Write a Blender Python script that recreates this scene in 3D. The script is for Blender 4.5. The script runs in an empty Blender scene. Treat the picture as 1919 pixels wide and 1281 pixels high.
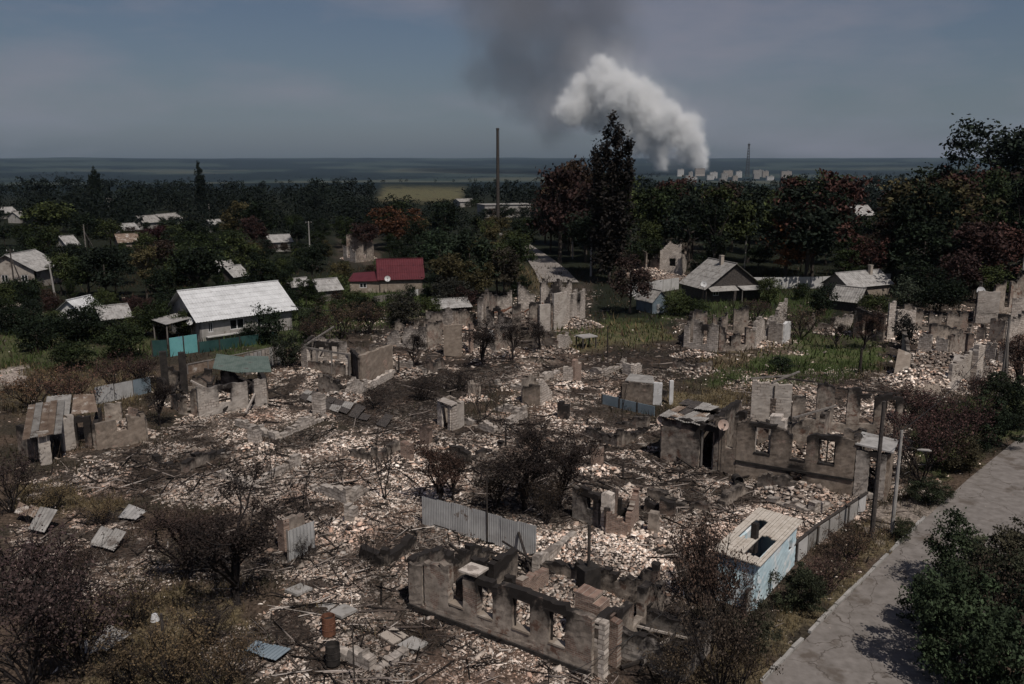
import bpy, bmesh, math, random
import numpy as np
from mathutils import Vector, Matrix

random.seed(11)
RNG = np.random.default_rng(11)
scene = bpy.context.scene
COL = scene.collection

# ------------------------------------------------------------------ camera
F_PX, PH_W, PH_H, HORIZON = 1600.0, 1919.0, 1281.0, 303.0
PITCH = math.atan((PH_H / 2 - HORIZON) / F_PX)
CAM_H = 20.0
cam_data = bpy.data.cameras.new('camera')
cam = bpy.data.objects.new('camera', cam_data)
COL.objects.link(cam)
cam.location = (0, 0, CAM_H)
cam.rotation_euler = (math.pi / 2 - PITCH, 0, 0)
cam_data.sensor_width = 36
cam_data.lens = 36 * F_PX / PH_W
cam_data.clip_start = 0.5
cam_data.clip_end = 60000
scene.camera = cam

# ------------------------------------------------------------------ sun, sky, exposure
SUN_EL = math.radians(57)
SUN_DIR = Vector((0.38, -0.78, 0)).normalized() * math.cos(SUN_EL)
SUN_DIR.z = math.sin(SUN_EL)                       # from the ground towards the sun
sun_data = bpy.data.lights.new('sun', 'SUN')
sun_data.energy = 5.0
sun_data.angle = math.radians(0.5)
sun_data.color = (1.0, 0.95, 0.89)
sun = bpy.data.objects.new('sun', sun_data)
COL.objects.link(sun)
sun.rotation_euler = (-SUN_DIR).to_track_quat('-Z', 'Y').to_euler()

world = bpy.data.worlds.new('World')
scene.world = world
world.use_nodes = True
wn, wl = world.node_tree.nodes, world.node_tree.links
wn.clear()
w_out = wn.new('ShaderNodeOutputWorld')
w_bg = wn.new('ShaderNodeBackground')
w_bg.inputs['Strength'].default_value = 0.057
w_sky = wn.new('ShaderNodeTexSky')
w_sky.sky_type = 'NISHITA'
w_sky.sun_disc = False
w_sky.sun_elevation = SUN_EL
w_sky.sun_rotation = math.atan2(SUN_DIR.x, SUN_DIR.y)
w_sky.air_density, w_sky.dust_density, w_sky.ozone_density = 1.0, 1.6, 1.2
# a veil of thin high cloud in slow streaks over the whole dome
w_tc = wn.new('ShaderNodeTexCoord')
w_map = wn.new('ShaderNodeMapping')
w_map.inputs['Location'].default_value = (5.3, 0.7, 1.5)
w_map.inputs['Scale'].default_value = (1.6, 1.6, 6.0)
w_noise = wn.new('ShaderNodeTexNoise')
w_noise.inputs['Scale'].default_value = 1.7
w_noise.inputs['Detail'].default_value = 7
w_noise.inputs['Roughness'].default_value = 0.55
w_ramp = wn.new('ShaderNodeValToRGB')
w_ramp.color_ramp.elements[0].position = 0.47
w_ramp.color_ramp.elements[0].color = (0, 0, 0, 1)
w_ramp.color_ramp.elements[1].position = 0.74
w_ramp.color_ramp.elements[1].color = (1, 1, 1, 1)
w_hsv = wn.new('ShaderNodeHueSaturation')
w_hsv.inputs['Saturation'].default_value = 1.0
w_mix = wn.new('ShaderNodeMixRGB')
w_mix.inputs['Color2'].default_value = (7.4, 6.6, 6.9, 1)
wl.new(w_tc.outputs['Generated'], w_map.inputs['Vector'])
wl.new(w_map.outputs[0], w_noise.inputs['Vector'])
wl.new(w_noise.outputs['Fac'], w_ramp.inputs[0])
wl.new(w_sky.outputs[0], w_hsv.inputs['Color'])
wl.new(w_hsv.outputs[0], w_mix.inputs['Color1'])
w_fac = wn.new('ShaderNodeMath')
w_fac.operation = 'MULTIPLY'
w_fac.inputs[1].default_value = 0.75
wl.new(w_ramp.outputs[0], w_fac.inputs[0])
wl.new(w_fac.outputs[0], w_mix.inputs['Fac'])
w_tint = wn.new('ShaderNodeMixRGB')
w_tint.blend_type = 'MULTIPLY'
w_tint.inputs['Fac'].default_value = 1
w_tint.inputs['Color2'].default_value = (0.95, 0.96, 1.06, 1)
wl.new(w_mix.outputs[0], w_tint.inputs['Color1'])
wl.new(w_tint.outputs[0], w_bg.inputs['Color'])
wl.new(w_bg.outputs[0], w_out.inputs['Surface'])

scene.view_settings.view_transform = 'Standard'
scene.view_settings.look = 'None'
scene.view_settings.exposure = -0.66
scene.view_settings.gamma = 1.0
scene.view_settings.use_curve_mapping = False
scene.render.engine = 'CYCLES'
cy = scene.cycles
cy.use_denoising = True
cy.use_adaptive_sampling = True
cy.adaptive_threshold = 0.02
cy.max_bounces = 6
cy.diffuse_bounces = 1
cy.glossy_bounces = 1
cy.transmission_bounces = 2
cy.transparent_max_bounces = 6
cy.volume_bounces = 4
cy.volume_step_rate = 1.0
cy.volume_max_steps = 256
cy.caustics_reflective = False
cy.caustics_refractive = False

# ------------------------------------------------------------------ places on the ground
SP, CP = math.sin(PITCH), math.cos(PITCH)
CAMERA_H = CAM_H

def ground_at(px, py, z=0.0):
    """the point at height z that lies on a sight line surveyed in the photograph"""
    x, y = (px - PH_W / 2) / F_PX, -(py - PH_H / 2) / F_PX
    dy, dz = CP + y * SP, -SP + y * CP
    t = (z - CAM_H) / dz
    return Vector((t * x, t * dy, z))

def height_at(p, py):
    """height of a vertical thing standing at p whose top is surveyed at row py"""
    y = -(py - PH_H / 2) / F_PX
    return CAM_H + p[1] * (-SP + y * CP) / (CP + y * SP)

def survey(x, y, z):
    """arrays of points -> rows and columns"""
    z = z - CAM_H
    d = y * CP - z * SP
    u = y * SP + z * CP
    d = np.maximum(d, 0.01)
    return PH_W / 2 + F_PX * x / d, PH_H / 2 - F_PX * u / d

# ------------------------------------------------------------------ noise on arrays
def _hash(ix, iy, s):
    n = (ix.astype(np.int64) * 374761393 + iy.astype(np.int64) * 668265263 + s * 974711) & 0xFFFFFFFF
    n = ((n ^ (n >> 13)) * 1274126177) & 0xFFFFFFFF
    return ((n ^ (n >> 16)) & 0xFFFF) / 65535.0

def vnoise(x, y, s=0):
    x0, y0 = np.floor(x), np.floor(y)
    fx, fy = x - x0, y - y0
    fx, fy = fx * fx * (3 - 2 * fx), fy * fy * (3 - 2 * fy)
    a, b = _hash(x0, y0, s), _hash(x0 + 1, y0, s)
    c, d = _hash(x0, y0 + 1, s), _hash(x0 + 1, y0 + 1, s)
    return (a * (1 - fx) + b * fx) * (1 - fy) + (c * (1 - fx) + d * fx) * fy

def fbm(x, y, octaves=4, s=0, gain=0.5):
    x, y = np.asarray(x, float), np.asarray(y, float)
    t, amp, tot = 0, 1.0, 0
    for k in range(octaves):
        t = t + amp * vnoise(x * 2 ** k, y * 2 ** k, s + k * 17)
        tot += amp
        amp *= gain
    return t / tot

def smooth(a, b, v):
    t = np.clip((v - a) / (b - a), 0, 1)
    return t * t * (3 - 2 * t)

# ------------------------------------------------------------------ objects and tags
def tag(o, label=None, cat=None, group=None, kind=None):
    if label: o['label'] = label
    if cat:
        o['category'] = cat
        o['kind'] = 'thing'
    if group: o['group'] = group
    if kind: o['kind'] = kind
    return o

def empty(name, loc=(0, 0, 0), rz=0.0, **kw):
    o = bpy.data.objects.new(name, None)
    o.empty_display_size = 0.3
    COL.objects.link(o)
    o.location = loc
    o.rotation_euler = (0, 0, rz)
    return tag(o, **kw)

def link(name, me, parent=None, loc=None, **kw):
    o = bpy.data.objects.new(name, me)
    COL.objects.link(o)
    if parent is not None:
        o.parent = parent
        o.matrix_parent_inverse = Matrix.Identity(4)
    if loc is not None:
        o.location = loc
    return tag(o, **kw)

def mesh_np(name, verts, faces, mat=None, colors=None, smooth_shade=False, colname='Col'):
    """numpy verts (n,3), faces (m,k) with one k"""
    me = bpy.data.meshes.new(name)
    v = np.ascontiguousarray(verts, dtype=np.float32)
    f = np.ascontiguousarray(faces, dtype=np.int32)
    m, k = f.shape
    me.vertices.add(len(v))
    me.vertices.foreach_set('co', v.ravel())
    me.loops.add(m * k)
    me.loops.foreach_set('vertex_index', f.ravel())
    me.polygons.add(m)
    me.polygons.foreach_set('loop_start', np.arange(0, m * k, k, dtype=np.int32))
    if smooth_shade:
        me.polygons.foreach_set('use_smooth', np.ones(m, dtype=bool))
    if colors is not None:
        c = np.ones((len(v), 4), dtype=np.float32)
        c[:, :colors.shape[1]] = colors
        at = me.color_attributes.new(colname, 'FLOAT_COLOR', 'POINT')
        at.data.foreach_set('color', c.ravel())
    me.update(calc_edges=True)
    if mat: me.materials.append(mat)
    return me

class MB:
    """collects a few boxes, bars, sheets; build() links them as one mesh"""
    def __init__(self):
        self.v, self.f = [], []
    def add(self, vs, fs):
        n = len(self.v)
        self.v += [tuple(p) for p in vs]
        self.f += [tuple(i + n for i in q) for q in fs]
        return self
    def box(self, c, s, rz=0.0, rot=None):
        hx, hy, hz = s[0] / 2, s[1] / 2, s[2] / 2
        R = rot if rot is not None else Matrix.Rotation(rz, 3, 'Z')
        vs = [Vector(c) + R @ Vector((x * hx, y * hy, z * hz)) for z in (-1, 1) for x, y in ((-1, -1), (1, -1), (1, 1), (-1, 1))]
        return self.add(vs, [(3, 2, 1, 0), (4, 5, 6, 7), (0, 1, 5, 4), (1, 2, 6, 5), (2, 3, 7, 6), (3, 0, 4, 7)])
    def bar(self, a, b, w, h=None):
        a, b = Vector(a), Vector(b)
        d = b - a
        R = d.to_track_quat('X', 'Z').to_matrix()
        return self.box((a + b) / 2, (d.length, w, h or w), rot=R)
    def tube(self, pts, radii, n=6, cap=True):
        pts = [Vector(p) for p in pts]
        rings = []
        for i, p in enumerate(pts):
            d = (pts[min(i + 1, len(pts) - 1)] - pts[max(i - 1, 0)]).normalized()
            q = d.to_track_quat('Z', 'Y').to_matrix()
            rings.append([p + q @ Vector((math.cos(2 * math.pi * k / n) * radii[i], math.sin(2 * math.pi * k / n) * radii[i], 0)) for k in range(n)])
        vs = [v for r in rings for v in r]
        fs = [(i * n + k, i * n + (k + 1) % n, (i + 1) * n + (k + 1) % n, (i + 1) * n + k) for i in range(len(pts) - 1) for k in range(n)]
        if cap:
            fs += [tuple(range(n - 1, -1, -1)), tuple((len(pts) - 1) * n + k for k in range(n))]
        return self.add(vs, fs)
    def slab(self, quad, t):
        """a sheet with thickness: four corners, t below"""
        q = [Vector(p) for p in quad]
        n = (q[1] - q[0]).cross(q[-1] - q[0]).normalized()
        if n.z < 0: n = -n
        m = len(q)
        vs = q + [p - n * t for p in q]
        fs = [tuple(range(m)), tuple(range(2 * m - 1, m - 1, -1))] + [(k, (k + 1) % m, (k + 1) % m + m, k + m) for k in range(m)]
        return self.add(vs, fs)
    def mesh(self, name, mat):
        me = bpy.data.meshes.new(name)
        me.from_pydata(self.v, [], self.f)
        bm = bmesh.new()
        bm.from_mesh(me)
        bmesh.ops.recalc_face_normals(bm, faces=bm.faces)
        bm.to_mesh(me)
        bm.free()
        if mat: me.materials.append(mat)
        return me
    def build(self, name, mat, parent=None, loc=None, **kw):
        return link(name, self.mesh(name, mat), parent, loc, **kw)

# ------------------------------------------------------------------ materials
MATS = {}
def material(name, c1, c2=None, scale=2.0, rough=0.85, bump=0.0, detail=6, spots=None, attr=None, objcol=False, stretch=None, spec=0.25, metal=0.0, waves=None, soot_shade=False, bricks=None, spread=(0.35, 0.65)):
    m = bpy.data.materials.new(name)
    m.use_nodes = True
    nt = m.node_tree
    N, L = nt.nodes, nt.links
    b = N['Principled BSDF']
    b.inputs['Roughness'].default_value = rough
    b.inputs['Specular IOR Level'].default_value = spec
    b.inputs['Metallic'].default_value = metal
    tc = N.new('ShaderNodeTexCoord')
    geo = N.new('ShaderNodeNewGeometry')
    vec = geo.outputs['Position']
    if stretch:
        mp = N.new('ShaderNodeMapping')
        mp.inputs['Scale'].default_value = stretch
        L.new(tc.outputs['Object'], mp.inputs['Vector'])
        vec = mp.outputs[0]
    nz = N.new('ShaderNodeTexNoise')
    nz.inputs['Scale'].default_value = scale
    nz.inputs['Detail'].default_value = detail
    nz.inputs['Roughness'].default_value = 0.62
    L.new(vec, nz.inputs['Vector'])
    rp = N.new('ShaderNodeValToRGB')
    rp.color_ramp.elements[0].position, rp.color_ramp.elements[1].position = spread
    rp.color_ramp.elements[0].color = (*c1, 1)
    rp.color_ramp.elements[1].color = (*(c2 or c1), 1)
    L.new(nz.outputs['Fac'], rp.inputs[0])
    out = rp.outputs[0]
    if attr:
        at = N.new('ShaderNodeAttribute')
        at.attribute_name = attr
        mx = N.new('ShaderNodeMixRGB')
        mx.blend_type = 'MULTIPLY'
        mx.inputs['Fac'].default_value = 1
        L.new(out, mx.inputs['Color1'])
        L.new(at.outputs['Color'], mx.inputs['Color2'])
        out = mx.outputs[0]
    if objcol:
        oi = N.new('ShaderNodeObjectInfo')
        mx = N.new('ShaderNodeMixRGB')
        mx.blend_type = 'MULTIPLY'
        mx.inputs['Fac'].default_value = 1
        L.new(out, mx.inputs['Color1'])
        L.new(oi.outputs['Color'], mx.inputs['Color2'])
        out = mx.outputs[0]
    if spots:                                   # (colour, scale, threshold, softness)
        n2 = N.new('ShaderNodeTexNoise')
        n2.inputs['Scale'].default_value = spots[1]
        n2.inputs['Detail'].default_value = 5
        n2.inputs['Roughness'].default_value = 0.65
        L.new(geo.outputs['Position'], n2.inputs['Vector'])
        mr = N.new('ShaderNodeMapRange')
        mr.inputs['From Min'].default_value = spots[2]
        mr.inputs['From Max'].default_value = spots[2] + spots[3]
        L.new(n2.outputs['Fac'], mr.inputs['Value'])
        mx = N.new('ShaderNodeMixRGB')
        L.new(mr.outputs[0], mx.inputs['Fac'])
        L.new(out, mx.inputs['Color1'])
        mx.inputs['Color2'].default_value = (*spots[0], 1)
        out = mx.outputs[0]
    if bricks:                                  # courses show where the render has fallen off
        ua = N.new('ShaderNodeAttribute')
        ua.attribute_name = 'course'
        bt = N.new('ShaderNodeTexBrick')
        bt.inputs['Scale'].default_value = 1.0
        bt.inputs['Brick Width'].default_value, bt.inputs['Row Height'].default_value = bricks[0]
        bt.inputs['Mortar Size'].default_value = bricks[0][1] * 0.12
        bt.inputs['Color1'].default_value = (*bricks[1], 1)
        bt.inputs['Color2'].default_value = (*bricks[2], 1)
        bt.inputs['Mortar'].default_value = (*bricks[3], 1)
        L.new(ua.outputs['Vector'], bt.inputs['Vector'])
        n4 = N.new('ShaderNodeTexNoise')
        n4.inputs['Scale'].default_value = 0.8
        n4.inputs['Detail'].default_value = 7
        n4.inputs['Roughness'].default_value = 0.6
        L.new(geo.outputs['Position'], n4.inputs['Vector'])
        mb = N.new('ShaderNodeMapRange')
        mb.inputs['From Min'].default_value = bricks[4]
        mb.inputs['From Max'].default_value = bricks[4] + 0.03
        mb.inputs['To Min'].default_value = 0.10
        mb.inputs['To Max'].default_value = 0.95
        L.new(n4.outputs['Fac'], mb.inputs['Value'])
        mx = N.new('ShaderNodeMixRGB')
        L.new(mb.outputs[0], mx.inputs['Fac'])
        L.new(out, mx.inputs['Color1'])
        L.new(bt.outputs['Color'], mx.inputs['Color2'])
        out = mx.outputs[0]
    if soot_shade:                                    # burn marks and painted face shade stored on the wall, broken up by noise
        at = N.new('ShaderNodeAttribute')
        at.attribute_name = 'soot_shade'
        n3 = N.new('ShaderNodeTexNoise')
        n3.inputs['Scale'].default_value = 2.6
        n3.inputs['Detail'].default_value = 6
        n3.inputs['Roughness'].default_value = 0.7
        L.new(geo.outputs['Position'], n3.inputs['Vector'])
        ad = N.new('ShaderNodeMath')
        ad.operation = 'ADD'
        L.new(at.outputs['Fac'], ad.inputs[0])
        L.new(n3.outputs['Fac'], ad.inputs[1])
        mr = N.new('ShaderNodeMapRange')
        mr.inputs['From Min'].default_value = 0.62
        mr.inputs['From Max'].default_value = 1.15
        L.new(ad.outputs[0], mr.inputs['Value'])
        mx = N.new('ShaderNodeMixRGB')
        L.new(mr.outputs[0], mx.inputs['Fac'])
        L.new(out, mx.inputs['Color1'])
        mx.inputs['Color2'].default_value = (0.022, 0.018, 0.016, 1)
        out = mx.outputs[0]
    L.new(out, b.inputs['Base Color'])
    if bump:
        bp = N.new('ShaderNodeBump')
        bp.inputs['Strength'].default_value = bump
        bp.inputs['Distance'].default_value = 0.05
        L.new(nz.outputs['Fac'], bp.inputs['Height'])
        L.new(bp.outputs[0], b.inputs['Normal'])
    MATS[name] = m
    return m
# ------------------------------------------------------------------ terrain
def poly_mask(px, py, poly, feather):
    """1 inside the surveyed outline, 0 outside, soft over feather"""
    inside = np.zeros(px.shape, bool)
    dist = np.full(px.shape, 1e9)
    n = len(poly)
    for i in range(n):
        (x0, y0), (x1, y1) = poly[i], poly[(i + 1) % n]
        c = ((y0 > py) != (y1 > py))
        with np.errstate(divide='ignore', invalid='ignore'):
            xi = (x1 - x0) * (py - y0) / ((y1 - y0) if y1 != y0 else 1e-9) + x0
        inside ^= c & (px < xi)
        dx, dy = x1 - x0, y1 - y0
        t = np.clip(((px - x0) * dx + (py - y0) * dy) / (dx * dx + dy * dy + 1e-9), 0, 1)
        dist = np.minimum(dist, np.hypot(px - x0 - t * dx, py - y0 - t * dy))
    sd = np.where(inside, dist, -dist)
    return smooth(-feather, feather, sd)

RUBBLE = [
    ([(560, 1300), (470, 1210), (520, 1090), (430, 960), (300, 935), (420, 870), (560, 825), (700, 780), (860, 790), (1000, 755), (1180, 780), (1260, 850), (1400, 895), (1600, 925), (1610, 960), (1490, 1010), (1350, 1060), (1260, 1110), (1240, 1200), (1160, 1300)], 1.0),
    ([(0, 1000), (120, 975), (260, 985), (350, 1080), (230, 1130), (0, 1110)], 0.75),
    ([(60, 900), (300, 815), (520, 730), (680, 715), (560, 795), (420, 830), (330, 900), (150, 930)], 0.9),
    ([(500, 710), (560, 650), (760, 640), (1000, 640), (1120, 690), (1180, 760), (980, 760), (900, 700), (740, 730), (560, 740)], 0.95),
    ([(1600, 590), (1930, 545), (1930, 720), (1800, 735), (1640, 730), (1660, 640)], 0.95),
    ([(1265, 610), (1480, 590), (1500, 660), (1275, 665)], 0.8),
    ([(560, 640), (720, 590), (900, 570), (1100, 530), (1110, 620), (900, 650)], 0.6),
    ([(1170, 460), (1300, 455), (1300, 520), (1170, 525)], 0.9),
    ([(640, 455), (705, 450), (705, 495), (640, 495)], 0.7),
    ([(1380, 700), (1690, 700), (1690, 920), (1380, 880)], 0.9),
]
ASH = [
    ([(620, 735), (960, 676), (985, 700), (800, 790), (640, 770)], 0.95),
    ([(880, 870), (960, 820), (1080, 830), (1090, 940), (1060, 990), (880, 960)], 0.9),
    ([(190, 905), (330, 850), (560, 800), (650, 822), (420, 870), (300, 930)], 0.9),
    ([(1090, 660), (1300, 640), (1330, 690), (1200, 730), (1110, 700)], 0.75),
    ([(380, 1180), (520, 1150), (560, 1260), (400, 1270)], 0.7),
    ([(700, 1000), (800, 985), (860, 1020), (760, 1050)], 0.8),
    ([(545, 742), (600, 735), (750, 790), (745, 815), (660, 800)], 0.95),
    ([(690, 800), (800, 770), (820, 800), (700, 825)], 0.7),
    ([(430, 1000), (520, 985), (540, 1060), (430, 1120), (330, 1060)], 0.8),
    ([(1010, 860), (1110, 840), (1200, 880), (1080, 920)], 0.55),
    ([(1240, 850), (1340, 880), (1330, 900), (1230, 875)], 0.6),
    ([(690, 620), (900, 600), (960, 650), (760, 680)], 0.55),
]
GREEN = [
    ([(1310, 712), (1400, 680), (1500, 645), (1670, 655), (1620, 705), (1430, 735)], 1.0),
    ([(1060, 600), (1240, 598), (1245, 640), (1060, 650)], 0.45),
    ([(380, 560), (640, 520), (820, 540), (780, 600), (560, 650), (400, 690)], 0.85),
    ([(1690, 830), (1850, 720), (1930, 730), (1930, 800), (1760, 900)], 0.7),
    ([(1480, 610), (1640, 600), (1660, 650), (1490, 650)], 0.6),
    ([(0, 600), (280, 610), (320, 670), (0, 690)], 0.6),
    ([(1250, 545), (1560, 545), (1560, 600), (1250, 600)], 0.7),
]
DRY = [
    ([(1060, 608), (1240, 605), (1250, 640), (1040, 660)], 0.8),
    ([(1260, 735), (1330, 720), (1420, 735), (1400, 775), (1260, 770)], 0.85),
    ([(1300, 680), (1420, 650), (1560, 640), (1700, 690), (1620, 715), (1560, 700), (1480, 655), (1330, 700)], 0.7),
    ([(20, 905), (200, 925), (230, 970), (40, 965)], 0.8),
    ([(190, 1140), (430, 1090), (480, 1300), (120, 1300)], 0.75),
    ([(1440, 1140), (1560, 1050), (1660, 955), (1740, 965), (1600, 1110), (1420, 1300), (1290, 1300)], 0.7),
    ([(0, 680), (260, 690), (320, 740), (120, 780), (0, 760)], 0.6),
    ([(530, 1080), (760, 1200), (740, 1230), (500, 1120)], 0.5),
    ([(720, 350), (870, 352), (860, 378), (710, 374)], 1.0),
    ([(960, 480), (1060, 540), (1010, 560), (940, 520)], 0.5),
]
BARE = [
    ([(-40, 690), (45, 690), (55, 725), (-40, 735)], 1.0),
    ([(-40, 550), (60, 560), (65, 600), (-40, 605)], 0.9),
    ([(1640, 950), (1770, 930), (1700, 985), (1640, 1020)], 0.6),
]

def zone_masks(x, y):
    px, py = survey(x, y, np.zeros_like(x))
    sc = np.clip(60.0 / np.maximum(y, 5), 0.15, 3)
    wx = (fbm(x * 0.55, y * 0.55, 4, 3) - 0.5) * 120 * sc
    wy = (fbm(x * 0.55, y * 0.55, 4, 7) - 0.5) * 60 * sc
    def best(zs, fe, w=1.0):
        m = np.zeros_like(px)
        for poly, k in zs:
            m = np.maximum(m, k * poly_mask(px + wx * w, py + wy * w, poly, fe))
        return m
    return best(RUBBLE, 22), best(ASH, 9, 0.4), best(GREEN, 9), best(DRY, 9), best(BARE, 5)

ROAD_L = [ground_at(*p) for p in ((1372, 1335), (1430, 1281), (1520, 1188), (1600, 1108), (1672, 1036), (1742, 965), (1812, 900), (1888, 838), (1965, 782))]
ROAD_W = 5.6
def road_side(k, off):
    a, b = ROAD_L[max(k - 1, 0)], ROAD_L[min(k + 1, len(ROAD_L) - 1)]
    d = (b - a).normalized()
    return ROAD_L[k] + Vector((d.y, -d.x, 0)) * off

def road_dist(x, y):
    best = np.full(np.shape(x), 1e9)
    side = [road_side(k, ROAD_W / 2) for k in range(len(ROAD_L))]
    for a, b in zip(side, side[1:]):
        dx, dy = b.x - a.x, b.y - a.y
        t = np.clip(((x - a.x) * dx + (y - a.y) * dy) / (dx * dx + dy * dy), 0, 1)
        best = np.minimum(best, np.hypot(x - a.x - t * dx, y - a.y - t * dy))
    return best

def far_height(x, y):
    d = np.hypot(x, y)
    drop = -48 * smooth(760, 2100, d + 250 * (fbm(x * 0.002, y * 0.002, 2, 5) - 0.5))
    hills = (95 + 42 * fbm(x * 0.00045, y * 0.0002, 3, 9)) * smooth(4200, 12500, d) * (0.85 + 0.3 * fbm(x * 0.0002, y * 0.0002, 2, 23))
    roll = (fbm(x * 0.0011, y * 0.0011, 3, 12) - 0.5) * 26 * smooth(1200, 3000, d)
    return drop + hills + roll

def ground_z(x, y, rub=None):
    x, y = np.asarray(x, float), np.asarray(y, float)
    if rub is None:
        rub = zone_masks(x, y)[0]
    near = 1 - smooth(120, 220, y)
    lumps = (fbm(x * 0.5, y * 0.5, 3, 31) - 0.5) * 0.34 + (fbm(x * 2.2, y * 2.2, 2, 41) - 0.5) * 0.22
    z = near * (rub * (0.10 + lumps) + (fbm(x * 0.12, y * 0.12, 3, 51) - 0.5) * 0.24)
    return z * smooth(ROAD_W / 2, ROAD_W / 2 + 1.2, road_dist(x, y)) + far_height(x, y)

# one survey of the near ground, looked up everywhere else
TX0, TX1, TY0, TY1, TS = -100.0, 100.0, 12.0, 172.0, 0.4
_gx, _gy = np.arange(TX0, TX1 + TS, TS), np.arange(TY0, TY1 + TS, TS)
_GX, _GY = np.meshgrid(_gx, _gy, indexing='ij')
_M = zone_masks(_GX.ravel(), _GY.ravel())
_Z = ground_z(_GX.ravel(), _GY.ravel(), _M[0])
TABLE = np.stack([*_M, _Z, road_dist(_GX.ravel(), _GY.ravel())]).reshape(7, len(_gx), len(_gy))

def lookup(x, y):
    """rubble, ash, green, dry, bare, height, distance to the middle of the road"""
    u = np.clip((np.asarray(x, float) - TX0) / TS, 0, len(_gx) - 1.001)
    v = np.clip((np.asarray(y, float) - TY0) / TS, 0, len(_gy) - 1.001)
    i, j = u.astype(int), v.astype(int)
    fu, fv = u - i, v - j
    return TABLE[:, i, j] * (1 - fu) * (1 - fv) + TABLE[:, i + 1, j] * fu * (1 - fv) + TABLE[:, i, j + 1] * (1 - fu) * fv + TABLE[:, i + 1, j + 1] * fu * fv

def z1(x, y):
    if y < TY1 and abs(x) < 100:
        return float(lookup(np.array([x]), np.array([y]))[5, 0])
    return float(far_height(np.array([x]), np.array([y]))[0])

def build_ground():
    rows = np.concatenate([np.geomspace(4, 16, 14)[:-1], np.geomspace(16, 120, 250)[:-1], np.geomspace(120, 900, 70)[:-1], np.geomspace(900, 21000, 60)])
    az = np.radians(np.concatenate([np.linspace(-72, -36, 14)[:-1], np.linspace(-36, 36, 330), np.linspace(36, 72, 14)[1:]]))
    R, A = np.meshgrid(rows, az, indexing='ij')
    x, y = (R * np.sin(A)).ravel(), (R * np.cos(A)).ravel()
    rub, ash, gr, dry, bare = zone_masks(x, y)
    z = ground_z(x, y, rub)
    c = np.empty((len(x), 3))
    n1, n2 = fbm(x * 0.35, y * 0.35, 4, 61), fbm(x * 1.6, y * 1.6, 3, 71)
    def lay(base, col, m):
        return base * (1 - m[:, None]) + np.asarray(col) * m[:, None]
    c[:] = (0.036, 0.030, 0.022)
    c = lay(c, (0.070, 0.051, 0.038), smooth(0.4, 0.7, n1))
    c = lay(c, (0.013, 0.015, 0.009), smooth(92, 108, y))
    c = lay(c, (0.13, 0.105, 0.062), dry * smooth(0.25, 0.6, n2))
    c = lay(c, (0.055, 0.070, 0.026), gr * smooth(0.2, 0.5, n1))
    c = lay(c, (0.14, 0.112, 0.093), rub * smooth(0.32, 0.66, n2 * 0.6 + n1 * 0.4))  # bed darker than the shards, painting shade into the gaps between them
    c = lay(c, (0.085, 0.056, 0.042), rub * smooth(0.52, 0.70, n1) * 0.8)
    c = lay(c, (0.030, 0.023, 0.019), rub * (1 - smooth(0.43, 0.62, fbm(x * 0.16 + 4, y * 0.16, 3, 131))) * 0.95)
    c = lay(c, (0.020, 0.016, 0.014), ash * smooth(0.15, 0.5, n2))
    c = lay(c, (0.27, 0.23, 0.20), bare)
    d = np.hypot(x, y)
    # the country beyond the village: woods, stubble, pasture in long strips, haze blue mixed in
    fld = fbm(x * 0.0016 + 3, y * 0.0012, 3, 81)
    far = smooth(420, 800, d)
    cf = np.empty_like(c)
    cf[:] = (0.009, 0.016, 0.020)
    cf = lay(cf, (0.026, 0.038, 0.036), smooth(0.50, 0.56, fld))
    cf = lay(cf, (0.055, 0.060, 0.048), smooth(0.64, 0.68, fld) * (1 - smooth(5000, 8000, d)))
    c = c * (1 - far[:, None]) + cf * far[:, None]
    c = lay(c, (0.085, 0.080, 0.045), dry * smooth(300, 450, d) * smooth(0.3, 0.5, n1 + 0.15))
    nr, na = len(rows), len(az)
    i = np.arange(nr - 1)[:, None] * na + np.arange(na - 1)[None, :]
    f = np.stack([i, i + na, i + na + 1, i + 1], -1).reshape(-1, 4)[:, ::-1]
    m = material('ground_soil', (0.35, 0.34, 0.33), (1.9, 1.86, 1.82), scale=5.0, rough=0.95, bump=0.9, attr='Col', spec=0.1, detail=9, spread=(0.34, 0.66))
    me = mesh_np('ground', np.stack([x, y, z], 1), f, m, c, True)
    return link('ground', me, kind='structure')
GROUND = build_ground()
# ------------------------------------------------------------------ shared materials
material('plaster', (0.26, 0.215, 0.175), (0.46, 0.39, 0.325), scale=1.1, bump=0.25, spots=((0.24, 0.135, 0.095), 1.3, 0.58, 0.06), bricks=((0.26, 0.09), (0.20, 0.125, 0.095), (0.30, 0.20, 0.155), (0.36, 0.31, 0.26), 0.56), soot_shade=True)
material('grey_plaster', (0.30, 0.26, 0.225), (0.46, 0.41, 0.36), scale=1.6, bump=0.25, bricks=((0.42, 0.21), (0.34, 0.29, 0.245), (0.46, 0.40, 0.35), (0.17, 0.14, 0.12), 0.54), soot_shade=True, spots=((0.20, 0.16, 0.13), 0.9, 0.6, 0.1))
material('brick', (0.20, 0.125, 0.095), (0.36, 0.25, 0.20), scale=5.0, bump=0.35, bricks=((0.26, 0.09), (0.20, 0.125, 0.095), (0.30, 0.20, 0.155), (0.36, 0.31, 0.26), 0.3), soot_shade=True, spots=((0.36, 0.31, 0.27), 2.0, 0.52, 0.08))
material('tan_plaster', (0.18, 0.142, 0.11), (0.28, 0.228, 0.182), scale=2.0, bump=0.2, bricks=((0.26, 0.09), (0.20, 0.125, 0.095), (0.30, 0.20, 0.155), (0.36, 0.31, 0.26), 0.6), soot_shade=True)
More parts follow.
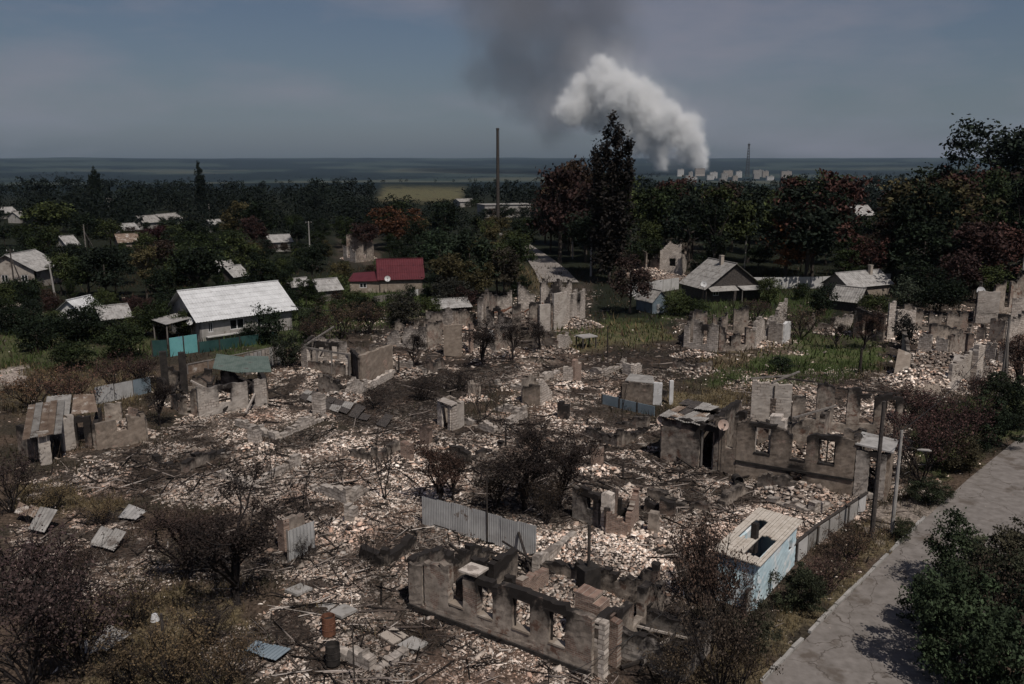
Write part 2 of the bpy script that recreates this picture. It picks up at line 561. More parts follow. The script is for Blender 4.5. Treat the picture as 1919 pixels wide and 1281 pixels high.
material('pale_stone', (0.40, 0.345, 0.29), (0.62, 0.545, 0.48), scale=3.0, bump=0.4, bricks=((0.42, 0.21), (0.42, 0.36, 0.305), (0.56, 0.49, 0.43), (0.24, 0.20, 0.17), 0.44), soot_shade=True, spots=((0.20, 0.15, 0.12), 1.6, 0.55, 0.08))
material('soot_black', (0.014, 0.012, 0.011), (0.04, 0.034, 0.03), scale=3.0, bump=0.3, rough=0.9)
material('charred_wood', (0.012, 0.010, 0.009), (0.05, 0.04, 0.034), scale=6.0, bump=0.4)
material('grey_wood', (0.10, 0.088, 0.078), (0.22, 0.195, 0.175), scale=4.0, stretch=(1, 1, 0.15), bump=0.3)
material('pale_wood', (0.24, 0.205, 0.175), (0.40, 0.35, 0.31), scale=4.0, stretch=(0.3, 1, 1), bump=0.2)
material('dark_wood', (0.035, 0.030, 0.027), (0.085, 0.072, 0.064), scale=5.0, bump=0.3)
material('cream_board', (0.40, 0.345, 0.285), (0.56, 0.50, 0.43), scale=3.0, bump=0.2, spots=((0.24, 0.18, 0.14), 1.5, 0.6, 0.1))
material('slate_sheet', (0.23, 0.218, 0.205), (0.39, 0.37, 0.35), scale=1.4, bump=0.2, spots=((0.17, 0.15, 0.135), 1.7, 0.56, 0.12))
material('white_slate', (0.47, 0.465, 0.46), (0.60, 0.595, 0.59), scale=0.9, bump=0.15, spots=((0.38, 0.37, 0.36), 1.2, 0.58, 0.14))
material('grey_slate', (0.20, 0.185, 0.17), (0.33, 0.31, 0.285), scale=1.3, bump=0.2, spots=((0.12, 0.10, 0.085), 1.4, 0.56, 0.1))
material('rust_sheet', (0.12, 0.08, 0.058), (0.25, 0.19, 0.145), scale=1.6, bump=0.2, spots=((0.42, 0.38, 0.34), 1.2, 0.55, 0.1))
material('zinc_sheet', (0.30, 0.29, 0.28), (0.42, 0.41, 0.395), scale=1.2, rough=0.6, spec=0.35, spots=((0.12, 0.075, 0.05), 1.1, 0.60, 0.08))
material('red_roof', (0.075, 0.015, 0.019), (0.10, 0.021, 0.026), scale=1.0, rough=0.6, spots=((0.055, 0.012, 0.018), 0.9, 0.6, 0.1))
material('green_sheet', (0.075, 0.10, 0.085), (0.135, 0.165, 0.145), scale=1.2, rough=0.7, spots=((0.08, 0.07, 0.06), 1.2, 0.58, 0.1))
material('teal_paint', (0.11, 0.30, 0.30), (0.15, 0.37, 0.37), scale=0.8, rough=0.6, spots=((0.16, 0.27, 0.38), 0.35, 0.52, 0.1))
material('dark_green_paint', (0.015, 0.045, 0.042), (0.03, 0.07, 0.065), scale=1.0, rough=0.6)
material('blue_paint', (0.12, 0.155, 0.18), (0.19, 0.225, 0.25), scale=1.0, rough=0.7, spots=((0.15, 0.13, 0.12), 1.2, 0.6, 0.1))
material('pale_blue_render', (0.46, 0.60, 0.65), (0.60, 0.72, 0.76), scale=1.0, bump=0.15, spots=((0.74, 0.76, 0.76), 0.9, 0.52, 0.06))
material('whitewash', (0.48, 0.465, 0.45), (0.62, 0.605, 0.59), scale=1.2, bump=0.15, spots=((0.33, 0.30, 0.27), 1.4, 0.58, 0.12))
material('concrete', (0.25, 0.235, 0.215), (0.37, 0.345, 0.32), scale=1.5, bump=0.2, spots=((0.17, 0.15, 0.13), 1.4, 0.58, 0.1))
material('pale_concrete', (0.40, 0.385, 0.365), (0.52, 0.50, 0.48), scale=1.0, bump=0.15)
material('glass', (0.012, 0.014, 0.016), rough=0.15, spec=0.5)
material('iron', (0.03, 0.027, 0.025), (0.07, 0.055, 0.045), scale=4.0, rough=0.7)
material('rust_iron', (0.10, 0.045, 0.028), (0.19, 0.085, 0.05), scale=4.0, rough=0.8)
material('dish_white', (0.50, 0.49, 0.475), (0.6, 0.59, 0.58), scale=2.0, rough=0.5)
material('dish_burnt', (0.36, 0.25, 0.20), (0.52, 0.42, 0.36), scale=3.0, rough=0.8)
material('wire', (0.02, 0.02, 0.02), rough=0.7)
material('bark', (0.045, 0.036, 0.03), (0.09, 0.075, 0.062), scale=5.0, bump=0.3)
material('burnt_bark', (0.010, 0.008, 0.008), (0.032, 0.025, 0.022), scale=6.0, bump=0.3)

# ------------------------------------------------------------------ road, kerb, lanes
def build_roads():
    m = material('asphalt', (0.150, 0.132, 0.118), (0.225, 0.200, 0.182), scale=1.6, rough=0.95, bump=0.35, spec=0.1, spots=((0.115, 0.095, 0.080), 0.45, 0.56, 0.10))
    N, Lk = m.node_tree.nodes, m.node_tree.links             # cracks and tar seams
    vo = N.new('ShaderNodeTexVoronoi')
    vo.feature = 'DISTANCE_TO_EDGE'
    vo.inputs['Scale'].default_value = 0.33
    wob = N.new('ShaderNodeTexNoise')
    wob.inputs['Scale'].default_value = 1.3
    wob.inputs['Detail'].default_value = 4
    gp = N.new('ShaderNodeNewGeometry')
    av = N.new('ShaderNodeVectorMath')
    av.operation = 'ADD'
    Lk.new(gp.outputs['Position'], wob.inputs['Vector'])
    Lk.new(gp.outputs['Position'], av.inputs[0])
    Lk.new(wob.outputs['Color'], av.inputs[1])
    Lk.new(av.outputs[0], vo.inputs['Vector'])
    mr = N.new('ShaderNodeMapRange')
    mr.inputs['From Min'].default_value, mr.inputs['From Max'].default_value = 0.002, 0.010
    Lk.new(vo.outputs['Distance'], mr.inputs['Value'])
    bs = N['Principled BSDF']
    old = bs.inputs['Base Color'].links[0].from_socket
    mx = N.new('ShaderNodeMixRGB')
    Lk.new(mr.outputs[0], mx.inputs['Fac'])
    mx.inputs['Color1'].default_value = (0.095, 0.080, 0.069, 1)
    Lk.new(old, mx.inputs['Color2'])
    Lk.new(mx.outputs[0], bs.inputs['Base Color'])
    n = len(ROAD_L)
    vs, fs = [], []
    cols = 12
    pts = []
    for k in range(n - 1):                       # resample along the road
        for q in range(24):
            pts.append((k, q / 24))
    pts.append((n - 2, 1.0))
    for k, t in pts:
        for c in range(cols + 1):
            off = ROAD_W * c / cols
            p = road_side(k, off).lerp(road_side(k + 1, off), t)
            e = 0.35 * (float(fbm(p.x * 0.5, p.y * 0.5, 3, 91)) - 0.5) * (1 if c == cols else 0)
            vs.append((p.x + e, p.y - e, 0.03 + 0.02 * float(fbm(p.x, p.y, 2, 92)) + z_flat(p.x, p.y)))
    for i in range(len(pts) - 1):
        for c in range(cols):
            a = i * (cols + 1) + c
            fs.append((a, a + 1, a + cols + 2, a + cols + 1))
    me = bpy.data.meshes.new('road')
    me.from_pydata(vs, [], fs)
    me.materials.append(m)
    road = link('road', me, kind='structure')
    # kerb stones: sunk, tilted and missing in places
    rr = random.Random(4)
    base = MB().box((0, 0, 0), (0.96, 0.15, 0.34)).mesh('kerb_stone', MATS['concrete'])
    for k in range(n - 1):
        a, b = road_side(k, -0.09), road_side(k + 1, -0.09)
        L = (b - a).length
        for q in range(int(L)):
            t = (q + 0.5) / L
            p = a.lerp(b, t)
            if p.y > 46 or p.y < 19: continue
            if float(fbm(p.x * 0.16, p.y * 0.16, 2, 93)) < 0.40: continue
            o = link('kerb_stone', base, road, (p.x, p.y, -0.03 + rr.uniform(-0.05, 0.04)))
            d = b - a
            o.rotation_euler = (rr.uniform(-0.06, 0.06), rr.uniform(-0.03, 0.03), math.atan2(d.y, d.x) + rr.uniform(-0.03, 0.03))
    # the lane that climbs away behind the ruins
    md = material('lane_dirt', (0.19, 0.165, 0.145), (0.27, 0.24, 0.215), scale=0.5, rough=0.95, bump=0.2)
    lane = [((1010, 530), (1085, 530)), ((1004, 512), (1064, 508)), ((990, 490), (1036, 486)), ((975, 470), (1004, 465)), ((958, 452), (980, 449)), ((930, 438), (950, 436))]
    vs = []
    for l, r in lane:
        for p in (l, r):
            g = ground_at(*p)
            vs.append((g.x, g.y, max(z1(g.x, g.y), 0) + 0.13))
    fs = [(2 * i, 2 * i + 1, 2 * i + 3, 2 * i + 2) for i in range(len(lane) - 1)]
    me = bpy.data.meshes.new('lane')
    me.from_pydata(vs, [], fs)
    me.materials.append(md)
    link('lane', me, kind='structure')
    # garden walk of cast slabs, half buried
    walk = empty('garden_path', (0, 0, 0), kind='structure')
    a, b = ground_at(545, 1105), ground_at(790, 1222)
    d = b - a
    nrm = Vector((-d.y, d.x, 0)).normalized()
    s = MB().box((0, 0, 0), (0.92, 0.9, 0.12)).mesh('slab', MATS['concrete'])
    sb = MB().box((0, 0, 0), (0.92, 0.9, 0.12)).mesh('slab', MATS['brick'])
    nn = int(d.length / 0.98)
    for i in range(nn):
        p = a.lerp(b, (i + 0.5) / nn)
        if rr.random() < 0.3: continue
        o = link('slab', sb if 0.62 < i / nn < 0.85 else s, walk, (p.x + rr.uniform(-.04, .04), p.y + rr.uniform(-.04, .04), z1(p.x, p.y) + 0.03 + rr.uniform(-.05, .05)))
        o.rotation_euler = (rr.uniform(-.1, .1), rr.uniform(-.1, .1), math.atan2(d.y, d.x) + rr.uniform(-.04, .04))
    return road

def z_flat(x, y):
    return z1(x, y)
build_roads()

# ------------------------------------------------------------------ rubble
PAL = np.array([1.38, 1.34, 1.28]) * np.array([(0.44, 0.38, 0.335), (0.52, 0.455, 0.41), (0.34, 0.28, 0.24), (0.40, 0.31, 0.26), (0.27, 0.185, 0.145), (0.22, 0.19, 0.17), (0.13, 0.11, 0.10), (0.06, 0.05, 0.045), (0.03, 0.025, 0.022), (0.58, 0.53, 0.49)])
PAL_P = np.array([0.14, 0.12, 0.12, 0.11, 0.09, 0.08, 0.10, 0.11, 0.12, 0.08])

def chunks(x, y, z, size, cols, flat=0.6, rng=RNG, sink=0.25, long=None):
    """irregular blocks lying at random angles"""
    n = len(x)
    unit = np.array([(-1, -1, -1), (1, -1, -1), (1, 1, -1), (-1, 1, -1), (-1, -1, 1), (1, -1, 1), (1, 1, 1), (-1, 1, 1)], float)
    v = unit[None] + rng.uniform(-0.38, 0.38, (n, 8, 3))
    sx = size * rng.uniform(0.6, 1.5, n)
    if long is not None: sx = size * long
    sc = np.stack([sx, size * rng.uniform(0.5, 1.0, n), size * flat * rng.uniform(0.35, 1.1, n)], 1) * 0.5
    if long is not None: sc[:, 1:] = (size * rng.uniform(0.5, 1.1, n) * 0.5)[:, None] * np.array([1.0, 0.6])
    v *= sc[:, None]
    a, b, c = rng.uniform(0, 2 * np.pi, n), rng.normal(0, 0.32, n), rng.normal(0, 0.32, n)
    if long is not None: b, c = rng.normal(0, 0.14, n), rng.normal(0, 0.3, n)
    ca, sa, cb, sb, cc, sg = np.cos(a), np.sin(a), np.cos(b), np.sin(b), np.cos(c), np.sin(c)
    X, Y, Z = v[..., 0], v[..., 1], v[..., 2]
    Y, Z = Y * cc[:, None] - Z * sg[:, None], Y * sg[:, None] + Z * cc[:, None]
    X, Z = X * cb[:, None] + Z * sb[:, None], -X * sb[:, None] + Z * cb[:, None]
    X, Y = X * ca[:, None] - Y * sa[:, None], X * sa[:, None] + Y * ca[:, None]
    P = np.stack([X + x[:, None], Y + y[:, None], Z + (z + sc[:, 2] * (1 - sink))[:, None]], -1).reshape(-1, 3)
    q = np.array([(4, 5, 6, 7), (0, 1, 5, 4), (1, 2, 6, 5), (2, 3, 7, 6), (3, 0, 4, 7)])
    Fc = (np.arange(n)[:, None, None] * 8 + q[None]).reshape(-1, 4)
    C = np.repeat(cols, 8, axis=0)
    return P, Fc, C

def palette(n, rng, x, y, dark=None):
    i = rng.choice(len(PAL), n, p=PAL_P / PAL_P.sum())
    c = PAL[i] * rng.uniform(0.75, 1.2, (n, 1))
    patch = fbm(x * 0.22, y * 0.22, 3, 101)          # each house burnt down to its own mix
    c = c * (0.62 + 0.75 * smooth(0.3, 0.72, patch))[:, None]
    red = smooth(0.58, 0.75, fbm(x * 0.3 + 9, y * 0.3, 3, 111))[:, None]
    c = c * (1 - 0.3 * red) + c * np.array([1.1, 0.76, 0.62]) * 0.3 * red
    if dark is not None:
        dd = dark[:, None]
        c = c * (1 - dd) + dd * (c * 0.10 + np.array([0.014, 0.011, 0.009]))
    return c

def shards(x, y, z, size, cols, rng, flat=0.5):
    """small broken bits: a crooked three-sided stub each"""
    n = len(x)
    ang = rng.uniform(0, 2 * np.pi, n)[:, None] + np.array([0, 2.09, 4.19]) + rng.uniform(-0.6, 0.6, (n, 3))
    rad = size[:, None] * rng.uniform(0.4, 0.85, (n, 3))
    bx, by = np.cos(ang) * rad, np.sin(ang) * rad
    st = np.where(rng.uniform(0, 1, n) < 0.45, rng.uniform(1.6, 3.6, n), 1.0)[:, None]     # splinters as well as lumps
    ta = rng.uniform(0, 6.28, n)[:, None]
    al = bx * np.cos(ta) + by * np.sin(ta)
    bx, by = bx + al * (st - 1) * np.cos(ta), by + al * (st - 1) * np.sin(ta)
    h = (size * flat * rng.uniform(0.25, 1.3, n))
    top = np.stack([rng.uniform(-0.35, 0.35, n) * size, rng.uniform(-0.35, 0.35, n) * size, h], 1)
    base = np.stack([bx, by, rng.uniform(-0.4, 0.4, (n, 3)) * size[:, None] * 0.6], -1)
    V = np.concatenate([base, top[:, None]], 1) + np.stack([x, y, z], 1)[:, None]
    q = np.array([(0, 1, 3), (1, 2, 3), (2, 0, 3)])
    return V.reshape(-1, 3), (np.arange(n)[:, None, None] * 4 + q[None]).reshape(-1, 3), np.repeat(cols, 4, axis=0)

def gather(parts):
    off, V, Fs, C = 0, [], [], []
    for p, f, c in parts:
        V.append(p); Fs.append(f + off); C.append(c); off += len(p)
    return np.concatenate(V), np.concatenate(Fs), np.concatenate(C)

def build_rubble():
    rng = np.random.default_rng(21)
    def scatter(n, ylo, yhi, lone=0.015):
        y = np.sqrt(rng.uniform(ylo ** 2, yhi ** 2, n))
        x = rng.uniform(-0.63, 0.63, n) * y
        rub, ash, gr, dry, bare, z, rd = lookup(x, y)
        fine = fbm(x * 0.9, y * 0.9, 4, 121)
        plots = smooth(0.43, 0.62, fbm(x * 0.16 + 4, y * 0.16, 3, 131))
        burnt = np.clip(np.maximum(ash, 0.95 * (1 - plots) * smooth(0.62, 0.40, fine) + 0.35 * (1 - plots)), 0, 1)
        keep = rng.uniform(0, 1, n) < np.clip(rub * (0.30 + 0.9 * smooth(0.36, 0.60, fine)) + lone + 0.5 * ash, 0, 1)
        keep &= (rd > ROAD_W / 2 + 0.35) | (rng.uniform(0, 1, n) < 0.14)
        return x[keep], y[keep], z[keep], burnt[keep]
    m = material('rubble_mix', (0.8, 0.8, 0.8), (1.2, 1.19, 1.18), scale=9.0, rough=0.95, attr='Col', spec=0.1)
    parts = []
    for n, lo, hi, smin, smax, pw in ((470000, 23, 52, 0.03, 0.13, 1.9), (230000, 48, 82, 0.05, 0.19, 1.9), (55000, 78, 135, 0.11, 0.32, 1.8)):
        x, y, z, ash = scatter(n, lo, hi)
        s = smin + (smax - smin) * rng.uniform(0, 1, len(x)) ** pw
        parts.append(shards(x, y, z, s, palette(len(x), rng, x, y, ash), rng))
    V, Fs, C = gather(parts)
    link('rubble', mesh_np('rubble', V, Fs, m, C), label='pale broken brick and plaster rubble covering the burnt plots', kind='stuff')
    # whole and half bricks, lumps of wall
    parts = []
    for n, lo, hi, smin, smax, pw in ((11000, 23, 60, 0.10, 0.30, 3.4), (7000, 55, 130, 0.14, 0.4, 3.0)):
        x, y, z, ash = scatter(n, lo, hi, 0.02)
        s = smin + (smax - smin) * rng.uniform(0, 1, len(x)) ** pw
        parts.append(chunks(x, y, z, s, palette(len(x), rng, x, y, ash), rng=rng, flat=0.42))
    V, Fs, C = gather(parts)
    link('brick_debris', mesh_np('brick_debris', V, Fs, m, C), label='broken bricks and lumps of wall lying among the finer rubble', kind='stuff')
    # charred laths, rafters and split boards lying all over it
    parts = []
    for n, lo, hi, s, l0, l1 in ((6000, 23, 55, 0.055, 8, 36), (4000, 50, 130, 0.09, 8, 26)):
        x, y, z, ash = scatter(n, lo, hi)
        k = len(x)
        tone = rng.choice(4, k, p=[0.55, 0.22, 0.17, 0.06])
        c = np.array([(0.022, 0.018, 0.016), (0.07, 0.055, 0.047), (0.24, 0.20, 0.175), (0.40, 0.35, 0.31)])[tone]
        parts.append(chunks(x, y, z + 0.06, np.full(k, s) * rng.uniform(0.6, 1.3, k), c, rng=rng, long=rng.uniform(l0, l1, k)))
    V, Fs, C = gather(parts)
    link('timber_debris', mesh_np('timber_debris', V, Fs, m, C), label='charred laths and split boards strewn over the rubble', kind='stuff')
build_rubble()
# ------------------------------------------------------------------ ruins
def put(mb, name, mat, parent, **kw):
    """build in world places under a thing whose origin is its base"""
    p = Vector(parent.location)
    q = parent.parent
    while q is not None:
        p += Vector(q.location)
        q = q.parent
    mb.v = [tuple(Vector(v) - p) for v in mb.v]
    return mb.build(name, MATS[mat] if isinstance(mat, str) else mat, parent, **kw)

def wall(parent, a, b, ha, hb=None, openings=(), mat='plaster', th=0.36, jag=0.35, profile=None, seed=0, soot_shade=0.35, base=-0.5, name='wall', cell=(0.26, 0.17), step=True, **kw):
    """a masonry wall from ground point a to b, its top broken brick by brick.
    openings: (from, to, sill, head) in metres, or fractions when to <= 1"""
    a, b = Vector((a[0], a[1], 0)), Vector((b[0], b[1], 0))
    d = b - a
    L = d.length
    d.normalize()
    nrm = Vector((d.y, -d.x, 0))                         # towards the viewer side for a wall drawn left to right
    hb = ha if hb is None else hb
    z0 = z1(*(a + b)[:2]) if False else min(z1(a.x, a.y), z1(b.x, b.y))
    ops = [((s * L, e * L, lo, hi) if e <= 1 else (s, e, lo, hi)) for s, e, lo, hi in openings]
    S = set(np.round(np.linspace(0, L, max(2, int(L / cell[0]) + 1)), 3))
    hmax = max([ha, hb] + ([h for _, h in profile] if profile else [])) + jag + 0.2
    Z = set(np.round(np.arange(base, hmax, cell[1]), 3))
    for s, e, lo, hi in ops:
        S = {v for v in S if abs(v - s) > 0.09 and abs(v - e) > 0.09} | {round(s, 3), round(e, 3)}
        Z = {v for v in Z if abs(v - lo) > 0.06 and abs(v - hi) > 0.06} | {round(lo, 3), round(hi, 3)}
    S, Z = sorted(v for v in S if -0.001 <= v <= L + 0.001), sorted(Z)
    S, Z = np.array(S), np.array(Z)
    rng = np.random.default_rng(seed * 7 + 13)
    sc, zc = (S[1:] + S[:-1]) / 2, (Z[1:] + Z[:-1]) / 2
    if profile:
        top = np.interp(sc / L, [p for p, _ in profile], [h for _, h in profile])
    else:
        top = ha + (hb - ha) * sc / L
    if jag > 0.3:                                       # every pier between openings broke at its own height
        cuts = sorted([0.0] + [(s + e) / 2 for s, e, lo, hi in ops if hi > 5] + [L])
        for c0, c1 in zip(cuts, cuts[1:]):
            top = np.where((sc >= c0) & (sc <= c1), top * rng.uniform(0.72, 1.06) + (sc - (c0 + c1) / 2) * rng.uniform(-0.35, 0.35), top)
        top = top - np.maximum(0, (fbm(sc * 0.45 + seed * 2.1, np.full(len(sc), seed * 0.7), 2, 15) - 0.58) * 6 * jag)
    rough = (fbm(sc * 1.1 + seed * 3.7, np.full(len(sc), seed * 1.3), 3, 5) - 0.55) * 2 * jag + (rng.uniform(-0.5, 0.5, len(sc)) * 0.3 * min(jag, 0.5))
    top = top + rough
    keep = zc[None, :] < top[:, None]
    for s, e, lo, hi in ops:
        keep &= ~((sc[:, None] > s) & (sc[:, None] < e) & (zc[None, :] > lo) & (zc[None, :] < hi))
    ns, nz = len(S), len(Z)
    js = rng.uniform(-0.022, 0.022, (ns, nz))
    jz = rng.uniform(-0.022, 0.022, (ns, nz))
    jt = rng.uniform(-0.012, 0.012, (2, ns, nz)) + (fbm(np.repeat(S, nz).reshape(ns, nz) * 0.6 + seed, np.tile(Z, (ns, 1)) * 0.6, 2, 7) - 0.5) * 0.05
    kp = np.zeros((ns + 1, nz + 1), int)
    kp[1:ns, 1:nz] = keep
    edge = (kp[:-1, :-1] + kp[1:, :-1] + kp[:-1, 1:] + kp[1:, 1:]) < 4
    edge[0], edge[-1] = False, False
    for s, e, lo, hi in ops:                              # jambs and sills stay fairly true
        edge &= ~((S[:, None] >= s - 0.01) & (S[:, None] <= e + 0.01) & (Z[None] >= lo - 0.01) & (Z[None] <= min(hi, 5) + 0.01) & (np.arange(nz)[None] < nz))
    amp = np.where(edge & (Z[None] > 0.2), 4.0 if jag > 0.03 else 1.0, 1.0)
    js, jz = js * amp, jz * amp
    idx, verts, faces, uvz = {}, [], [], []
    def vid(i, k, side):
        key = (i, k, side)
        if key not in idx:
            idx[key] = len(verts)
            off = (th / 2 if side else -th / 2) + jt[side, i, k]
            p = a + d * (S[i] + js[i, k]) + nrm * off
            verts.append((p.x, p.y, z0 + Z[k] + jz[i, k]))
            uvz.append((S[i], Z[k]))
        return idx[key]
    for i in range(ns - 1):
        for k in range(nz - 1):
            if not keep[i, k]: continue
            c = [(i, k), (i + 1, k), (i + 1, k + 1), (i, k + 1)]
            faces.append([vid(*q, 1) for q in c])
            faces.append([vid(*q, 0) for q in reversed(c)])
            for (di, dk), (p, q) in (((-1, 0), (3, 0)), ((1, 0), (1, 2)), ((0, 1), (2, 3)), ((0, -1), (0, 1))):
                ii, kk = i + di, k + dk
                if (ii < 0 or ii >= ns - 1 or kk < 0 or kk >= nz - 1 or not keep[ii, kk]) and not (dk == -1 and k == 0):
                    A, B = c[p], c[q]
                    faces.append([vid(*B, 1), vid(*A, 1), vid(*A, 0), vid(*B, 0)])
    if not faces: return None
    V = np.array(verts)
    P = Vector(parent.location)
    V -= np.array(P)
    me = bpy.data.meshes.new(name)
    me.from_pydata([tuple(v) for v in V], [], faces)
    uv = np.array(uvz)
    so = np.full(len(uv), soot_shade * 0.35)
    tops = np.interp(uv[:, 0], sc, top)
    so += soot_shade * 0.55 * np.exp(-np.clip(tops - uv[:, 1], 0, 9) / 0.35)
    for s, e, lo, hi in ops:                              # flames licked up out of every opening
        dx = np.maximum(np.maximum(s - uv[:, 0], uv[:, 0] - e), 0)
        dz = uv[:, 1] - hi
        so += soot_shade * 1.5 * np.exp(-dx / 0.28) * np.where(dz > -0.1, np.exp(-np.maximum(dz, 0) / 0.8), np.exp(dz / 0.6))
    so += soot_shade * 0.5 * (fbm(uv[:, 0] * 0.7 + seed * 5, uv[:, 1] * 0.3, 3, 77) - 0.4)
    at = me.attributes.new('soot_shade', 'FLOAT', 'POINT')
    at.data.foreach_set('value', np.clip(so * 1.2, 0, 1).astype(np.float32))
    cu = me.attributes.new('course', 'FLOAT_VECTOR', 'POINT')
    cu.data.foreach_set('vector', np.stack([uv[:, 0] + seed * 1.7, uv[:, 1], np.zeros(len(uv))], 1).astype(np.float32).ravel())
    me.materials.append(MATS[mat])
    return link(name, me, parent, **kw)

def G2(px, py):
    return ground_at(px, py)

def ruin(name, px, py, label, cat='ruin', group=None):
    p = ground_at(px, py)
    return empty(name, (p.x, p.y, z1(p.x, p.y)), label=label, cat=cat, group=group)

def sill(parent, a, b, s, e, z, mat='tan_plaster', th=0.42):
    a, b = Vector((a[0], a[1], 0)), Vector((b[0], b[1], 0))
    d = (b - a)
    L = d.length
    zz = z1(a.x, a.y)
    p, q = a + d * (s if e <= 1 else s / L), a + d * (e if e <= 1 else e / L)
    put(MB().bar((p.x, p.y, zz + z), (q.x, q.y, zz + z), th, 0.09), 'window_sill', mat, parent)

def frame_bars(parent, a, b, s, e, lo, hi, mat='charred_wood', w=0.07, mid=True):
    """what is left of a window frame"""
    a, b = Vector((a[0], a[1], 0)), Vector((b[0], b[1], 0))
    d = b - a
    zz = z1(a.x, a.y)
    L = d.length
    if e > 1: s, e = s / L, e / L
    m = MB()
    u = d.normalized()
    p, q = a + d * s + u * 0.05, a + d * e - u * 0.05
    for r in (p, q) + (((p + q) / 2,) if mid else ()):
        m.bar((r.x, r.y, zz + lo + 0.02), (r.x, r.y, zz + hi - 0.02), w)
    m.bar((p.x, p.y, zz + hi - 0.05), (q.x, q.y, zz + hi - 0.05), w)
    put(m, 'window_frame', mat, parent)

def pile(parent, cx, cy, rx, ry, h, n, seed, name='rubble_heap', rz=0.0, tint=1.0, smin=0.08, smax=0.4):
    """a heap of broken masonry, joined: too many bits to count"""
    rng = np.random.default_rng(seed + 900)
    r, t = np.sqrt(rng.uniform(0, 1, n)), rng.uniform(0, 2 * np.pi, n)
    lx, ly = r * np.cos(t) * rx, r * np.sin(t) * ry
    x, y = cx + lx * math.cos(rz) - ly * math.sin(rz), cy + lx * math.sin(rz) + ly * math.cos(rz)
    z = lookup(x, y)[5] + h * np.clip(1 - r ** 1.7, 0, 1) * (0.55 + 0.8 * fbm(x * 0.9, y * 0.9, 2, seed)) - 0.02
    s = smin + (smax - smin) * rng.uniform(0, 1, n) ** 2.2
    c = palette(n, rng, x, y) * tint
    V, Fs, C = chunks(x, y, z, s, c, rng=rng, flat=0.5)
    # the body of the heap
    k = 20
    gx, gy = np.meshgrid(np.linspace(-1, 1, k), np.linspace(-1, 1, k), indexing='ij')
    gr = np.minimum(np.hypot(gx, gy), 1)
    X, Y = cx + gx * rx * math.cos(rz) - gy * ry * math.sin(rz), cy + gx * rx * math.sin(rz) + gy * ry * math.cos(rz)
    Zg = lookup(X.ravel(), Y.ravel())[5].reshape(k, k) + h * np.clip(1 - gr ** 1.7, 0, 1) * (0.55 + 0.8 * fbm(X * 0.9, Y * 0.9, 2, seed)) - 0.12 - 0.3 * (gr >= 1)
    i = np.arange(k - 1)[:, None] * k + np.arange(k - 1)[None]
    fg = np.stack([i, i + k, i + k + 1, i + 1], -1).reshape(-1, 4)
    cg = np.tile(np.array([[0.17, 0.135, 0.115]]) * tint, (k * k, 1)) * (0.6 + 0.8 * fbm(X.ravel() * 2, Y.ravel() * 2, 3, 3))[:, None]
    V2 = np.concatenate([V, np.stack([X.ravel(), Y.ravel(), Zg.ravel()], 1)])
    F2 = np.concatenate([Fs, fg + len(V)])
    C2 = np.concatenate([C, cg])
    if parent is not None:
        V2 = V2 - np.array(Vector(parent.location))
    me = mesh_np(name, V2, F2, MATS['rubble_mix'], C2)
    return link(name, me, parent, kind='stuff')

def beams(parent, pts, n, seed, lo=1.6, hi=4.0, mat='charred_wood', name='charred_beam', lift=0.5, w=0.13):
    """single burnt beams leaning where the roof came down; pts: centre and spread on the ground"""
    rr = random.Random(seed)
    (cx, cy), (sx, sy) = pts
    for _ in range(n):
        x, y = cx + rr.uniform(-sx, sx), cy + rr.uniform(-sy, sy)
        l, t = rr.uniform(lo, hi), rr.uniform(0, math.pi)
        dz = rr.uniform(0, lift)
        z = z1(x, y) + 0.1
        a, b = (x - math.cos(t) * l / 2, y - math.sin(t) * l / 2, z + rr.uniform(0, 0.2)), (x + math.cos(t) * l / 2, y + math.sin(t) * l / 2, z + dz)
        put(MB().bar(a, b, w * rr.uniform(0.7, 1.2)), name, mat, parent)

def corrugated(quad, waves, t=0.02, amp=0.03):
    """a corrugated sheet over four corners; ribs run from the first edge to the third"""
    q = [Vector(p) for p in quad]
    n = (q[1] - q[0]).cross(q[3] - q[0]).normalized()
    m = MB()
    k = waves * 2
    vs, fs = [], []
    for i in range(k + 1):
        u = i / k
        o = n * (amp if i % 2 else -amp)
        p0, p1 = q[0].lerp(q[1], u) + o, q[3].lerp(q[2], u) + o
        vs += [p0, p1, p0 - n * t, p1 - n * t]
    for i in range(k):
        a = 4 * i
        fs += [(a, a + 4, a + 5, a + 1), (a + 2, a + 3, a + 7, a + 6), (a, a + 2, a + 6, a + 4), (a + 1, a + 5, a + 7, a + 3)]
    fs += [(0, 1, 3, 2), (4 * k, 4 * k + 2, 4 * k + 3, 4 * k + 1)]
    return m.add(vs, fs)

def off(p, d, k):
    return (p[0] + d[0] * k, p[1] + d[1] * k)

